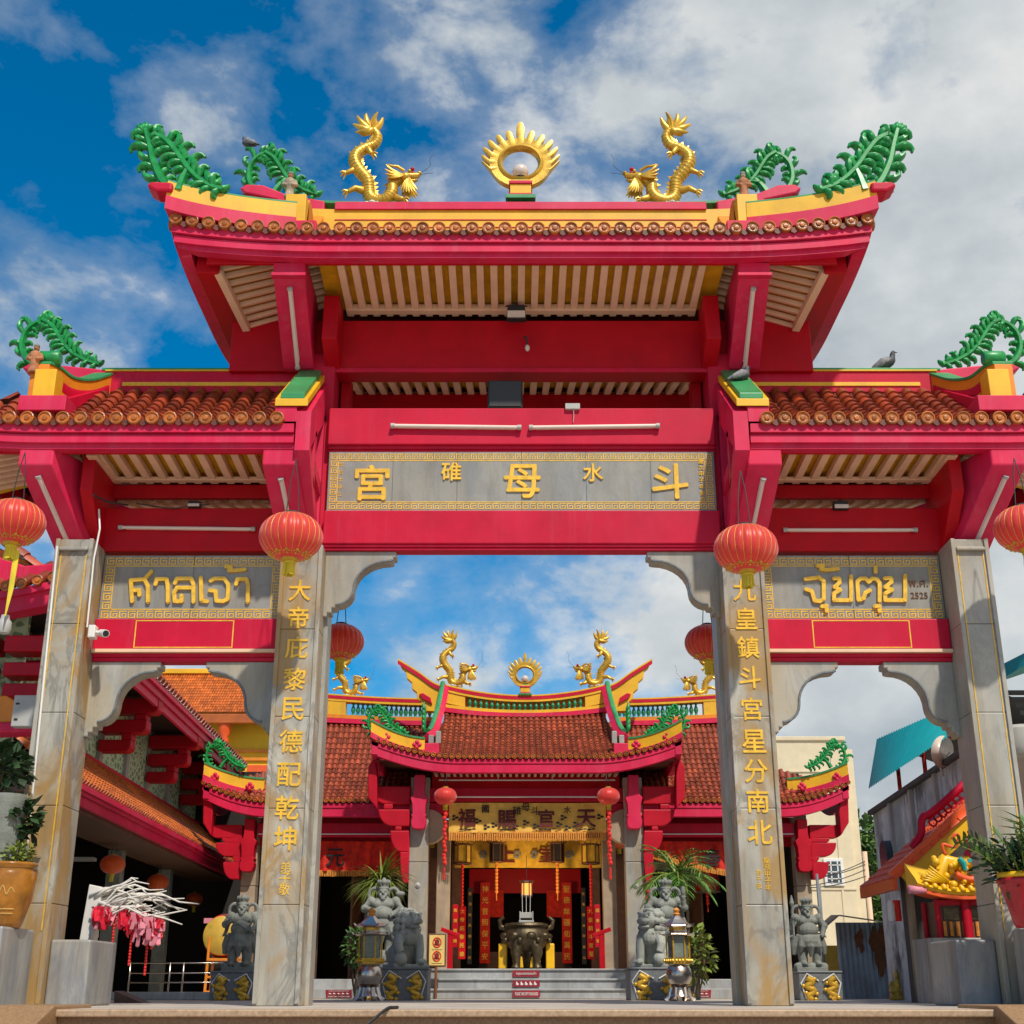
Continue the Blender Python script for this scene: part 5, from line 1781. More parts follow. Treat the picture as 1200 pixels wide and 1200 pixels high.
for s in (-1, 1):
    # horn at the ridge end
    horn = [(1.72, 5.70), (2.18, 5.72), (2.22, 5.92), (2.30, 5.98), (2.32, 6.12), (2.42, 6.20), (2.43, 6.34), (2.54, 6.43), (2.56, 6.58), (2.66, 6.66), (2.74, 6.83), (2.30, 6.56), (1.98, 6.33), (1.72, 6.22)]
    mb = MB().prism([(tx_(s * a), b) for a, b in horn], 27.40, 27.60)
    hn = tpart('ridge_horn', 'yellow', mb, 0.012, CR)
    mb = MB()
    pts = [(2.74, 6.84), (2.30, 6.57), (1.98, 6.34), (1.74, 6.24)]
    P_ = spline(pts, 5)
    mb.loft([(V((tx_(s * a), 27.38, b - 0.055)), V((0, -1, 0))) for a, b in P_], [(0.0, -0.05), (0.012, -0.05), (0.012, 0.03), (0.0, 0.03)])
    tpart('horn_band', 'red', mb, 0, hn)
    mb = MB().loft([(V((tx_(s * a), 27.5, b)), V((0, -1, 0))) for a, b in P_], [(0.13, -0.02), (0.13, 0.015), (-0.13, 0.015), (-0.13, -0.02)])
    tpart('horn_cap', 'yellow', mb, 0, hn)
    mb = MB().prism([(tx_(s * a), b) for a, b in ((1.98, 5.86), (2.2, 5.98), (2.26, 6.08), (2.18, 6.1), (2.02, 6.0))], 27.35, 27.5)
    tpart('horn_boss', 'red', mb, 0.01, hn)
    # descending ridge: green cap on pink, curving out at the foot
    P_ = spline([(1.72, 27.42, 6.24), (1.76, 26.9, 5.72), (1.80, 26.3, 5.30), (1.86, 25.8, 4.95), (1.94, 25.45, 4.80)], 5)
    mb = MB()
    for a, b in zip(P_, P_[1:]): pass
    mb.tube([(tx_(s * a), b, c) for a, b, c in P_], 0.10, 4)
    tpart('descending_ridge', 'pink', mb, 0.01, CR)
    mb = MB().tube([(tx_(s * (a + 0.04)), b - 0.02, c + 0.09) for a, b, c in P_[:-3]], 0.055, 6)
    tpart('descending_cap', 'greencap', mb, 0, CR, auto=60)
    mb = MB().box(tx_(s * 1.70), tx_(s * 1.98), 25.28, 25.55, 4.45, 4.66)
    tpart('ridge_foot', 'pink', mb, 0.012, CR)
    mb = MB()
    for q in range(2):
        mb.box(tx_(s * (1.72 + 0.14 * q)) - 0.05, tx_(s * (1.72 + 0.14 * q)) + 0.05, 25.3, 25.45, 4.66, 4.9 - 0.08 * q)
    tpart('foot_tile', 'marble', mb, 0.01, CR)
    mb = MB()
    for j in range(5): leaf_stroke(mb, (s * 0.0, 0.1 * j), 1.2 if s > 0 else 1.9, 0.22, 0.8 * s, 0.03)
    mb.xform(Matrix.Translation(V((tx_(s * 2.02), 25.9, 4.98)))).build('leaf_scroll', M['leaf_orn'], CR, auto=60)
    # hip ridge to the corner: yellow panel with pink frame
    path = []
    for i in range(13):
        w = i / 12
        dx = 1.98 + (3.0 - 1.98) * w
        path.append((V((tx_(s * dx), 25.34 - 0.34 * w, 4.40 + 0.04 * (1 - w) + 0.33 * w ** 1.8)), V((0, -1, 0))))
    hp = tpart('hip_ridge', 'yellow', MB().loft(path, [(0.05, 0.04), (0.05, 0.30), (-0.05, 0.30), (-0.05, 0.04)]), 0, CR)
    tpart('hip_base', 'pink', MB().loft(path, [(0.08, -0.02), (0.08, 0.09), (-0.05, 0.09), (-0.05, -0.02)]), 0, hp)
    tpart('hip_cap', 'greencap', MB().loft(path, [(0.07, 0.30), (0.07, 0.335), (-0.07, 0.335), (-0.07, 0.30)]), 0, hp)
    mb = MB()
    for dx, z in ((2.12, 4.60), (2.72, 4.74)):
        for a in range(4): mb.ball((tx_(s * (dx + 0.05 * math.cos(a * 1.6))), 25.15 - 0.1 * (dx - 2), z + 0.05 * math.sin(a * 1.6)), 0.045, 8, 6)
    tpart('pink_scroll', 'pink', mb, 0, hp, smooth=True)
    lo = leaf_ornament(0.80, 0.60, 11)
    lo.xform(Matrix.Translation(V((tx_(s * 3.12), 25.25, 4.80))) @ Matrix.Scale(-s, 4, V((1, 0, 0)))).build('leaf_scroll', M['leaf_orn'], CR, auto=60)

# long side roofs
SR = troof(6.5, 5.2, 5.0, 26.5, 28.5, 3.70, 5.66, 0.36, 0.1, 0.052, 0.118, 0.17, 'main_roof')
tpart('eave_fascia', 'pink', MB().loft(eave_line(6.5, 5.2, 26.5, 3.67, 0.36, 50), TF), parent=SR)
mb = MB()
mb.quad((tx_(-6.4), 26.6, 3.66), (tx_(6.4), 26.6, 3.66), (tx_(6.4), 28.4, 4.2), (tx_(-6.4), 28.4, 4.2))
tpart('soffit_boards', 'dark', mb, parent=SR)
for s in (-1, 1):
    tpart('side_fascia', 'pink', MB().loft([(V((tx_(s * 6.5), 26.5 + 2.0 * i / 8, 4.03 - 0.2 * math.sin(i / 8 * math.pi))), V((s, 0, 0))) for i in range(9)], TF), parent=SR)
mb = MB().box(tx_(-4.6), tx_(4.6), 29.2, 33.8, 4.5, 5.6)
tpart('roof_core', 'tilepan', mb, parent=SR)
zs_ = lambda x: 0.20 * max(0.0, (abs(x) - 2.2) / 3.2) ** 1.6
for s in (-1, 1):
    for nm, m_, k_, z0, z1, w in (('ridge_base', 'pink', 0.6, 5.60, 5.70, 0.15), ('ridge_rail', 'orange', 0.7, 5.70, 5.78, 0.13), ('ridge_rail', 'yellow', 1, 6.05, 6.10, 0.13),
                                  ('ridge_band', 'red', 1, 6.10, 6.17, 0.137), ('ridge_cap', 'yellow', 1, 6.17, 6.20, 0.14)):
        curve_band(nm, m_, SR, s * 2.0, s * 5.05, (lambda k_: (lambda x: zs_(x) * k_))(k_), z0, z1, w, 28.5)
    curve_band('ridge_panel', 'yellow', SR, s * 3.95, s * 4.5, lambda x: zs_(x) * 0.85, 5.74, 6.07, 0.12, 28.5)
    for i in range(26):
        mb = MB()
        dx = 2.1 + 1.8 * i / 17
        if 3.9 < dx < 4.55: continue
        baluster(mb, tx_(s * dx), 28.5, 5.78 + zs_(dx) * 0.7, 0.28 + zs_(dx) * 0.3, 0.05)
        tpart('baluster', 'jade', mb, 0, SR, auto=50)
    # corner hip with its yellow panel and scroll
    path = []
    for i in range(13):
        w = i / 12
        dx = 5.35 + (6.52 - 5.35) * w
        path.append((V((tx_(s * dx), 26.9 - 0.38 * w, 3.80 + 0.05 * (1 - w) + 0.32 * w ** 1.8)), V((0, -1, 0))))
    hp = tpart('hip_ridge', 'yellow', MB().loft(path, [(0.05, 0.08), (0.05, 0.34), (-0.05, 0.34), (-0.05, 0.08)]), 0, SR)
    tpart('hip_base', 'pink', MB().loft(path, [(0.08, -0.02), (0.08, 0.12), (-0.05, 0.12), (-0.05, -0.02)]), 0, hp)
    tpart('hip_cap', 'greencap', MB().loft(path, [(0.07, 0.34), (0.07, 0.375), (-0.07, 0.375), (-0.07, 0.34)]), 0, hp)
    mb = MB()
    for dx, z in ((5.6, 4.02), (6.3, 4.2)):
        for a in range(4): mb.ball((tx_(s * (dx + 0.05 * math.cos(a * 1.6))), 26.68 - 0.15 * (dx - 5.4), z + 0.05 * math.sin(a * 1.6)), 0.045, 8, 6)
    tpart('pink_scroll', 'pink', mb, 0, hp, smooth=True)
    lo = leaf_ornament(0.84, 0.62, 13)
    lo.xform(Matrix.Translation(V((tx_(s * 6.55), 26.6, 4.36))) @ Matrix.Scale(-s, 4, V((1, 0, 0)))).build('leaf_scroll', M['leaf_orn'], SR, auto=60)
    # corner column, brackets and hanging post of the side hall
    mb = MB()
    for z0, z1 in ((0.3, 2.1), (2.11, 3.7)): mb.box(tx_(s * 5.42), tx_(s * 5.72), 27.0, 27.3, z0, z1)
    pl = tpart('side_pillar', 'tan', mb, 0.01)
    P_ = [(tx_(s * 5.57) - w, z - 0.98) for z, w in prof] + [(tx_(s * 5.57) + w, z - 0.98) for z, w in prof[::-1]]
    tpart('hanging_post', 'brightred', MB().prism([(a, max(b, 2.06) + 0.3) for a, b in P_], 26.72, 27.0), 0.015, pl)
    mb = MB()
    def arm2(w, z0, z1):
        r_ = min((z1 - z0) * 0.9, w * 0.6)
        pts = [(5.72, z0), (5.72 + w - r_, z0)]
        for i in range(1, 9):
            a = i / 8 * math.pi / 2
            pts.append((5.72 + w - r_ + r_ * math.sin(a), z0 + (z1 - z0) * (1 - math.cos(a))))
        pts.append((5.72, z1))
        mb.prism([(tx_(s * a), b) for a, b in pts], 26.8, 27.05)
    for w, z0, z1 in ((0.34, 2.22, 2.55), (0.16, 2.55, 2.66), (0.52, 2.66, 2.93), (0.40, 2.93, 3.02), (0.72, 3.02, 3.28)): arm2(w, z0, z1)
    mb.prism([(tx_(s * a), b) for a, b in ((6.30, 3.05), (6.48, 3.3), (6.52, 3.9), (6.38, 3.95), (6.3, 3.5))], 26.6, 26.95)
    tpart('corner_bracket', 'brightred', mb, 0.02)
    # beams, thin pipes and door wall of the side hall
    mb = MB().box(tx_(s * 2.25), tx_(s * 5.42), 26.85, 27.0, 3.05, 3.32)
    tpart('side_beam', 'red', mb, 0.01)
    tpart('side_lintel', 'darkred', MB().box(tx_(s * 2.25), tx_(s * 5.7), 27.2, 27.35, 2.9, 3.9))
    mb = MB().tube([(tx_(s * 2.3), 26.7, 3.42), (tx_(s * 5.4), 26.7, 3.42)], 0.013, 6)
    mb.tube([(tx_(s * 2.3), 26.83, 3.10), (tx_(s * 5.4), 26.83, 3.10)], 0.011, 6)
    tpart('conduit', 'white', mb)
    mb = MB()
    mb.box(tx_(s * 2.4), tx_(s * 5.5), 28.6, 28.75, 2.55, 2.75)
    for dx in (2.6, 3.4, 5.2): mb.box(tx_(s * dx), tx_(s * (dx + 0.12)), 28.6, 28.75, 0.34, 2.6)
    tpart('door_frame', 'tan', mb, 0.01)
    for dx, a in ((3.45, 0.3), (4.6, -0.5)):
        mb = MB()
        p0 = V((tx_(s * dx), 28.6, 0))
        p1 = p0 + V((s * math.sin(a) * 0.6, -math.cos(a) * 0.6, 0))
        mb.add([p0 + V((0, 0, 0.36)), p1 + V((0, 0, 0.36)), p1 + V((0, 0, 2.5)), p0 + V((0, 0, 2.5)), p0 + V((0.05, 0, 0.36)), p1 + V((0.05, 0, 0.36)), p1 + V((0.05, 0, 2.5)), p0 + V((0.05, 0, 2.5))],
               [(0, 1, 2, 3), (7, 6, 5, 4), (0, 4, 5, 1), (1, 5, 6, 2), (2, 6, 7, 3), (3, 7, 4, 0)])
        tpart('door_leaf', 'wood', mb, 0.01)

# the rooftop dragons and pearl of the temple
D1s = 0.88
D3 = copy_tree(D1, (tx_(-1.52), 27.45, 6.26), (D1s, D1s, D1s), label='golden dragon on the temple ridge left of the small flaming pearl')
D4 = copy_tree(D1, (tx_(1.54), 27.45, 6.26), (-D1s, D1s, D1s), label='golden dragon on the temple ridge right of the small flaming pearl')
D5 = copy_tree(D1, (tx_(-3.92), 28.5, 6.28), (0.8, 0.8, 0.8), label='golden dragon on the lower temple ridge beneath the left rear lantern')
D6 = copy_tree(D1, (tx_(3.95), 28.5, 6.28), (-0.8, 0.8, 0.8), label='golden dragon on the lower temple ridge beneath the right rear lantern')
FP2 = flame_pearl('flame_pearl_lamp', 'small golden ring of flames on the temple ridge seen through the central arch', 0.7, 0.98)
FP2.location = (tx_(0), 27.45, 6.05)

# --- banners
def cloth_strip(name, mat, x0, x1, z0, z1, y, wav=0.02, n=60, arch=0.0):
    mb = MB()
    m = 6
    g_ = []
    for j in range(m + 1):
        for i in range(n + 1):
            u = i / n
            w = j / m
            yy = y - wav * math.sin(u * n * 0.75) * (1 - 0.6 * w) - 0.03 * math.sin(u * 7)
            zz = z0 + (z1 - z0) * w + arch * (4 * (u - 0.5) ** 2) * (1 - w)
            g_.append((x0 + (x1 - x0) * u, yy, zz))
    fs = [(j * (n + 1) + i, j * (n + 1) + i + 1, (j + 1) * (n + 1) + i + 1, (j + 1) * (n + 1) + i) for j in range(m) for i in range(n)]
    mb.add(g_, fs)
    return mb


def fringe(x0, x1, z, y, h, n, arch=0.0):
    mb = MB()
    for i in range(n):
        u = (i + 0.5) / n
        x = x0 + (x1 - x0) * u
        zz = z + arch * 4 * (u - 0.5) ** 2
        w = (x1 - x0) / n * 0.38
        yy = y - 0.02 + 0.02 * math.sin(i * 1.3)
        mb.add([(x - w, yy, zz), (x + w, yy, zz), (x + w * 0.8, yy - 0.012, zz - h * random.uniform(0.9, 1)), (x - w * 0.8, yy - 0.012, zz - h * random.uniform(0.9, 1))], [(0, 1, 2, 3)])
    return mb


bn = thing('yellow_banner', 'yellow cloth banner with four large maroon characters over the temple entrance', 'banner', (XT, 25.7, 3.2), world=True)
z0, z1 = at(616, 976, 25.7).z, at(616, 941, 25.7).z
xa, xb = at(526, 960, 25.7).x, at(710, 960, 25.7).x
cloth_strip('cloth', 'cloth', xa, xb, z0, z1, 25.7, 0.008, 70, 0.0).build('cloth', M['cloth'], bn, smooth=True)
fringe(xa, xb, z0 + 0.02, 25.69, 0.18, 70).build('fringe', M['fringe'], bn)
mb, mb2 = MB(), MB()
for ch, px, py, s_ in (('福', 547, 958, 0.33), ('賜', 594, 960, 0.33), ('官', 640, 959, 0.33), ('天', 687, 959, 0.33)):
    p = at(px, py, 25.66)
    text_mb(mb, ch, p.x, 25.655, p.z, s_, 0.008, 0.03)
for ch, px, py, s_ in (('國', 569, 948, 0.14), ('碓', 606, 950, 0.16), ('母', 616, 946, 0.15), ('斗', 627, 950, 0.15), ('水', 665, 949, 0.13)):
    p = at(px, py, 25.66)
    text_mb(mb2, ch, p.x, 25.655, p.z, s_, 0.008, 0.02)
for px, py in ((533, 958), (560, 962), (570, 969), (579, 967), (604, 968), (616, 964), (628, 968), (655, 966), (665, 970), (660, 958), (675, 966), (703, 957)):
    p = at(px, py, 25.66)
    for q in range(3): mb2.ball((p.x + 0.04 * math.cos(q * 2.1), 25.665, p.z + 0.035 * math.sin(q * 2.1)), (0.035, 0.006, 0.022), 8, 5)
for px in (548, 595, 641, 688):
    p = at(px, 972, 25.66)
    for q in range(4): mb2.ball((p.x - 0.12 + 0.08 * q, 25.665, p.z + 0.01 * (q % 2)), (0.045, 0.006, 0.014), 8, 5)
mb.build('large_lettering', M['darktext'], bn)
mb2.build('small_lettering', M['blacktext'], bn)
v2 = thing('yellow_valance', 'olive yellow cloth valance hanging deeper inside the temple entrance', 'banner', (XT, 27.2, 2.8), world=True)
xa, xb = at(533, 1000, 27.2).x, at(704, 1000, 27.2).x
z0, z1 = at(616, 1017, 27.2).z, at(616, 982, 27.2).z
cloth_strip('cloth', 'clothold', xa, xb, z0, z1, 27.2, 0.02, 70).build('cloth', M['clothold'], v2, smooth=True)
mb = MB()
for ch, px, s_ in (('上', 594, 0.3), ('宝', 640, 0.3)):
    p = at(px, 1001, 27.1)
    text_mb(mb, ch, p.x, 27.14, p.z, s_, 0.01, 0.03)
mb.build('lettering', M['darktext'], v2)
mb = MB()
for px in (566, 606, 626, 668):
    p = at(px, 1001, 27.1)
    for q in range(6): mb.ball((p.x + 0.05 * math.cos(q), 27.15, p.z + 0.06 * math.sin(q)), (0.035, 0.006, 0.03), 8, 5)
mb.build('flower_motif', M['stone'], v2)
for s, ch, pxa, pxb, pxt, lab in ((-1, '元', 362, 474, 393, 'red pleated valance with the black character on the left side hall'), (1, '春', 765, 872, 834, 'red valance swept up at one end on the right side hall')):
    rv = thing('red_valance', lab, 'banner', (tx_(s * 3.6), 27.1, 2.7), world=True)
    xa, xb = at(pxa, 1000, 27.1).x, at(pxb, 1000, 27.1).x
    z0, z1 = at(400, 1021, 27.1).z, at(400, 986, 27.1).z
    mb = cloth_strip('cloth', 'redcloth', xa, xb, z0, z1, 27.1, 0.055, 60)
    if s > 0:
        for i, q in enumerate(mb.v):
            u = (q.x - xa) / (xb - xa)
            w = (q.z - z0) / (z1 - z0)
            mb.v[i].z += (1 - w) * 0.42 * max(0, (0.85 - u)) ** 1.3
    mb.build('cloth', M['redcloth'], rv, smooth=True)
    fr = fringe(xa, xb, z0 + 0.02, 27.08, 0.13, 60)
    if s > 0:
        for i, q in enumerate(fr.v):
            u = (q.x - xa) / (xb - xa)
            fr.v[i].z += 0.42 * max(0, (0.85 - u)) ** 1.3
    fr.build('fringe', M['fringe'], rv)
    mb = MB()
    p = at(pxt, 1005, 27.05)
    text_mb(mb, ch, p.x, 27.03, p.z, 0.34, 0.01, 0.02)
    mb.build('character', M['blacktext'], rv)

# --- entrance: boards, columns, inner altar
mb = MB()
for dx in (-1.62, 1.62):
    tpart('inner_column', 'tan', MB().box(tx_(dx - 0.13), tx_(dx + 0.13), 26.2, 26.5, 0.5, 3.3), 0.01)
for dx in (-1.42, 1.42): tpart('door_jamb', 'wood', MB().box(tx_(dx - 0.1), tx_(dx + 0.1), 27.6, 27.9, 0.5, 3.4), 0.01)


def couplet(label, px, py0, py1, w, Y, mat, chars, tmat='goldtext'):
    p0, p1 = at(px, py1, Y), at(px, py0, Y)
    t = thing('couplet_board', label, 'couplet board', p0, 'couplet boards in the temple entrance', world=True)
    b = MB().box(p0.x - w / 2, p0.x + w / 2, Y, Y + 0.04, p0.z, p1.z)
    b.build('board', M[mat], t, bevel=0.006)
    mb = MB()
    n = len(chars)
    for i, ch in enumerate(chars):
        z = p1.z - (p1.z - p0.z) * (i + 0.6) / (n + 0.2)
        text_mb(mb, ch, p0.x, Y - 0.002, z, min(w * 0.62, (p1.z - p0.z) / n * 0.72), 0.006, 0.01)
    mb.build('lettering', M[tmat], t)


couplet('red couplet board left of the burner hanging nearest the burner', 568, 1034, 1129, 0.21, 28.6, 'redcloth', '神光普照保平安')
couplet('red couplet board right of the burner hanging nearest the burner', 665, 1034, 1129, 0.21, 28.6, 'redcloth', '聖德無疆佑萬民')
couplet('dark red couplet board behind the left beaded lantern tassel', 541, 1062, 1124, 0.14, 26.9, 'darkred', '大帝庇黎民德')
couplet('dark red couplet board behind the right beaded lantern tassel', 693, 1062, 1124, 0.14, 26.9, 'darkred', '九皇鎮斗宮星')
couplet('short red couplet board on the left inner column', 533, 1060, 1110, 0.10, 26.15, 'darkred', '風調雨順')
couplet('short red couplet board on the right inner column', 701, 1060, 1110, 0.10, 26.15, 'brightred', '國泰民安')
couplet('black couplet board with gilt characters left of the burner', 550, 1040, 1130, 0.09, 27.5, 'black', '日月光天德山河')
couplet('black couplet board with gilt characters right of the burner', 685, 1040, 1130, 0.09, 27.5, 'black', '壯帝居太平無以')
mb = MB()
mb.box(tx_(-1.2), tx_(1.2), 29.0, 29.1, 2.1, 2.6)
tpart('inner_lintel', 'darkred', mb)
for dx in (-0.62, 0.62): tpart('altar_curtain', 'redcloth', MB().box(tx_(dx - 0.16), tx_(dx + 0.16), 28.9, 28.95, 1.6, 2.15))
for dx in (-0.75, 0.75): tpart('altar_table', 'wood', MB().box(tx_(dx - 0.22), tx_(dx + 0.22), 28.8, 29.2, 0.51, 0.9), 0.01)

# --- lanterns of the temple
lantern('small red lantern with a long beaded tassel at the left temple pillar', at(522, 933, 25.2), 0.43, 0.22, 0.09, 'red lanterns of the temple', rich=False, long_tassel=1.0)
lantern('small red lantern with a long beaded tassel at the right temple pillar', at(713, 933, 25.2), 0.43, 0.22, 0.09, 'red lanterns of the temple', rich=False, long_tassel=1.0)
lantern('orange lantern half hidden behind the left temple pillar', at(507, 978, 26.8), 0.42, 0.4, 0.09, 'red lanterns of the temple', 'lanternor', rich=False)
lantern('orange lantern with beads just right of the right temple pillar', at(758, 1018, 26.3), 0.34, 0.8, 0.06, 'red lanterns of the temple', 'lanternor', rich=False, long_tassel=0.55)
lantern('orange lantern half hidden behind the right temple pillar', at(725, 985, 26.8), 0.42, 0.4, 0.09, 'red lanterns of the temple', 'lanternor', rich=False)


def lit_mat():
    m, k, b = base_mat('lit_lantern_pane')
    k.put(b.inputs['Base Color'], (0.8, 0.3, 0.05))
    k.put(b.inputs['Emission Color'], (1.0, 0.42, 0.08))
    b.inputs['Emission Strength'].default_value = 0.9
    return m


M['litpane'] = lit_mat()


def palace_lantern(label, loc, w, h, mat, tas=0.0, pale=False):
    t = thing('palace_lantern', label, 'lantern', loc, 'framed lanterns in the temple entrance')
    b = MB()
    for z in (-0.5, 0.5):
        b.lathe([(w * 0.5, z * h - 0.02), (w * 0.58, z * h), (w * 0.5, z * h + 0.02)], (0, 0, 0), 6)
    for i in range(6):
        a = math.pi * 2 * i / 6
        b.tube([(w * 0.5 * math.cos(a), w * 0.5 * math.sin(a), -0.5 * h), (w * 0.5 * math.cos(a), w * 0.5 * math.sin(a), 0.5 * h)], 0.012, 5)
        b.tube([(w * 0.56 * math.cos(a), w * 0.56 * math.sin(a), 0.5 * h), (w * 0.7 * math.cos(a), w * 0.7 * math.sin(a), 0.6 * h)], 0.012, 5)
    b.build('frame', M['wood'], t)
    MB().lathe([(w * 0.46, -0.48 * h), (w * 0.46, 0.48 * h)], (0, 0, 0), 6).build('panes', M[mat], t)
    MB().tube([(0, 0, 0.5 * h), (0, 0, 0.5 * h + 0.5)], 0.006, 5).build('cord', M['wire'], t)
    if tas:
        b = MB()
        z = -0.5 * h - 0.02
        while z > -0.5 * h - tas:
            b.ball((0, 0, z), (0.035, 0.035, 0.04), 8, 6)
            z -= 0.07
        b.tube([(0, 0, -0.5 * h), (0, 0, z - 0.1)], 0.01, 5)
        b.build('beaded_tassel', M['redtassel'] if not pale else M['fringe'], t)
    return t


palace_lantern('dark framed lantern with pale beads on the left half of the yellow valance', at(582, 999, 26.9), 0.27, 0.36, 'black', 0.62, True)
palace_lantern('dark framed lantern with pale beads on the right half of the yellow valance', at(653, 999, 26.9), 0.27, 0.36, 'black', 0.62, True)
palace_lantern('painted lantern at the left end of the yellow valance', at(542, 1001, 26.7), 0.34, 0.36, 'clothold', 0.85)
palace_lantern('painted lantern at the right end of the yellow valance', at(692, 1001, 26.7), 0.34, 0.36, 'clothold', 0.85)
pl_ = palace_lantern('lit orange palace lantern hanging right over the bronze burner', at(617, 1042, 25.9), 0.2, 0.26, 'litpane', 0)
for i_, (px, Y_, e_) in enumerate(((617, 26.3, 50.0),)):   # the lit lamp's own light, spilling into the hall
    ll = bpy.data.lights.new('lantern_light', 'POINT')
    ll.energy = e_
    ll.color = (1.0, 0.62, 0.28)
    ll.shadow_soft_size = 0.12
    lo_ = bpy.data.objects.new('lantern_light', ll)
    COL.objects.link(lo_)
    lo_.parent = pl_
    lo_.location = (0, 0.22, -0.02)
palace_lantern('ornate red lantern row frame hanging in the right side hall', at(828, 1030, 27.6), 0.5, 0.5, 'darkred', 0.3)

# --- the bronze incense burner on the porch
ib = thing('incense_burner', 'big dark bronze incense burner with yellow cloths in the temple entrance', 'incense burner', (at(617, 1135, 25.5).x, 25.5, 0.512))
b = MB()
b.lathe([(0.0, 0.28), (0.22, 0.30), (0.38, 0.42), (0.44, 0.56), (0.40, 0.68), (0.36, 0.72), (0.42, 0.76), (0.40, 0.80), (0.30, 0.81), (0.28, 0.74)], (0, 0, 0), 28)
b.lathe([(0.34, 0.70), (0.38, 0.70), (0.38, 0.73)], (0, 0, 0), 28)
body = b.build('bowl', M['bronze'], ib, auto=50)
b = MB()
for i in range(8):
    a = math.pi * 2 * i / 8 + 0.2
    b.ball((0.40 * math.cos(a), 0.40 * math.sin(a), 0.58), (0.1, 0.1, 0.07), 8, 6)
    b.ball((0.44 * math.cos(a + .3), 0.44 * math.sin(a + .3), 0.5), 0.05, 8, 6)
    b.ball((0.36 * math.cos(a), 0.36 * math.sin(a), 0.76), 0.05, 8, 6)
b.build('relief', M['bronze'], body, smooth=True)
for a in (R(-120), R(-60), R(90)):
    b = MB().tube([(0.30 * math.cos(a), 0.30 * math.sin(a), 0.45), (0.40 * math.cos(a), 0.40 * math.sin(a), 0.28), (0.36 * math.cos(a), 0.36 * math.sin(a), 0.12), (0.40 * math.cos(a), 0.40 * math.sin(a), 0.0)],
                  [0.13, 0.10, 0.065, 0.085], 10)
    b.build('leg', M['bronze'], ib, auto=60)
for s in (-1, 1):
    b = MB().tube([(s * 0.36, 0, 0.70), (s * 0.48, 0, 0.74), (s * 0.50, 0, 0.86), (s * 0.42, 0, 0.92)], [0.04, 0.045, 0.04, 0.03], 8)
    b.build('handle', M['bronze'], ib, auto=60)
    b = MB().box(s * 0.36, s * 0.52, -0.05, 0.05, 0.0, 0.45)
    b.build('yellow_cloth', M['brightyel'], ib, bevel=0.02)
    b = MB().prism([(s * 0.06, 0.02), (s * 0.24, 0.02), (s * 0.26, 0.2), (s * 0.18, 0.26), (s * 0.08, 0.2)], -0.30, -0.27)
    b.build('yellow_flame_plate', M['brightyel'], ib, bevel=0.01)
b = MB()
b.box(-0.14, 0.14, -0.1, 0.1, 0.82, 0.86)
b.box(-0.12, 0.12, -0.08, 0.08, 0.90, 1.0)
for s in (-1, 1): b.box(s * 0.13, s * 0.11, -0.1, 0.1, 0.84, 1.02)
b.build('ash_box', M['gbox'], ib, bevel=0.006)
b = MB()
for dx in (-0.07, 0.0, 0.07): b.tube([(dx, 0, 0.9), (dx * 1.1, 0, 1.36)], 0.005, 5)
b.build('incense_stick', M['white'], ib)

# --- notice board and the red plates on the steps
nb = thing('notice_board', 'yellow notice with two red ringed pictograms at the foot of the left temple pillar', 'sign', at(511, 1135, 24.2), world=True)
p0, p1 = at(501, 1133, 24.2), at(523, 1094, 24.2)
MB().box(p0.x, p1.x, 24.2, 24.24, p0.z, p1.z).build('frame', M['wood'], nb, bevel=0.01)
MB().box(p0.x + 0.025, p1.x - 0.025, 24.19, 24.2, p0.z + 0.025, p1.z - 0.025).build('panel', M['signyel'], nb)
mb, mb2 = MB(), MB()
for zc in (p1.z - 0.15, p1.z - 0.38):
    c = V(((p0.x + p1.x) / 2, 24.186, zc))
    mb.tube([c + V((0.07 * math.cos(a), 0, 0.08 * math.sin(a))) for a in [math.pi * 2 * i / 24 for i in range(25)]], 0.010, 5)
    mb.tube([c + V((-0.05, -0.003, 0.055)), c + V((0.05, -0.003, -0.055))], 0.008, 5)
    mb2.ball(c + V((0, 0, 0.01)), (0.04, 0.006, 0.045), 10, 6)
    mb2.ball(c + V((0.0, 0, -0.03)), (0.05, 0.006, 0.025), 10, 6)
    mb2.box(c.x - 0.09, c.x + 0.09, 24.186, 24.19, zc - 0.125, zc - 0.118)
mb.build('prohibition_ring', M['redtassel'], nb)
mb2.build('pictogram', M['darktext'], nb)
MB().tube([(at(511, 1135, 24.22).x, 24.22, 0.01), (at(511, 1135, 24.22).x, 24.22, p0.z)], 0.025, 8).build('stand', M['rust'], nb)
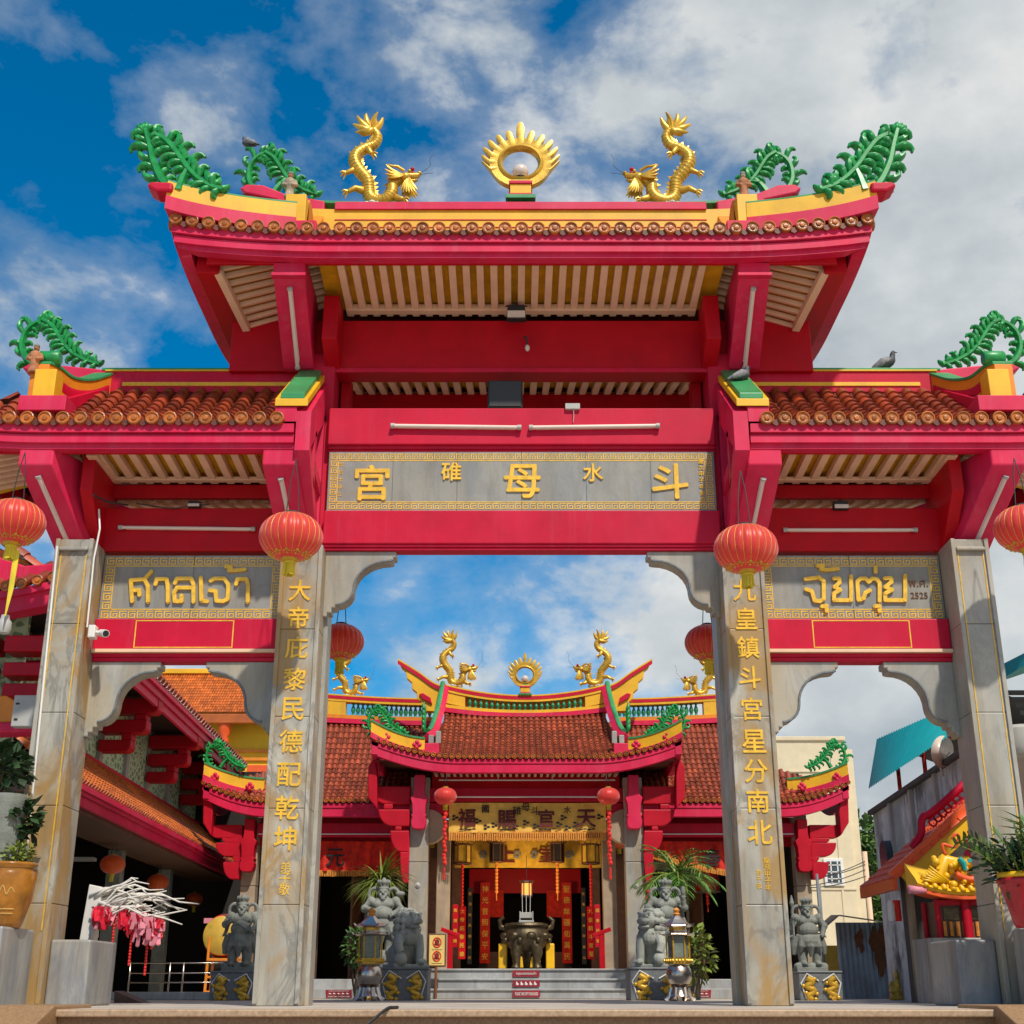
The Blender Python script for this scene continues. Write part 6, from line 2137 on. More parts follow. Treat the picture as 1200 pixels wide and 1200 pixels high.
for px, lab, Y, ys in ((617, 'in the middle of the temple steps', 24.24, (1140, 1147, 1156)), (397, 'on the left side hall step', 25.45, (1150, 1157, 1164)), (818, 'on the right side hall step', 25.45, (1152, 1158, 1165))):
    t = thing('step_notice', 'red notice strips with white pictograms stuck %s' % lab, 'sign', at(px, ys[1], Y), 'red notices on the steps', world=True)
    for i, py in enumerate(ys):
        p = at(px, py, Y)
        zc = (0.425, 0.255, 0.085)[i] if px == 617 else (0.13, 0.085, 0.035)[i]
        yy = (24.885, 24.565, 24.245)[i] if px == 617 else 25.495
        hh = 0.055 if px == 617 else 0.02
        w = 0.24
        xc = p.x
        st = MB().box(xc - w, xc + w, yy - 0.004, yy, zc - hh, zc + hh).build('strip', M['sticker'], t)
        mb = MB()
        if i == 0: text_mb(mb, 'กรุณาถอดรองเท้า', xc, yy - 0.006, zc, hh * 1.1, 0.003, 0.01, width=0.36)
        elif i == 2: text_mb(mb, 'PLEASE TAKE OFF YOUR SHOES', xc, yy - 0.006, zc, hh * 0.9, 0.003, 0.01, width=0.4)
        else:
            for q in range(5):
                mb.ball((xc - 0.16 + 0.08 * q, yy - 0.006, zc - hh * 0.2), (0.028, 0.004, hh * 0.3), 8, 5)
                mb.ball((xc - 0.17 + 0.08 * q, yy - 0.006, zc + hh * 0.2), (0.014, 0.004, hh * 0.4), 8, 5)
        mb.build('writing', M['white'], st)
for s, px in ((-1, 527), (1, 706)):
    p = at(px, 1135, 25.45)
    t = thing('red_stand', 'red wooden stand at the %s side of the temple entrance' % ('left' if s < 0 else 'right'), 'stand', (p.x, 25.45, 0.512))
    MB().box(-0.05, 0.05, -0.05, 0.05, 0.0, 0.62).build('post', M['darkred'], t, bevel=0.006)
    MB().prism([(-0.16, 0.55), (-0.18, 0.62), (0.16, 0.74), (0.18, 0.67)] if s > 0 else [(-0.16, 0.74), (-0.18, 0.67), (0.16, 0.55), (0.18, 0.62)], -0.06, 0.06).build('top', M['darkred'], t, bevel=0.01)
# ------------------------------------------------------------------ stone statues and metal lanterns in the courtyard
def guardian(label, loc, H, prop, mat='stone', turn=0.0):
    t = thing('guardian_statue', label, 'statue', loc, 'stone guardian statues')
    k = H / 1.4
    b = MB()
    # rock base, boots, skirt, belly, chest
    b.box(-0.30, 0.30, -0.2, 0.22, 0.0, 0.07)
    for i in range(7): b.ball((-0.24 + 0.08 * i, -0.08 + 0.05 * (i % 3), 0.09), (0.1, 0.12, 0.07), 8, 6)
    for s in (-1, 1):
        b.tube([(s * 0.13, -0.04, 0.10), (s * 0.14, -0.03, 0.28), (s * 0.11, 0.0, 0.50)], [0.085, 0.095, 0.13], 10)
        b.ball((s * 0.14, -0.12, 0.13), (0.07, 0.13, 0.06), 8, 6)
        b.tube([(s * 0.20, 0.02, 0.62), (s * 0.27, 0.03, 0.45), (s * 0.30, 0.02, 0.30)], [0.12, 0.10, 0.04], 8)
        b.tube([(s * 0.13, -0.12, 0.60), (s * 0.17, -0.15, 0.45), (s * 0.2, -0.13, 0.33)], [0.07, 0.07, 0.02], 8)
    b.tube([(0, -0.13, 0.62), (0, -0.17, 0.45), (0, -0.15, 0.26)], [0.08, 0.09, 0.03], 8)
    b.lathe([(0.22, 0.44), (0.25, 0.55), (0.24, 0.62), (0.225, 0.66)], (0, 0, 0), 20)
    b.tube([(-0.24, -0.05, 0.66), (0, -0.2, 0.64), (0.24, -0.05, 0.66)], 0.03, 8)
    b.ball((0, -0.07, 0.76), (0.20, 0.17, 0.15), 14, 10)
    b.ball((0, -0.0, 0.93), (0.22, 0.15, 0.14), 14, 10)
    for s in (-1, 1): b.ball((s * 0.09, -0.1, 0.93), (0.09, 0.06, 0.07), 10, 8)
    b.ball((0, -0.0, 1.04), (0.10, 0.09, 0.07), 10, 8)
    # head with brows, nose, beard, ears
    b.ball((0, -0.03, 1.14), (0.088, 0.10, 0.11), 14, 10)
    b.tube([(0, -0.125, 1.15), (0, -0.145, 1.115)], [0.014, 0.026], 6)
    for s in (-1, 1):
        b.ball((s * 0.036, -0.118, 1.165), (0.026, 0.016, 0.013), 8, 6)
        b.ball((s * 0.092, -0.02, 1.13), (0.018, 0.025, 0.04), 8, 6)
        b.ball((s * 0.05, -0.105, 1.10), (0.03, 0.025, 0.022), 8, 6)
        b.tube([(s * 0.03, -0.13, 1.085), (s * 0.07, -0.125, 1.06)], [0.015, 0.006], 6)
    b.tube([(0, -0.11, 1.065), (0, -0.13, 1.02), (0, -0.12, 0.96)], [0.05, 0.045, 0.012], 8)
    # crown
    b.lathe([(0.095, 1.19), (0.105, 1.22), (0.085, 1.23), (0.10, 1.29), (0.115, 1.33), (0.06, 1.335), (0.045, 1.37), (0.02, 1.40), (0, 1.41)], (0, -0.01, 0), 12)
    for i in range(5):
        a = R(-160 + 35 * i)
        b.ball((0.105 * math.cos(a), 0.105 * math.sin(a) - 0.01, 1.325), (0.03, 0.02, 0.045), 6, 5)
    # scarf loops behind the shoulders
    for s in (-1, 1):
        P_ = [(s * (0.17 + 0.10 * math.cos(a)), 0.05, 1.10 + 0.12 * math.sin(a)) for a in [R(-80 + 26 * j) for j in range(12)]]
        b.tube(P_, [0.035] * 11 + [0.02], 8)
        b.tube([(s * 0.19, 0.05, 0.98), (s * 0.28, 0.06, 0.85), (s * 0.31, 0.05, 0.70), (s * 0.36, 0.0, 0.62)], [0.04, 0.045, 0.035, 0.012], 8)
    def arm(s, elbow, hand):
        b.ball((s * 0.22, 0, 0.99), (0.09, 0.09, 0.085), 10, 8)
        b.tube([(s * 0.22, 0, 0.99), elbow, hand], [0.078, 0.066, 0.045], 10)
        b.ball(hand, (0.05, 0.05, 0.045), 8, 6)
        e = V(elbow)
        b.ball(e, 0.075, 8, 6)
        for j in range(4): b.ball(V(hand) + V((0.03 * math.cos(j * 1.5), -0.035, 0.03 * math.sin(j * 1.5))), (0.016, 0.02, 0.016), 6, 5)
    if prop == 'sword':
        arm(-1, (-0.30, -0.08, 0.84), (-0.16, -0.22, 0.90))
        arm(1, (0.32, -0.06, 0.84), (0.22, -0.22, 0.72))
        b.tube([(-0.34, -0.23, 1.02), (0.34, -0.24, 0.64)], [0.022, 0.03], 8, 0.6)
        b.tube([(0.13, -0.24, 0.70), (0.23, -0.24, 0.86)], 0.02, 6)
    elif prop == 'spear':
        arm(-1, (-0.32, -0.04, 0.84), (-0.30, -0.16, 1.00))
        arm(1, (0.32, -0.05, 0.84), (0.26, -0.10, 0.66))
        b.tube([(-0.31, -0.17, 0.60), (-0.31, -0.17, 1.18), (-0.31, -0.17, 1.26), (-0.31, -0.17, 1.42)], [0.02, 0.02, 0.05, 0.01], 8)
    elif prop == 'orb':
        arm(-1, (-0.33, -0.05, 0.88), (-0.22, -0.20, 0.80))
        arm(1, (0.33, -0.02, 0.88), (0.31, -0.08, 1.06))
        b.ball((0.31, -0.1, 1.16), (0.05, 0.05, 0.09), 10, 8)
        b.tube([(-0.34, -0.16, 0.80), (-0.22, -0.2, 0.80), (-0.10, -0.22, 0.84)], [0.02, 0.03, 0.015], 6)
    else:
        arm(-1, (-0.33, -0.05, 0.86), (-0.16, -0.22, 0.82))
        arm(1, (0.32, -0.05, 0.85), (0.16, -0.2, 0.74))
        b.ball((0.30, 0.0, 1.12), (0.09, 0.06, 0.05), 10, 8)
    b.xform(Matrix.Scale(k, 4))
    b.build('figure', M[mat], t, remesh=0.010 * k)
    t.rotation_euler.z = turn
    return t


def pedestal(label, x0, x1, y0, y1, h, mat='ped', plates=True, group='pedestals with golden reliefs'):
    t = thing('stone_pedestal', label, 'pedestal', ((x0 + x1) / 2, (y0 + y1) / 2, 0))
    t['group'] = group
    w, d = (x1 - x0) / 2, (y1 - y0) / 2
    mb = MB().box(-w, w, -d, d, 0, h * 0.93)
    mb.box(-w - 0.015, w + 0.015, -d - 0.015, d + 0.015, h * 0.93, h)
    mb.build('block', M[mat], t, bevel=0.012)
    if plates:
        for s in (-1, 1):
            cx_ = s * w * 0.48
            pw = w * 0.42
            P_ = [(cx_ + s * pw * 0.55, 0.02), (cx_ + s * pw * 1.05, h * 0.58), (cx_ + s * pw * 0.35, h * 0.90), (cx_ - s * pw * 0.9, h * 0.66), (cx_ - s * pw * 0.9, 0.02)]
            fr = MB()
            pts = [(a, -d - 0.012, b) for a, b in P_[1:4]]
            fr.tube([(P_[0][0], -d - 0.012, P_[0][1])] + pts, 0.012, 6)
            pl = fr.build('white_edging', M['white'], t)
            gd = MB()
            sp_ = spline([(cx_ - s * pw * 0.1, -d - 0.02, 0.02), (cx_ + s * pw * 0.4, -d - 0.025, h * 0.16), (cx_ - s * pw * 0.4, -d - 0.025, h * 0.32), (cx_ + s * pw * 0.5, -d - 0.025, h * 0.48), (cx_ - s * pw * 0.2, -d - 0.03, h * 0.62), (cx_ + s * pw * 0.4, -d - 0.03, h * 0.76)], 5)
            gd.tube(sp_, [0.034 + 0.014 * i / len(sp_) for i in range(len(sp_))], 8)
            for j in range(16):
                q = sp_[int(j * 1.55)]
                gd.ball((q[0] + 0.045 * math.cos(j * 2.2), q[1] - 0.005, q[2] + 0.03 * math.sin(j * 1.9)), (0.036, 0.02, 0.028), 7, 5)
            gd.build('gold_relief', M['gold'], t, auto=60)
    return t


def lion(label, loc, H, flip=1, turn=0.0):
    """seated guardian lion facing -y with one forepaw raised on a ball"""
    t = thing('stone_lion', label, 'lion statue', loc, 'pale stone guardian lions')
    t.rotation_euler.z = turn * 0.7
    k = H / 0.9
    b = MB()
    b.box(-0.30, 0.30, -0.26, 0.30, 0.0, 0.05)
    b.tube([(0, 0.16, 0.12), (0, 0.10, 0.32), (0, -0.02, 0.50), (0, -0.06, 0.62)], [0.20, 0.215, 0.20, 0.15], 14)
    for s in (-1, 1):
        b.ball((s * 0.19, 0.10, 0.18), (0.11, 0.19, 0.16), 10, 8)
        b.tube([(s * 0.20, 0.0, 0.10), (s * 0.22, -0.14, 0.08)], [0.075, 0.065], 8)
        b.ball((s * 0.22, -0.17, 0.075), (0.075, 0.08, 0.055), 8, 6)
    s = flip
    b.tube([(s * 0.14, -0.10, 0.48), (s * 0.16, -0.17, 0.28), (s * 0.15, -0.19, 0.10)], [0.095, 0.075, 0.062], 10)
    b.ball((s * 0.15, -0.23, 0.08), (0.075, 0.09, 0.05), 8, 6)
    b.tube([(-s * 0.15, -0.10, 0.46), (-s * 0.22, -0.20, 0.34), (-s * 0.19, -0.25, 0.22)], [0.095, 0.075, 0.06], 10)
    b.ball((-s * 0.18, -0.22, 0.12), 0.11, 12, 9)
    b.ball((0, -0.14, 0.46), (0.14, 0.10, 0.14), 12, 8)
    # head: broad muzzle, open mouth, brows, ears
    st = len(b.v)
    b.ball((0, -0.10, 0.72), (0.155, 0.15, 0.135), 14, 10)
    b.ball((0, -0.235, 0.705), (0.115, 0.085, 0.05), 12, 8)
    b.ball((0, -0.30, 0.73), (0.05, 0.03, 0.03), 8, 6)
    b.ball((0, -0.21, 0.615), (0.095, 0.075, 0.03), 12, 8)
    b.tube([(-0.07, -0.27, 0.66), (-0.075, -0.27, 0.685)], 0.014, 6)
    b.tube([(0.07, -0.27, 0.66), (0.075, -0.27, 0.685)], 0.014, 6)
    for q in (-1, 1):
        b.ball((q * 0.068, -0.225, 0.775), (0.036, 0.03, 0.03), 8, 6)
        b.tube([(q * 0.02, -0.235, 0.80), (q * 0.12, -0.20, 0.835)], [0.03, 0.022], 7)
        b.ball((q * 0.16, -0.06, 0.80), (0.035, 0.045, 0.05), 8, 6)
    rnd = random.Random(4)
    for ring, (zc, rr, n) in enumerate(((0.86, 0.10, 7), (0.80, 0.17, 9), (0.70, 0.20, 9), (0.60, 0.20, 9), (0.52, 0.19, 8))):
        for i in range(n):
            a = R(-35 + 250 * i / (n - 1))
            b.ball((rr * math.cos(a), 0.015 + rr * 0.85 * math.sin(a), zc + rnd.uniform(-0.012, 0.012)), 0.050 + 0.014 * (i % 2), 8, 6)
    b.ball((0, -0.05, 0.88), (0.07, 0.07, 0.04), 8, 6)
    b.tube([(0, 0.30, 0.15), (0.02, 0.36, 0.3), (0, 0.30, 0.44)], [0.06, 0.08, 0.03], 8)
    R_ = Matrix.Translation((0, -0.02, 0)) @ Matrix.Rotation(turn * 0.5, 4, 'Z')
    b.xform(R_, st)
    for i in range(5): b.ball((-0.08 + 0.04 * i, -0.21, 0.52 - 0.01 * (i % 2)), 0.02, 7, 5)
    b.xform(Matrix.Scale(k, 4))
    b.build('figure', M['stonelt'], t, remesh=0.008 * k)
    return t


pedestal('grey pedestal with gilt reliefs under the sword guardian by the drum', at(249, 1160, 21).x, at(300, 1160, 21).x, 20.8, 21.5, 0.42, 'ped')
guardian('stone guardian with a sword across its chest beside the yellow drum', (at(279, 1140, 21.1).x, 21.15, 0.42), 1.14, 'sword')
pedestal('grey pedestal with gilt reliefs under the guardian by the blue sheet shed', at(934, 1160, 21).x, at(984, 1160, 21).x, 20.8, 21.5, 0.42, 'ped')
guardian('stone guardian with a raised weapon beside the blue sheet shed', (at(951, 1140, 21.1).x, 21.15, 0.42), 1.10, 'spear')
pedestal('grey pedestal with gilt butterfly shaped reliefs under the left stone lion', at(447, 1160, 21).x, at(502, 1160, 21).x, 20.75, 21.6, 0.47)
pedestal('grey pedestal with gilt butterfly shaped reliefs under the right stone lion', at(737, 1160, 21).x, at(798, 1160, 21).x, 20.75, 21.6, 0.47)
lion('pale stone lion with its head turned to the burner by the left temple pillar', (at(476, 1134, 21.1).x, 21.1, 0.47), 0.86, 1, R(35))
lion('pale stone lion with its head turned to the burner by the right temple pillar', (at(766, 1134, 21.1).x, 21.1, 0.47), 0.86, -1, R(-35))
pedestal('plain grey pedestal hidden behind the left pagoda lantern', at(418, 1160, 22.3).x, at(478, 1160, 22.3).x, 22.0, 22.7, 0.62, 'ped', True)
pedestal('plain grey pedestal hidden behind the right pagoda lantern', at(752, 1160, 22.3).x, at(818, 1160, 22.3).x, 22.0, 22.7, 0.62, 'ped', True)
guardian('stone guardian under the spiky green plant behind the left pagoda lantern', (at(447, 1130, 22.4).x, 22.4, 0.62), 1.28, 'scarf')
guardian('stone guardian under the feathery palm behind the right pagoda lantern', (at(783, 1130, 22.4).x, 22.4, 0.62), 1.28, 'orb')


def pagoda_lantern(label, loc):
    t = thing('pagoda_lantern', label, 'lantern', loc, 'metal pagoda lanterns')
    b = MB()
    for i in range(6):
        a = math.pi * 2 * i / 6
        b.tube([(0.20 * math.cos(a), 0.20 * math.sin(a), 0.0), (0.15 * math.cos(a), 0.15 * math.sin(a), 0.05), (0.12 * math.cos(a), 0.12 * math.sin(a), 0.18)], [0.05, 0.035, 0.03], 7)
    b.lathe([(0.0, 0.06), (0.15, 0.06), (0.11, 0.12), (0.10, 0.18), (0.15, 0.21)], (0, 0, 0), 18)
    b.build('foot', M['steel'], t, auto=40)
    b = MB()
    b.lathe([(0.10, 0.20), (0.15, 0.235), (0.185, 0.31), (0.19, 0.37), (0.17, 0.44), (0.14, 0.485), (0.15, 0.50)], (0, 0, 0), 28)
    b.build('bowl', M['steel'], t, auto=40)
    b = MB().lathe([(0.14, 0.50), (0.20, 0.505), (0.205, 0.58), (0.14, 0.585)], (0, 0, 0), 6)
    bd = b.build('gold_band', M['gold'], t)
    b = MB()
    for i in range(24):
        a = math.pi * 2 * i / 24
        rr = 0.20 * math.cos(math.pi / 6) / math.cos((a % (math.pi / 3)) - math.pi / 6)
        b.ball((rr * math.cos(a), rr * math.sin(a), 0.545), (0.022, 0.022, 0.025), 6, 5)
    b.build('bead', M['gold'], bd)
    b = MB()
    for i in range(6):
        a = math.pi * 2 * i / 6
        b.tube([(0.165 * math.cos(a), 0.165 * math.sin(a), 0.58), (0.165 * math.cos(a), 0.165 * math.sin(a), 0.90)], 0.012, 6)
    b.build('posts', M['gold'], t)
    MB().lathe([(0.145, 0.59), (0.145, 0.89)], (0, 0, 0), 6).build('glass_chamber', M['lampglass'], t)
    def roof(z, r, h, r1):
        b = MB()
        b.lathe([(r * 0.8, z - 0.01), (r, z + 0.012), (r * 0.98, z + 0.02), (r * 0.72, z + h * 0.32), (r * 0.45, z + h * 0.62), (r1, z + h)], (0, 0, 0), 6)
        for i in range(6):
            a = math.pi * 2 * i / 6
            b.tube([(r * math.cos(a), r * math.sin(a), z + 0.015), (r * 1.14 * math.cos(a), r * 1.14 * math.sin(a), z + 0.05)], [0.018, 0.006], 5)
        return b
    roof(0.90, 0.25, 0.07, 0.13).build('lower_roof', M['steel'], t)
    MB().lathe([(0.12, 0.955), (0.12, 1.03)], (0, 0, 0), 6).build('upper_chamber', M['gold'], t)
    roof(1.02, 0.225, 0.16, 0.04).build('upper_roof', M['steel'], t)
    b = MB().lathe([(0.04, 1.17), (0.055, 1.20), (0.035, 1.215), (0.05, 1.25), (0.02, 1.285), (0, 1.29)], (0, 0, 0), 12)
    b.build('finial', M['fringe'], t, auto=50)
    return t


M['lampglass'] = paint('greenish_glass', (0.16, 0.19, 0.16), 0.08, var=0.4, scale=12)
pagoda_lantern('shiny metal pagoda lantern in front of the left guardian and lion', (at(432, 1173, 20).x, 20, 0.0))
pagoda_lantern('shiny metal pagoda lantern in front of the right guardian and lion', (at(797, 1173, 20).x, 20, 0.0))


# ------------------------------------------------------------------ plants
def leaf_blade(mb, p, d, L, w, droop=0.3, n=3, roll=0.0):
    """flat pointed leaf blade from p in direction d"""
    d = V(d).normalized()
    side = d.cross(V((0, 0, 1)))
    if side.length < 1e-3: side = V((1, 0, 0))
    side.normalize()
    side = Matrix.Rotation(roll, 3, d) @ side
    vs, fs = [], []
    c = V(p)
    for i in range(n + 1):
        t = i / n
        ww = w * (0.35 + 1.3 * t if t < 0.5 else 2 * (1 - t) + 0.02)
        vs += [c - side * ww / 2, c + side * ww / 2]
        d = (d + V((0, 0, -droop / n))).normalized()
        c = c + d * L / n
    for i in range(n): fs.append((2 * i, 2 * i + 1, 2 * i + 3, 2 * i + 2))
    mb.add(vs, fs)


def frond(mb, stem, p, d, L, n, leaf_l, leaf_w, droop=0.9, rnd=random):
    d = V(d).normalized()
    c = V(p)
    pts = [c.copy()]
    for i in range(n):
        d = (d + V((0, 0, -droop / n))).normalized()
        c = c + d * L / n
        pts.append(c.copy())
        side = d.cross(V((0, 0, 1))).normalized()
        up = side.cross(d)
        for s in (-1, 1):
            leaf_blade(mb, c, d * 0.9 + side * s * 0.9 + up * 0.25, leaf_l * (0.6 + 0.6 * math.sin(math.pi * (i + 1) / (n + 1))), leaf_w, 0.6 + rnd.uniform(-0.1, 0.3), 3, rnd.uniform(-0.5, 0.5))
    stem.tube(pts, [0.018 * (1 - 0.8 * i / n) + 0.003 for i in range(n + 1)], 5)


def palm(label, loc, h, R_, nf, mat, kind=0, seed=1):
    rnd = random.Random(seed)
    t = thing('potted_palm', label, 'plant', loc, 'potted palms by the temple')
    MB().lathe([(0.16, 0), (0.22, 0.25), (0.24, 0.34), (0.21, 0.34), (0.19, 0.28), (0, 0.28)], (0, 0, 0), 20).build('pot', M['ped'], t, auto=40)
    MB().tube([(0, 0, 0.2), (0.02, 0, h * 0.5), (0, 0, h)], [0.05, 0.04, 0.045], 8).build('trunk', M['bark'], t, smooth=True)
    lf, st = MB(), MB()
    for i in range(nf):
        a = math.pi * 2 * i / nf + rnd.uniform(-0.2, 0.2)
        el = rnd.uniform(0.1, 1.3)
        d = (math.cos(a) * math.cos(el), math.sin(a) * math.cos(el), math.sin(el))
        if kind == 0:
            for q in range(5): leaf_blade(lf, V((0, 0, h)) + V(d) * 0.05, V(d) + V((rnd.uniform(-.35, .35), rnd.uniform(-.35, .35), rnd.uniform(-.35, .35))), R_ * rnd.uniform(0.75, 1.15), 0.036, 1.2, 5)
        else:
            frond(lf, st, (0, 0, h), d, R_ * rnd.uniform(0.85, 1.15), 12, 0.26, 0.03, 1.5, rnd)
    if kind: st.build('frond_stem', M['foliagelt'], t)
    lf.build('crown', M[mat], t)
    return t


palm('spiky yellow green plant rising behind the left guardian', (at(443, 1130, 23.6).x, 23.6, 0.0), 1.9, 0.68, 44, 'foliagelt', 0, 3)
M['palmleaf'] = paint('palm_leaf', (0.075, 0.19, 0.022), 0.45, var=0.4, scale=12, island=0.4)
palm('feathery green palm rising behind the right guardian', (at(797, 1130, 23.8).x, 23.8, 0.0), 2.0, 0.78, 30, 'palmleaf', 1, 4)


def bush(name, label, cat, loc, rx, rz, n, leaf, mat, pot=None, seed=1, zc=0.5, wide=0.5, stems=7):
    rnd = random.Random(seed)
    t = thing(name, label, cat, loc)
    lf, st = MB(), MB()
    for i in range(stems):
        a = rnd.uniform(0, 6.28)
        st.tube([(0, 0, 0), (rx * 0.4 * math.cos(a), rx * 0.4 * math.sin(a), zc * 0.6), (rx * 0.8 * math.cos(a), rx * 0.8 * math.sin(a), zc + rz * 0.3)], [0.012, 0.01, 0.004], 5)
    for i in range(n):
        while True:
            q = V((rnd.uniform(-1, 1), rnd.uniform(-1, 1), rnd.uniform(-1, 1)))
            if 0.25 < q.length < 1: break
        if mnoise.noise(q * 2.2 + V((seed, 0, 0))) < -0.18: continue
        p = V((q.x * rx, q.y * rx, zc + q.z * rz))
        d = q + V((rnd.uniform(-.7, .7), rnd.uniform(-.7, .7), rnd.uniform(-.2, .8)))
        leaf_blade(lf, p, d, leaf * rnd.uniform(0.7, 1.2), leaf * wide, 0.6, 2, rnd.uniform(-1, 1))
    st.build('stem', M['bark'], t)
    lf.build('leaves', M[mat], t)
    return t


bush('potted_shrub', 'yellow green shrub in shade right of the right pagoda lantern', 'plant', (at(818, 1150, 21.8).x, 21.8, 0.05), 0.26, 0.42, 420, 0.13, 'foliagelt', seed=5, zc=0.62)
bush('potted_shrub', 'small dark shrub in shade left of the left pagoda lantern', 'plant', (at(416, 1150, 21.8).x, 21.8, 0.05), 0.2, 0.30, 300, 0.12, 'foliage', seed=6, zc=0.72)

# planters on the parapets
p = at(4, 1085, 12.85)
t = thing('amber_jar', 'amber glazed jar with pale scrawled marks on the left parapet', 'jar', (p.x, 12.85, 0.70))
MB().lathe([(0.15, 0.0), (0.17, 0.04), (0.225, 0.25), (0.25, 0.42), (0.245, 0.50), (0.215, 0.54), (0.25, 0.565), (0.245, 0.59), (0.20, 0.58), (0.19, 0.5), (0, 0.48)], (0, 0, 0), 32).build('body', M['jar'], t, smooth=True)
mb = MB()
def onjar(a, z):
    r_ = 0.232 + 0.02 * math.sin((z - 0.1) * 4)
    r_ = 0.17 + (z - 0.04) * 0.262 if z < 0.25 else 0.225 + (z - 0.25) * 0.147
    return V((r_ * math.sin(a), -r_ * math.cos(a), z)) * 1.0
for P_ in ([(-0.5, 0.34), (-0.35, 0.42), (-0.25, 0.30), (-0.1, 0.40), (0.0, 0.30), (0.15, 0.37), (0.3, 0.29), (0.45, 0.35), (0.6, 0.31)], [(-0.7, 0.12), (0.7, 0.12)], [(-0.7, 0.16), (0.7, 0.16)]):
    Q = spline([(a, z) for a, z in P_], 6)
    mb.tube([onjar(a, z) for a, z in Q], 0.007, 5)
mb.build('pale_marks', M['jarpale'], t)
bush('jar_plant', 'small yellow green plant growing in the amber jar', 'plant', (p.x + 0.06, 12.85, 1.22), 0.15, 0.13, 420, 0.06, 'foliagelt', seed=8, zc=0.13)
p = at(24, 965, 13.0)
bush('pot_plant', 'dark green leafy plant leaning out above the amber jar', 'plant', (p.x - 0.05, 13.05, p.z - 0.35), 0.20, 0.2, 300, 0.13, 'foliagedk', seed=9, zc=0.38, wide=0.7)
p = at(2, 900, 13.1)
bush('pot_plant', 'dark climbing plant under the meter box at the picture edge', 'plant', (p.x, 13.1, p.z - 0.3), 0.26, 0.2, 340, 0.13, 'foliagedk', seed=10, zc=0.3, wide=0.7)
p = at(-2, 1000, 12.75)
t = thing('stone_vase', 'tall grey stone vase at the picture edge over the amber jar', 'vase', (p.x - 0.05, 12.95, 0.70))
MB().lathe([(0.10, 0.0), (0.14, 0.3), (0.17, 0.75), (0.16, 1.15), (0.18, 1.2), (0.17, 1.25), (0.12, 1.25), (0.11, 1.1), (0, 1.1)], (0, 0, 0), 24).build('body', M['stone'], t, auto=40)
p = at(1192, 1075, 12.85)
t = thing('red_flowerpot', 'red glazed flowerpot standing on the right parapet', 'flowerpot', (p.x + 0.12, 12.85, 0.70))
MB().lathe([(0.13, 0.0), (0.15, 0.03), (0.19, 0.2), (0.24, 0.38), (0.265, 0.42), (0.255, 0.45), (0.22, 0.44), (0.2, 0.36), (0, 0.36)], (0, 0, 0), 32).build('body', M['redpot'], t, smooth=True)
MB().lathe([(0.20, 0.44), (0.25, 0.45), (0.25, 0.50), (0.2, 0.50)], (0, 0, 0), 32).build('yellow_rim', M['brightyel'], t, smooth=True)
rnd = random.Random(12)
t = thing('leafy_plant', 'bushy plant with upright leaf sprays in the red flowerpot', 'plant', (p.x + 0.08, 12.85, 1.15))
lf, lk, st = MB(), MB(), MB()
for i in range(11):   # upright sprays of paired leaves
    a = rnd.uniform(0, 6.28)
    d = V((math.cos(a) * 0.55 - 0.12, math.sin(a) * 0.5, 1))
    c = V((0.1 * math.cos(a), 0.1 * math.sin(a), 0))
    pts = [c.copy()]
    for j in range(11):
        d = (d + V((math.cos(a) * 0.05 - 0.03, 0, -0.02))).normalized()
        c = c + d * 0.052
        pts.append(c.copy())
        sd = d.cross(V((math.sin(a), -math.cos(a), 0.2))).normalized()
        if j > 2:
            for s in (-1, 1): leaf_blade(lf, c, sd * s + d * 0.7, 0.085, 0.045, 0.3, 3, rnd.uniform(-0.6, 0.6))
    st.tube(pts, [0.012 - 0.0008 * q for q in range(len(pts))], 5)
for i in range(420):
    q = V((rnd.gauss(0, 0.13), rnd.gauss(0, 0.12), rnd.gauss(0.12, 0.09)))
    leaf_blade(lk, q, q + V((rnd.uniform(-.3, .3), rnd.uniform(-.3, .3), 0.1)), rnd.uniform(0.08, 0.14), 0.06, 0.6, 3, rnd.uniform(-1, 1))
st.build('stem', M['foliagelt'], t)
lf.build('leaf_sprays', M['foliage'], t)
lk.build('low_leaves', M['foliagedk'], t)
t = thing('palm_leaf', 'pale palm blades reaching in from the picture edge over the red flowerpot plant', 'plant', (p.x + 0.42, 12.8, 1.5))
lf = MB()
for i in range(12):
    leaf_blade(lf, (0, 0, 0), (-1, 0.2 * math.sin(i * 2.0), 0.9 - 0.14 * i), 0.55, 0.045, 0.35, 5, 0.4)
lf.build('blades', M['foliagelt'], t)

# ------------------------------------------------------------------ the long hall on the left
LH = thing('side_hall', 'long side hall with orange lower roof, green lattice wall and red brackets on the left', 'hall', (-8, 23, 0), world=True)


def lx(D, off=0.0): return -6.0 - 0.03 * (D - 18.5) + off


def lpart(name, mat, mb, bevel=0.0, parent=None, auto=None): return mb.build(name, M[mat], parent or LH, bevel=bevel, auto=auto)


def run(x0, x1, z0, z1, D0, D1):
    """box that follows the hall's slight angle"""
    return [(lx(D0, x0), D0, z0), (lx(D0, x1), D0, z0), (lx(D1, x1), D1, z0), (lx(D1, x0), D1, z0), (lx(D0, x0), D0, z1), (lx(D0, x1), D0, z1), (lx(D1, x1), D1, z1), (lx(D1, x0), D1, z1)]


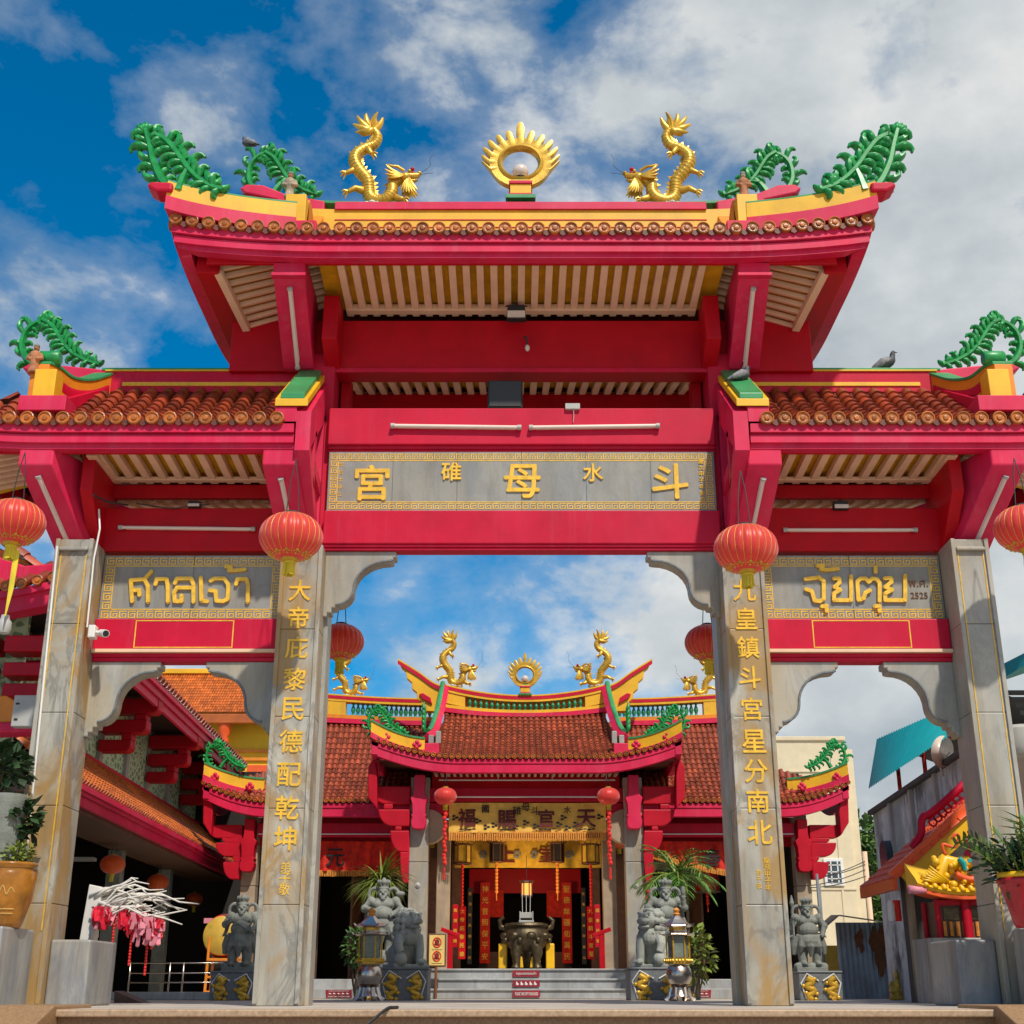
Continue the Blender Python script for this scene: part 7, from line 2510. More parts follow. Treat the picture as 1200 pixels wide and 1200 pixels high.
BF = [(0, 3, 2, 1), (4, 5, 6, 7), (0, 1, 5, 4), (1, 2, 6, 5), (2, 3, 7, 6), (3, 0, 4, 7)]
DA, DB = 16.6, 31.0
t_, pan = MB(), MB()
prs = []
for i in range(96):
    D = DA + (DB - DA) * i / 95
    prs.append((V((lx(D, -0.02), D, 2.86)), V((lx(D, -0.98), D, 3.74))))
tile_cols(t_, pan, prs, 0.066, 0.17, 0.03, V((0, 1, 0)), 4)
lr = lpart('lower_roof', 'tileor', t_, auto=50)
lpart('tile_bed', 'tilepan', pan, parent=lr)
mb = MB()
mb.add(run(-0.06, 0.03, 2.76, 2.84, DA, DB), BF)
mb.add(run(-0.10, 0.0, 2.70, 2.76, DA, DB), BF)
mb.add(run(-0.10, -0.03, 2.56, 2.70, DA, DB), BF)
lpart('fascia', 'pink', mb, 0.006, lr)
mb = MB().add(run(-0.99, -0.93, 3.72, 3.82, DA, DB), BF)
lpart('roof_flashing', 'red', mb, 0, lr)
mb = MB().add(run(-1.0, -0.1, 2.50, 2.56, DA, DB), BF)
lpart('shade_toned_eave_soffit', 'wood', mb, 0)  # dark wood colour stands in for the shade under the red eave
mb = MB().add(run(-1.12, -1.04, 3.4, 5.3, DA, DB), BF)
lpart('lattice_wall', 'lattice', mb, 0)
for D in (18.2, 20.4, 22.5, 24.3, 26.0, 27.8, 29.4): lpart('wall_post', 'gbox', MB().add(run(-1.04, -0.97, 3.5, 5.3, D - 0.09, D + 0.09), BF), 0)
for D in (18.2, 22.5, 26.0, 29.2):
    mb = MB()
    z0 = at(117, 882, 22.5).z
    def garm(w, z0, z1):
        r_ = 0.09
        pts = [(-1.0, z0), (-1.0 + w - r_, z0)] + [(-1.0 + w - r_ + r_ * math.sin(a), z0 + r_ - r_ * math.cos(a)) for a in [math.pi / 2 * j / 6 for j in range(1, 7)]] + [(-1.0 + w, z1), (-1.0, z1)]
        mb.prism([(lx(D, a), b) for a, b in pts], D - 0.16, D + 0.16)
    garm(0.56, z0, z0 + 0.20)
    garm(0.50, z0 + 0.20, z0 + 0.32) if False else None
    mb.prism([(lx(D, a), b) for a, b in ((-0.62, z0 + 0.2), (-0.44, z0 + 0.2), (-0.44, z0 + 0.32), (-0.62, z0 + 0.32))], D - 0.15, D + 0.15)
    garm(0.80, z0 + 0.32, z0 + 0.55)
    mb.prism([(lx(D, a), b) for a, b in ((-0.42, z0 + 0.55), (-0.22, z0 + 0.55), (-0.22, z0 + 0.66), (-0.42, z0 + 0.66))], D - 0.15, D + 0.15)
    garm(0.98, z0 + 0.66, z0 + 0.92)
    mb.prism([(lx(D, a), b) for a, b in ((-0.2, z0 + 0.9), (-0.02, z0 + 0.92), (0.04, z0 + 1.2), (-0.14, z0 + 1.2))], D - 0.15, D + 0.15)
    lpart('bracket_set', 'brightred', mb, 0.02)
mb = MB()
mb.add(run(-0.04, 0.05, 5.02, 5.10, DA, DB), BF)
mb.add(run(-0.10, 0.0, 4.90, 5.02, DA, DB), BF)
mb.add(run(-0.10, -0.04, 4.76, 4.90, DA, DB), BF)
uf = lpart('upper_fascia', 'pink', mb, 0.006)
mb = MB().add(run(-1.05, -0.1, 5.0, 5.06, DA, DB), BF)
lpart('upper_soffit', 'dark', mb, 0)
t_, pan = MB(), MB()
prs = [(V((lx(D, 0.04), D, 5.12)), V((lx(D, -2.2), D, 6.9))) for D in [DA + (DB - DA) * i / 60 for i in range(61)]]
tile_cols(t_, pan, prs, 0.09, 0.4, 0.05, V((0, 1, 0)), 4)
ur = lpart('upper_roof', 'tile2', t_, auto=50)
lpart('tile_bed', 'tilepan', pan, parent=ur)
# ground floor of the hall: columns, dark back wall, pale panels
for D in (16.9, 20.3, 24.0, 28.0):
    cl_ = lpart('column', 'stone', MB().box(lx(D, -1.05), lx(D, -0.8), D - 0.13, D + 0.13, 0, 2.5), 0.01)
    if D < 22: lpart('column_band', 'tan', MB().box(lx(D, -1.065), lx(D, -0.785), D - 0.145, D + 0.145, 1.55, 1.8), 0, cl_)
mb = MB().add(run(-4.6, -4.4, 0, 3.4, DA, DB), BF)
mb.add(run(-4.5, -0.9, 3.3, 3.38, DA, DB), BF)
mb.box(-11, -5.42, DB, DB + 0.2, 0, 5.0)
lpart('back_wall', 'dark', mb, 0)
mb = MB()
for D, z0, z1 in ((19.5, 0.3, 1.1), (23.0, 0.2, 1.4), (26, 0.2, 0.9)): mb.add(run(-3.9, -3.8, z0, z1, D, D + 1.2), BF)
for D in (18.2, 21.0, 23.5): mb.add(run(-2.6, -1.2, 2.28, 2.34, D, D + 0.22), BF)
lpart('pale_panel', 'gbox', mb, 0)
mb = MB().add(run(-2.6, -2.55, 0.2, 1.2, 24.6, 25.2), BF)
lpart('yellow_drape', 'clothold', mb, 0)
mb = MB().add(run(-2.0, -1.9, 0.1, 1.3, 22.0, 22.3), BF)
lpart('orange_post', 'tan', mb, 0)
# front end of the hall at the picture edge: curved eave with tile ends, and a lower eave
mb = MB()
path = [(V((-8.6 + 2.62 * i / 16, 16.3, 4.98 + 0.20 * sstep((i / 16 - 0.45) / 0.55))), V((0, -1, 0))) for i in range(17)]
mb.loft(path, [(0.05, 0.0), (0.05, -0.10), (0.0, -0.10), (0.0, -0.30), (-0.3, -0.3), (-0.3, 0.0)])
fe = lpart('end_eave', 'pink', mb, 0)
dd, t_ = MB(), MB()
for i in range(13):
    x = -8.4 + 0.2 * i
    z = 5.03 + 0.20 * sstep(((x + 8.6) / 2.62 - 0.45) / 0.55)
    disc(dd, (x, 16.24, z), (0, -1, 0), 0.075)
    t_.tube([(x, 16.26, z), (x, 17.2, z + 0.55)], 0.075, 8)
lpart('tile_ends', 'tdisc', dd, 0, fe, auto=40)
lpart('end_tiles', 'tile', t_, 0, fe, auto=50)
mb = MB().prism([(-8.6, 5.25), (-6.6, 5.22), (-6.1, 5.36), (-6.0, 5.50), (-6.5, 5.46), (-7.2, 5.7), (-8.6, 6.2)], 16.5, 16.7)
lpart('end_ridge', 'pink', mb, 0.02)
mb = MB().prism([(-8.6, 5.55), (-6.9, 5.50), (-6.3, 5.40), (-6.6, 5.62), (-7.2, 5.9), (-8.6, 6.4)], 16.75, 17.0)
lpart('end_ridge_panel', 'orange', mb, 0.02)
p0, p1 = at(36, 852, 15.6), at(0, 815, 15.6)
mb = MB().prism([(p0.x - 2, p1.z + 0.05), (p0.x - 0.35, p1.z - 0.0), (p0.x, p0.z + 0.18), (p0.x, p0.z + 0.06), (p0.x - 2, p0.z + 0.02)], 15.6, 15.9)
lpart('end_lower_eave', 'orange', mb, 0.02)
mb = MB().prism([(p0.x - 2, p0.z - 0.14), (p0.x + 0.02, p0.z - 0.06), (p0.x + 0.02, p0.z + 0.06), (p0.x - 2, p0.z + 0.02)], 15.56, 15.9)
lpart('end_lower_fascia', 'pink', mb, 0.02)
mb = MB().box(-9, lx(17, -0.55), 16.9, 17.0, 3.2, 5.0)
lpart('end_wall', 'lattice', mb, 0)
for xo in (-7.05, -6.35):
    mb = MB()
    for z0, z1, w in ((3.70, 3.88, 0.5), (3.98, 4.16, 0.55), (4.30, 4.52, 0.6)): mb.box(xo - w / 2, xo + w / 2, 16.55, 16.9, z0, z1)
    lpart('end_bracket', 'brightred', mb, 0.02)

for px, py, D, lab in ((132, 1013, 23, 'largest of three orange lanterns in the side hall, over the white branches'), (185, 1034, 27, 'middle one of three orange lanterns in the side hall'),
                       (228, 1054, 31, 'smallest of three orange lanterns in the side hall, over the drum')):
    lantern(lab, at(px, py, D), 0.42 if D < 30 else 0.4, 0.30, 0.12, 'orange lanterns of the side hall', 'lanternor', rich=False)

# white painted wish tree with red paper tags
p = at(101, 1103, 15.0)
t = thing('wish_tree', 'white painted wish tree arching right, hung with red paper tags', 'wish tree', (p.x, 15.0, 0))
MB().prism([(-0.11, 0.0), (0.09, 0.0), (0.13, 1.22), (-0.02, 1.25)], -0.05, 0.05).build('trunk_board', M['branch'], t, bevel=0.01)
rnd = random.Random(5)
mb = MB()
tips = []
for i in range(40):
    z = 1.16 - 0.34 * rnd.random() ** 1.1
    y = rnd.uniform(-0.18, 0.18)
    L = rnd.uniform(0.28, 0.90)
    x0 = rnd.uniform(0.0, 0.3)
    P_ = [(x0 + L * q, y * (0.4 + q) + 0.03 * math.sin(4 * q + i), z + rnd.uniform(0.02, 0.22) * q + 0.06 * math.sin(q * 1.8) - 0.36 * max(0.0, x0 + L * q - 0.1) ** 1.9 * 0.75 + 0.02 * math.sin(9 * q + i)) for q in [0, 0.25, 0.5, 0.75, 1]]
    mb.tube(P_, [0.018, 0.015, 0.012, 0.009, 0.006], 6)
    tips += [P_[2], P_[3], P_[4], P_[1]]
for i in range(8):
    mb.tube([(0.08, rnd.uniform(-.1, .1), 0.6 + 0.05 * i), (0.12, rnd.uniform(-.1, .1), 0.85 + 0.03 * i), (0.3, rnd.uniform(-.1, .1), 1.0), (0.6, rnd.uniform(-.1, .1), 1.02)], [0.03, 0.025, 0.02, 0.012], 6)
mb.build('branches', M['branch'], t, smooth=True)
tg, tp, bd = MB(), MB(), MB()
clus = [(rnd.uniform(0.12, 0.62), rnd.uniform(-0.2, 0.1)) for i in range(13)] + [(rnd.uniform(0.50, 0.82), rnd.uniform(-0.15, 0.1)) for i in range(11)]
for i in range(460):
    q = clus[rnd.randrange(len(clus))]
    x, y = q[0] + rnd.gauss(0, 0.028), q[1] + rnd.gauss(0, 0.03)
    z = 0.97 - 0.34 * max(0, q[0] - 0.2) ** 1.5 - abs(rnd.gauss(0, 0.075)) - 0.03 * math.sin(q[0] * 40)
    mb_ = tg if rnd.random() < (0.93 if x < 0.55 else 0.3) else tp
    a = rnd.uniform(0, 3.14)
    w, h = rnd.uniform(0.018, 0.036), rnd.uniform(0.03, 0.06)
    u = V((math.cos(a) * w, math.sin(a) * w, 0))
    v_ = V((rnd.uniform(-.02, .02), 0, h))
    c = V((x, y, z))
    mb_.add([c - u - v_, c + u - v_, c + u + v_, c - u + v_, c - v_ * 1.3 + V((0, 0.02, 0))], [(0, 1, 2, 3), (0, 4, 1)])
for x, y, z0, z1 in ((0.72, 0, 0.82, 0.55), (0.66, 0.05, 0.72, 0.3), (0.82, 0, 0.86, 0.66), (0.32, -0.1, 0.95, 0.62), (0.52, -0.1, 0.75, 0.4)):
    z = z0
    while z > z1:
        bd.ball((x, y, z), (0.016, 0.016, 0.018), 6, 5)
        z -= 0.034
tg.build('red_tags', M['tagred'], t)['kind'] = 'stuff'
tp.build('pink_tags', M['tagpink'], t)['kind'] = 'stuff'
bd.build('bead_string', M['redtassel'], t)

# drum on its orange stand, rail, marble curb
p = at(263, 1097, 23.2)
t = thing('drum', 'big drum with a yellow skin on an orange stand behind the sword guardian', 'drum', (p.x, 23.2, 0))
z = p.z
MB().lathe([(0.0, -0.20), (0.30, -0.20), (0.315, -0.19), (0.36, 0.0), (0.315, 0.19), (0.0, 0.2)], (0, 0, z), 28, 'y').build('body', M['redcloth'], t, auto=40)
MB().lathe([(0.0, -0.215), (0.30, -0.212), (0.32, -0.195)], (0, 0, z), 28, 'y').build('skin', M['drumskin'], t, auto=40)
mb = MB()
for s in (-1, 1):
    for y in (-0.2, 0.2): mb.beam((s * 0.22, y, 0), (s * 0.20, y, z - 0.02 if s < 0 else z - 0.3), 0.04, 0.04)
    for zz in (0.12, 0.35): mb.beam((-0.22, s * 0.2, zz), (0.22, s * 0.2, zz), 0.035, 0.035)
mb.box(-0.22, 0.3, -0.24, 0.24, z - 0.40, z - 0.36)
mb.build('stand', M['orangemetal'], t, bevel=0.004)
p0, p1 = at(150, 1160, 21.8), at(250, 1160, 21.8)
t = thing('steel_railing', 'low stainless steel railing in front of the side hall', 'railing', ((p0.x + p1.x) / 2, 21.8, 0), world=True)
mb = MB()
for x in (p0.x, at(197, 1160, 21.8).x, at(213, 1160, 21.8).x, p1.x + 0.5): mb.tube([(x, 21.8, 0.1), (x, 21.8, 0.56)], 0.014, 7)
mb.build('post', M['steel'], t, smooth=True)
mb = MB()
for zz in (0.55, 0.40, 0.26): mb.tube([(p0.x, 21.8, zz), (p1.x + 0.5, 21.8, zz)], 0.010, 6)
mb.build('rail', M['steel'], t, smooth=True)
mb = MB().box(p0.x - 1.2, p1.x + 0.2, 21.7, 21.95, 0.0, 0.12)
tag(mb.build('marble_curb', M['steps'], None, org=(p0.x, 21.8, 0), bevel=0.01), 'low pale marble curb under the steel railing', 'curb')
mb = MB().prism([(at(137, 1165, 17).x, 0.0), (at(170, 1172, 17).x, 0.0), (at(137, 1158, 17).x, 0.14)], 16.9, 17.3)
tag(mb.build('red_ramp', M['wood'], None, org=at(150, 1172, 17), bevel=0.005), 'small dark red wooden ramp beside the left marble dado', 'ramp')
p0, p1 = at(239, 1076, 24.2), at(254, 1082, 24.2)
mb = MB().box(p0.x, p1.x + 0.0, 24.2, 24.23, p1.z, p0.z)
tag(mb.build('pink_sign', M['tagpink'], None, org=p0, bevel=0.004), 'small bright pink sign in the dark side hall by the drum', 'sign')

# yellow building with an orange roof behind the side hall
yb = thing('yellow_building', 'bright yellow building with an orange tiled roof behind the side hall', 'building', (-11, 42, 0), world=True)
p0, p1 = at(150, 905, 42), at(345, 833, 42)
MB().box(p0.x, p1.x, 42, 52, 0, p1.z).build('wall', M['ybuild'], yb, bevel=0.02)
t_, pan = MB(), MB()
q0, q1 = at(150, 836, 41.4), at(350, 789, 43.6)
prs = [(V((q0.x + (q1.x - q0.x) * i / 60, 41.3, q0.z)), V((q0.x + (q1.x - q0.x) * i / 60, 43.6, q1.z))) for i in range(61)]
tile_cols(t_, pan, prs, 0.045, 0.2, 0.03, V((1, 0, 0)), 4)
rf = t_.build('roof', M['tileor'], yb, auto=50)
pan.build('tile_bed', M['tilepan'], rf)
MB().box(q0.x, q1.x, 41.25, 41.5, q0.z - 0.34, q0.z - 0.04).build('eave', M['tileor'], rf, bevel=0.02)
MB().box(q0.x, q1.x, 43.4, 43.8, q1.z - 0.05, q1.z + 0.12).build('ridge', M['yellow'], rf, bevel=0.02)
px_ = at(263, 850, 41.4)
MB().lathe([(0.02, -0.75), (0.12, -0.7), (0.16, -0.55), (0.12, -0.42), (0.2, -0.3), (0.2, 0.0)], (px_.x, 41.5, q0.z - 0.3), 12).build('eave_pendant', M['orroof'], yb, auto=50)
for py in (880, 890):
    z = at(300, py, 42).z
    MB().box(p0.x, p1.x, 41.93, 42, z - 0.05, z + 0.05).build('moulding', M['orange'], yb, bevel=0.01)
MB().box(at(290, 900, 42).x, at(340, 900, 42).x, 41.96, 42, 4.0, at(300, 893, 42).z - 0.1).build('shutter', M['orroof'], yb, bevel=0.01)

# ------------------------------------------------------------------ right side: far buildings
cb = thing('cream_building', 'tall cream rendered building with one small barred window', 'building', (10.4, 46, 0), world=True)
p0, p1 = at(905, 868, 45), at(988, 868, 45)
p2 = at(1001, 1000, 47)
mb = MB().box(p0.x - 3, p1.x, 45, 55, -1, p1.z)
mb.build('wall', M['cream'], cb)
MB().box(p1.x + 0.003, p1.x + 0.35, 45.25, 55, -1, p1.z - 0.25).build('side_wing', M['cream'], cb)
MB().box(p0.x - 3, p1.x + 0.06, 44.93, 55, p1.z, p1.z + 0.14).build('parapet', M['cream'], cb, bevel=0.02)
for py in (905, 1043): 
    z = at(950, py, 45).z
    MB().box(p0.x - 3, p1.x + 0.03, 44.96, 45.0, z, z + 0.07).build('ledge', M['cream'], cb, bevel=0.01)
z0, z1 = at(950, 1060, 45).z, p1.z
MB().box(at(974, 900, 45).x, at(976.5, 900, 45).x, 44.97, 45.0, -1, z1).build('corner_pilaster', M['cream'], cb)
w0, w1 = at(967, 1038, 44.95), at(988, 1006, 44.95)
wn = MB().box(w0.x, w1.x - 0.02, 44.9, 45.0, w0.z, w1.z).build('window', M['white'], cb, bevel=0.01)
MB().box(w0.x + 0.1, w1.x - 0.12, 44.88, 44.9, w0.z + 0.1, w1.z - 0.1).build('pane', M['glass'], wn)
mb = MB()
for i in range(1, 3): mb.box(w0.x + (w1.x - w0.x) * i / 3 - 0.02, w0.x + (w1.x - w0.x) * i / 3 + 0.02, 44.86, 44.88, w0.z + 0.1, w1.z - 0.1)
for i in range(1, 4): mb.box(w0.x + 0.1, w1.x - 0.12, 44.86, 44.88, w0.z + (w1.z - w0.z) * i / 4 - 0.015, w0.z + (w1.z - w0.z) * i / 4 + 0.015)
mb.build('bars', M['white'], wn)

tb = thing('concrete_building', 'mould streaked concrete building with a teal sheet awning on its roof terrace', 'building', (7.5, 19, 0), world=True)
a, b_ = at(1023, 955, 22), at(1135, 881, 17.6)
mb = MB()
mb.add([(a.x, 22, -1), (b_.x, 17.6, -1), (b_.x + 6, 17.6, -1), (a.x + 6, 22, -1), (a.x, 22, a.z), (b_.x, 17.6, b_.z), (b_.x + 6, 17.6, b_.z), (a.x + 6, 22, a.z)], BF)
mb.build('wall', M['conc'], tb)
mb = MB().beam((a.x - 0.02, 22, a.z + 0.03), (b_.x - 0.02, 17.6, b_.z + 0.03), 0.14, 0.07)
mb.build('coping', M['darkmetal'], tb, bevel=0.008)
for w in (0.22, 0.45, 0.70):
    q = V(a).lerp(b_, w)
    MB().box(q.x - 0.05, q.x + 0.03, q.y - 0.05, q.y + 0.05, 1.6, q.z).build('wall_rib', M['gbox'], tb)
q = at(1037, 1000, 21.2)
mb = MB().prism([(21.0, q.z - 0.25), (21.4, q.z - 0.25), (21.4, q.z)] + [(21.2 + 0.2 * math.cos(w), q.z + 0.2 * math.sin(w)) for w in [math.pi * j / 8 for j in range(1, 8)]] + [(21.0, q.z)], q.x - 0.03, q.x + 0.3, 'x')
mb.build('arched_window', M['glass'], tb)
# awning
A0, A1 = at(1018, 925, 22.6), at(1120, 858, 17.6)
B0, B1 = at(1020, 871, 22.6), at(1092, 832, 18.4)
B0 = B0 + V((0.15, 0.1, 0.08))
B1 = B1 + V((0.9, 0.0, 0.30))
mb = MB()
n = 40
for i in range(n):   # corrugated sheet
    for (u0, u1, h) in ((i / n, (i + 0.5) / n, 0.0), ((i + 0.5) / n, (i + 1) / n, 0.0)):
        pa, pb = A0.lerp(A1, u0), A0.lerp(A1, u1)
        qa, qb = B0.lerp(B1, u0), B0.lerp(B1, u1)
        o1 = V((0, 0, 0.025)) if u0 == i / n else V((0, 0, 0))
        o2 = V((0, 0, 0.025)) if o1.z == 0 else V((0, 0, 0))
        mb.quad(pa + o1, pb + o2, qb + o2, qa + o1)
mb.build('awning', M['teal'], tb)
mb = MB().quad(B0 + V((0, 0, -0.02)), B1 + V((0, 0, -0.02)), B1 + V((3, 0, -1.0)), B0 + V((3, 0, -1.2)))
mb.build('awning_rear', M['darkmetal'], tb)
for w, px in ((0.07, 1029), (0.36, 1055), (0.62, 1079)):
    q = V(a).lerp(b_, w)
    MB().tube([(q.x + 0.45, q.y + 0.2, q.z), (q.x + 0.45, q.y + 0.2, q.z + 0.95)], 0.035, 8).build('terrace_post', M['redcloth'], tb, smooth=True)
q = at(1099, 880, 18.4)
ds = thing('satellite_dish', 'grey satellite dish on the roof terrace under the teal awning', 'satellite dish', q)
s0 = MB().lathe([(0.0, 0.0), (0.10, 0.012), (0.17, 0.04), (0.22, 0.08), (0.225, 0.085)], (0, 0, 0), 24, 'y')
s0.xform(Matrix.Rotation(R(30), 4, 'Z') @ Matrix.Rotation(R(195), 4, 'X')).build('dish', M['globe'], ds, smooth=True)
MB().tube([(0, 0.02, 0), (0.06, -0.15, -0.10), (0.1, -0.2, -0.05)], 0.012, 6).build('feed_arm', M['gbox'], ds)
MB().tube([(0, 0.05, -0.05), (0.05, 0.05, -0.35)], 0.02, 6).build('mast', M['gbox'], ds)
# roof and tank seen past the right pillar
nb_ = thing('teal_roofed_house', 'teal roofed house seen past the right outer pillar', 'house', (7.2, 15, 0), world=True)
a, b_ = at(1168, 800, 15.0), at(1212, 772, 14.2)
MB().add([a, b_, b_ + V((0.05, 0, 0.14)), a + V((0.05, 0, 0.20)), a + V((3, 0.2, 1.0)), b_ + V((3, 0, 1.0))], [(0, 1, 2, 3), (3, 2, 5, 4), (0, 4, 5, 1)]).build('roof', M['teal'], nb_)
MB().box(a.x + 0.5, a.x + 3, 14.6, 16, -1, a.z - 0.4).build('wall', M['cream'], nb_)
mb = MB()
for i in range(4): mb.beam(a + V((0.1, -0.1 * i, -0.12 - 0.1 * i)), a + V((2.5, -0.1 * i, -0.12 - 0.1 * i)), 0.05, 0.05)
mb.build('purlin', M['darkmetal'], nb_)
q = at(1196, 865, 14.2)
MB().lathe([(0.0, -0.2), (0.2, -0.19), (0.24, -0.12), (0.24, 0.08), (0.2, 0.12), (0, 0.14)], q, 20).build('water_tank', M['gbox'], nb_, auto=40)

# orange roofed shrine with its little tower furnace
sh = thing('roadside_shrine', 'small shrine with a bright orange gable roof and yellow bargeboard', 'shrine', (5.6, 17.5, 0), world=True)
e0, e1 = at(1058, 1022, 16.8), at(1128, 958, 16.8)
dz = (e1 - e0)
ap = e0 + dz * 2.0
bk_ = 1.6
# left roof slope with tiles
t_, pan = MB(), MB()
prs = []
for i in range(14):
    y = 16.75 + bk_ * i / 13
    prs.append((V((e0.x - 0.12, y, e0.z - 0.10)), V((ap.x, y, ap.z))))
tile_cols(t_, pan, prs, 0.05, 0.16, 0.0, V((0, 1, 0)), 4)
rf = t_.build('roof', M['orroof'], sh, auto=50)
pan.build('tile_bed', M['orroof'], rf)
MB().quad((ap.x, 16.75, ap.z), (ap.x, 16.75 + bk_, ap.z), (2 * ap.x - e0.x, 16.75 + bk_, e0.z - 0.1), (2 * ap.x - e0.x, 16.75, e0.z - 0.1)).build('right_slope', M['orroof'], rf)
u = dz.normalized()
nn = V((u.z, 0, -u.x))
mb = MB()
o = V((0, -0.03, 0))
mb.beam(e0 - u * 0.05 + nn * 0.10 + V((0, 0, 0)), ap + nn * 0.10, 0.06, 0.24, (nn.x, 0, nn.z))
mb.build('bargeboard', M['brightyel'], sh, bevel=0.006)
mb = MB().beam(e0 - u * 0.14 - nn * 0.05, ap - nn * 0.05, 0.12, 0.12, (nn.x, 0, nn.z))
mb.build('gable_band', M['orroof'], rf, bevel=0.006)
mb = MB().box(e0.x - 0.16, e0.x - 0.10, 16.72, 16.75 + bk_, e0.z - 0.22, e0.z - 0.08)
mb.build('eave_board', M['orroof'], rf, bevel=0.006)
mb = MB()   # red openwork crest on the roof
P_ = spline([e0 + u * 0.35 - nn * 0.12, e0 + u * 0.55 - nn * 0.17, e0 + u * 0.72 - nn * 0.30, e0 + u * 0.95 - nn * 0.27, ap - nn * 0.27], 6)
P_ = [V(q) + V((0, 0.15, 0)) for q in P_]
mb.tube(P_, [0.05] * len(P_), 8)
for j in range(7):
    c = e0 + u * (0.78 + 0.09 * j) - nn * 0.18 + V((0, 0.15, 0))
    mb.tube([c + V((0.05 * math.cos(w), 0, 0.05 * math.sin(w))) for w in [math.pi * 2 * k_ / 10 for k_ in range(11)]], 0.014, 5)
mb.build('crest', M['red'], sh, auto=60)
MB().box(e0.x + 0.15, 2 * ap.x - e0.x - 0.15, 17.3, 17.5, 0, e0.z + 0.1).build('wall', M['darkmetal'], sh)
MB().prism([(e0.x + 0.3, e0.z + 0.1), (2 * ap.x - e0.x - 0.3, e0.z + 0.1), (ap.x, ap.z - 0.35)], 17.0, 17.1).build('gable_panel', M['gbox'], sh)
for x in (e0.x + 0.1, e0.x + 0.75): MB().tube([(x, 16.95, 0), (x, 16.95, e0.z - 0.05)], 0.05, 10).build('post', M['tan'], sh, smooth=True)
q = at(1044, 1060, 17.0)
MB().lathe([(0.04, -0.2), (0.05, -0.18), (0.05, 0.0), (0.03, 0.05)], (q.x, 17.0, q.z), 12).build('white_lamp', M['white'], sh, auto=40)
MB().tube([(q.x + 0.07, 16.98, q.z + 0.05), (q.x + 0.07, 16.98, q.z - 0.2)], 0.045, 8).build('red_cloth', M['redcloth'], sh)

p = at(1112, 1100, 16.0)
fu = thing('paper_furnace', 'small tower furnace with a yellow roof crowned by a dragon and red posts', 'furnace', (p.x + 0.1, 16.0, 0))
zb = p.z
mb = MB().box(-0.42, 0.5, -0.3, 0.4, 0, zb)
mb.build('base', M['dado'], fu, bevel=0.01)
MB().box(-0.24, 0.5, -0.2, 0.35, zb, zb + 0.42).build('body', M['wood'], fu, bevel=0.005)
mb = MB()
for x, y in ((-0.26, -0.2), (0.06, -0.24), (0.5, -0.2), (-0.26, 0.3)): mb.tube([(x, y, zb), (x, y, zb + 0.42)], 0.055 if x > 0 else 0.035, 10)
mb.box(-0.26, 0.5, -0.235, -0.2, zb + 0.36, zb + 0.42)
mb.build('post', M['brightred'], fu, smooth=False, auto=40)
mb = MB()
for i in range(9):
    x = -0.2 + 0.075 * i
    mb.tube([(x, -0.215, zb + 0.02), (x, -0.215, zb + 0.18)], 0.02, 6)
mb.build('bar', M['fringe'], fu)
mb = MB().box(-0.2, -0.02, -0.22, -0.2, zb + 0.2, zb + 0.33).box(0.12, 0.4, -0.22, -0.2, zb + 0.2, zb + 0.33)
mb.build('panel', M['bronze'], fu, bevel=0.004)
# yellow roof with upturned eaves
zr = zb + 0.46
path = [(V((-0.52 + 1.1 * i / 14, -0.3, zr + 0.10 * (abs(i / 7 - 1)) ** 2 * (1 if i < 7 else 0.4))), V((0, -1, 0))) for i in range(15)]
mb = MB().loft(path, [(0.06, 0.0), (0.10, 0.04), (0.02, 0.10), (-0.35, 0.30), (-0.35, 0.0)])
mb.build('roof', M['brightyel'], fu, auto=40)
mb = MB().loft(path, [(0.07, -0.04), (0.07, 0.0), (-0.3, 0.0), (-0.3, -0.04)])
mb.build('roof_trim', M['orroof'], fu)
mb = MB()
for i in range(10): mb.tube([(-0.42 + 0.105 * i, -0.41, zr + 0.05 + 0.06 * (abs(i / 5 - 1)) ** 2), (-0.40 + 0.1 * i, -0.1, zr + 0.26)], 0.03, 7)
mb.build('roof_tiles', M['brightyel'], fu, smooth=True)
mb = MB().tube([(-0.62, -0.36, zr + 0.07), (-0.42, -0.36, zr + 0.06)], [0.05, 0.035], 10)
mb.build('pink_roll', M['tagpink'], fu, smooth=True)
mb = MB()
rnd = random.Random(3)
mb.tube([(-0.42, -0.3, zr + 0.16), (-0.24, -0.3, zr + 0.20), (-0.14, -0.28, zr + 0.40), (0.02, -0.26, zr + 0.36), (0.2, -0.22, zr + 0.40), (0.42, -0.2, zr + 0.34)], [0.03, 0.06, 0.10, 0.08, 0.08, 0.05], 10)
for i in range(26): mb.ball((rnd.uniform(-0.42, 0.1), -0.33 + rnd.uniform(-0.05, 0.05), zr + rnd.uniform(0.12, 0.42)), rnd.uniform(0.025, 0.05), 8, 6)
for i in range(6): mb.tube([(-0.3 + 0.03 * i, -0.36, zr + 0.16), (-0.46 + 0.02 * i, -0.4, zr + 0.18 + 0.03 * i)], [0.025, 0.008], 6)
dg_ = mb.build('dragon', M['brightyel'], fu, smooth=True)
mb = MB()
mb.tube(spline([(-0.14, -0.34, zr + 0.46), (-0.16, -0.34, zr + 0.58), (-0.02, -0.34, zr + 0.55), (0.04, -0.34, zr + 0.66), (0.0, -0.34, zr + 0.70), (-0.04, -0.34, zr + 0.64)], 5), 0.02, 6)
mb.tube(spline([(-0.05, -0.36, zr + 0.24), (0.1, -0.36, zr + 0.18), (0.25, -0.36, zr + 0.2), (0.45, -0.36, zr + 0.16)], 4), 0.04, 6)
for i in range(8): leaf_stroke(mb, (0.2 + 0.04 * i, zr + 0.24 + 0.02 * (i % 3)), 0.5, 0.12, 0.8, 0.02, -0.3)
mb.build('flame_crest', M['orroof'], dg_, smooth=True)
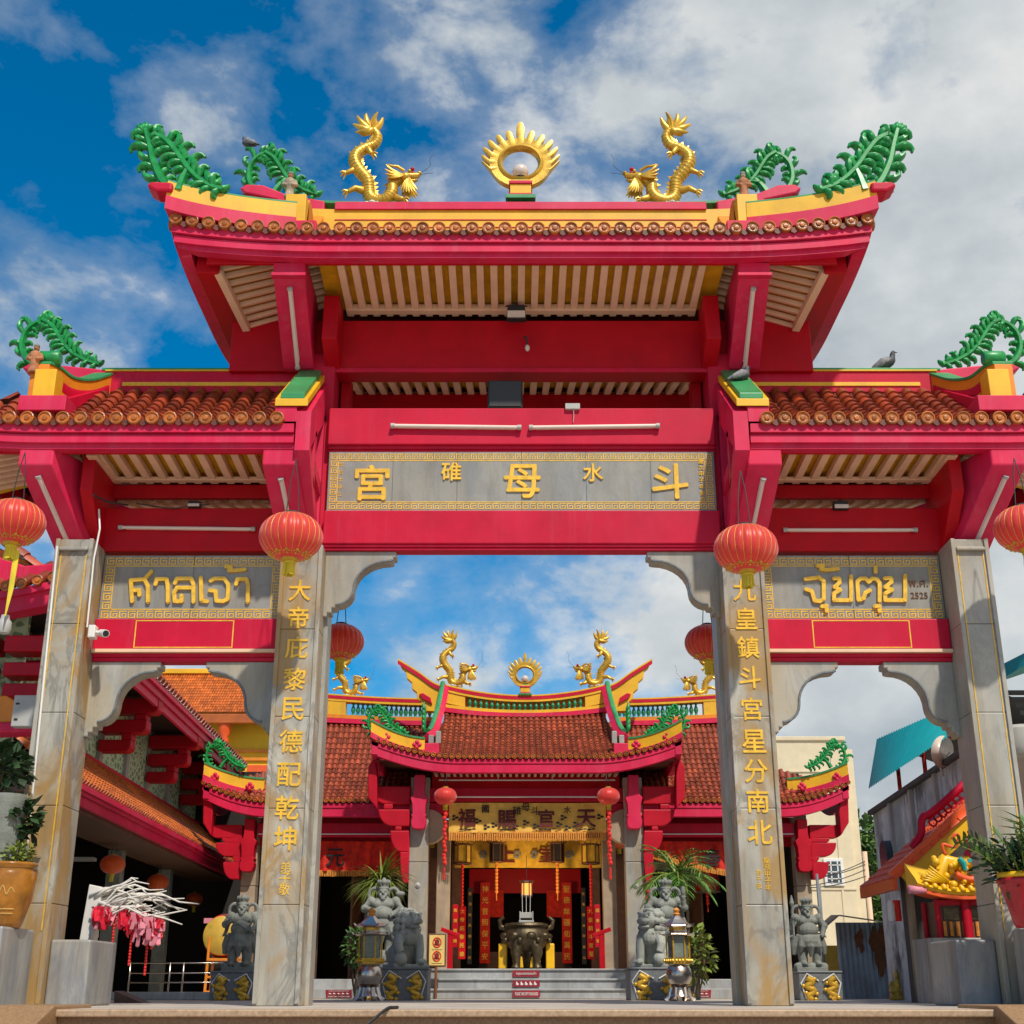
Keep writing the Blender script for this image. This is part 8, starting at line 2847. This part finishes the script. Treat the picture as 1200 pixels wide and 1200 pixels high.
mb = MB()
mb.tube([(0.0, -0.38, zr + 0.42), (0.05, -0.38, zr + 0.36), (0.06, -0.38, zr + 0.28)], [0.03, 0.035, 0.02], 7)
mb.box(0.12, 0.4, -0.32, -0.26, zr + 0.38, zr + 0.42)
mb.build('teal_fin', M['teal'], dg_, smooth=False, auto=40)
MB().lathe([(0.09, 0.36), (0.11, 0.44), (0.09, 0.52), (0.045, 0.56), (0.06, 0.62), (0.045, 0.68), (0.015, 0.71), (0.03, 0.74), (0, 0.78)], (0.22, -0.2, zr), 14).build('gourd_finial', M['tagpinkdeep'] if 'tagpinkdeep' in M else M['tagred'], fu, smooth=True)

# blue sheet shed, poles, idols
s_ = thing('sheet_shed', 'low shed of weathered blue sheet with rust patches', 'shed', (6.4, 25, 0), world=True)
a, b_ = at(986, 1165, 24.5), at(1062, 1083, 24.5)
mb = MB()
n = 28
for i in range(n):
    x0, x1 = a.x + (b_.x - a.x) * i / n, a.x + (b_.x - a.x) * (i + 1) / n
    y0, y1 = (24.5, 24.53) if i % 2 else (24.53, 24.5)
    mb.add([(x0, y0, 0), (x1, y1, 0), (x1, y1, b_.z + 0.03), (x0, y0, b_.z + 0.03)], [(0, 1, 2, 3)])
mb.build('front_sheet', M['bluesheet'], s_)
mb = MB()
for (px0, px1, py0, py1) in ((1024, 1036, 1082, 1142), (1004, 1011, 1088, 1116)):
    q0, q1 = at(px0, py1, 24.49), at(px1, py0, 24.49)
    cx_, cz_ = (q0.x + q1.x) / 2, (q0.z + q1.z) / 2
    P_ = []
    for j in range(26):
        w = 2 * math.pi * j / 26
        rr = 1 + 0.28 * math.sin(3 * w + px0) + 0.16 * math.sin(7 * w)
        P_.append((cx_ + (q1.x - q0.x) / 2 * math.cos(w) * rr, cz_ + (q1.z - q0.z) / 2 * math.sin(w) * min(1.1, rr)))
    mb.prism(P_, 24.485, 24.498)
mb.build('rust_patch', M['rust'], s_)
r0, r1, r2 = at(962, 1092, 24.2), at(985, 1072, 24.2), at(1066, 1084, 24.2)
mb = MB()
mb.add([r0 + V((0, 0, 0)), r1, r1 + V((0.3, 2, 0.1)), r0 + V((0.3, 2, 0.1))], [(0, 1, 2, 3)])
mb.add([r1, r2, r2 + V((0.3, 2, 0.1)), r1 + V((0.3, 2, 0.1))], [(0, 1, 2, 3)])
mb.build('roof', M['darkmetal'], s_)
mb = MB().box(at(962, 1165, 25.5).x, a.x, 25.5, 25.6, 0, 1.15)
mb.build('dark_opening', M['dark'], s_)
q0, q1 = at(966, 1150, 25.3), at(983, 1108, 25.3)
MB().box(q0.x, q1.x, 25.3, 25.34, q0.z, q1.z).build('plywood_sheet', M['drumskin'], s_, bevel=0.004)
q0, q1 = at(1056, 1100, 24.45), at(1040, 1122, 24.45)
MB().box(q1.x, q0.x - 0.05, 24.44, 24.48, q1.z, q1.z + 0.17).build('white_paper', M['white'], s_, bevel=0.004)
gw = MB().box(at(1062, 1165, 23.5).x, at(1095, 1165, 23.5).x + 0.6, 23.5, 23.7, 0, 1.35)
tag(gw.build('grey_wall', M['darkmetal'], None, org=at(1075, 1165, 23.5)), 'dark grey wall between the blue shed and the shrine', 'wall')
for px, w in ((1063, 0.05), (1080, 0.12)):
    q = at(px, 1165, 23.4)
    tag(MB().box(q.x - w, q.x + w, 23.4, 23.45, 0.15, 1.25).build('door_plank', M['rust'] if px > 1070 else M['orangemetal'], None, org=(q.x, 23.4, 0), bevel=0.006),
        'rusty door panel on the dark grey wall' if px > 1070 else 'narrow orange plank at the corner of the blue shed', 'panel')
for px, lab in ((1053, 'small gilt seated idol at the foot of the blue shed'), (1084, 'small gilt seated idol below the dark grey wall')):
    q = at(px, 1168, 21.5)
    t = thing('gilt_idol', lab, 'figurine', (q.x, 21.5, 0), 'gilt idols by the shed')
    b = MB()
    b.lathe([(0.14, 0), (0.15, 0.04), (0.11, 0.07), (0.12, 0.1)], (0, 0, 0), 14)
    b.ball((0, -0.02, 0.13), (0.15, 0.1, 0.05), 10, 7)
    b.tube([(0, 0, 0.12), (0, 0, 0.24), (0, 0, 0.31)], [0.08, 0.085, 0.04], 10)
    for s in (-1, 1): b.tube([(s * 0.08, 0, 0.27), (s * 0.12, -0.02, 0.2), (s * 0.03, -0.08, 0.16)], [0.03, 0.028, 0.02], 7)
    b.ball((0, -0.01, 0.36), (0.045, 0.05, 0.055), 10, 8)
    b.lathe([(0.03, 0.4), (0.02, 0.43), (0.0, 0.47)], (0, 0, 0), 8)
    b.build('figure', M['gold'], t, remesh=0.009)
def pole(label, p0, p1, r, mat='gbox'):
    t = thing('utility_pole', label, 'pole', p0)
    MB().tube([(0, 0, 0), V(p1) - V(p0)], [r, r * 0.85], 10).build('shaft', M[mat], t, smooth=True)
    return t
q = at(969, 1168, 23.6)
pole('thin grey pole leaning in front of the cream building window', (q.x, 23.6, 0), at(957, 1024, 23.6), 0.03, 'ped')
q = at(1019, 1060, 42)
pole('pale utility pole standing before the wooded hill', (q.x, 42, -1.1), at(1013, 998, 42), 0.09, 'rafter')
q = at(960, 1060, 33)
pole('short dark pole beside the weapon guardian', (q.x, 33, -0.05), at(959.5, 1036, 33), 0.05, 'ped')
mb = MB()
for py, dy in ((1016, 14), (1022, 17), (1030, 10), (1012, 20)):
    a, b_ = at(930, py + dy, 40), at(1016, py - 4, 42)
    mb.tube([a.lerp(b_, w) + V((0, 0, -0.5 * w * (1 - w))) for w in [j / 10 for j in range(11)]], 0.014, 4)
tag(mb.build('overhead_wires', M['wire'], None, org=at(970, 1020, 41)), 'thin overhead wires crossing the cream building', 'wires')

# wooded hill on the right and trees one can tell apart
hm = MB()
n, m = 40, 24
vs = []
for j in range(m + 1):
    for i in range(n + 1):
        x = -40 + 160 * i / n
        y = 75 + 90 * j / m
        h = 20 * math.exp(-((x - 62) / 42) ** 2) * (1 - math.exp(-((y - 75) / 30) ** 2)) + 1.2 * mnoise.noise(V((x * 0.08, y * 0.08, 0)))
        vs.append((x, y, -1.6 + max(0, h)))
hm.add(vs, [(j * (n + 1) + i, j * (n + 1) + i + 1, (j + 1) * (n + 1) + i + 1, (j + 1) * (n + 1) + i) for j in range(m) for i in range(n)])
struct(hm.build('hill', M['hill'], smooth=True))


def tree(label, x, y, z, h, r, seed, n=2600):
    rnd = random.Random(seed)
    t = thing('hill_tree', label, 'tree', (x, y, z), 'trees on the hill')
    mb = MB().tube([(0, 0, 0), (0.1, 0, h * 0.4), (0, 0.1, h * 0.75)], [0.3, 0.22, 0.1], 8)
    cl = []
    for i in range(12):
        a = rnd.uniform(0, 6.28)
        rr = r * rnd.uniform(0.1, 0.85)
        c = V((rr * math.cos(a), rr * math.sin(a), h * rnd.uniform(0.40, 0.95)))
        cl.append((c, r * rnd.uniform(0.28, 0.5)))
        mb.tube([(0, 0, h * 0.35), c * 0.6 + V((0, 0, h * 0.1)), c], [0.12, 0.07, 0.03], 5)
    mb.build('trunk', M['bark'], t, smooth=True)
    lf = MB()
    for i in range(n):
        c, cr = cl[rnd.randrange(len(cl))]
        q = V((rnd.gauss(0, 1), rnd.gauss(0, 1), rnd.gauss(0, 1))).normalized() * cr * rnd.uniform(0.6, 1.05)
        q.z *= 0.75
        leaf_blade(lf, c + q, q + V((rnd.uniform(-.5, .5), rnd.uniform(-.5, .5), rnd.uniform(-.3, .5))) * cr, rnd.uniform(0.35, 0.6), 0.3, 0.5, 2, rnd.uniform(-1, 1))
    lf.build('crown', M['treeleaf'], t)
    return t


k_ = 0
for px, py, Y, lab in ((1004, 972, 66, 'tall leafy tree just right of the cream building'), (1018, 985, 72, 'bright leafy tree left of the concrete building'), (1012, 1022, 62, 'mid height tree behind the pale utility pole'),
                       (1028, 1000, 78, 'tree peeping out by the corner of the concrete building'), (1030, 1052, 58, 'low tree behind the roof of the blue shed'), (1005, 1055, 56, 'low tree at the foot of the cream building')):
    q = at(px, py, Y)
    k_ += 1
    tree(lab, q.x, Y, -1.3, q.z + 1.3, 3.2, 20 + k_)

# black cable trailing over the platform edge
mb = MB()
pts = [at(466, 1174, 11.75), at(462, 1177, 11.5), at(452, 1186, 11.33), at(428, 1203, 11.2)]
pts[0].z = pts[1].z = 0.012
pts[2].z = 0.0
mb.tube(spline([tuple(q) for q in pts], 4), 0.014, 6)
tag(mb.build('black_cable', M['black'], None, org=pts[1]), 'black cable trailing over the brown platform edge below the left lion', 'cable')
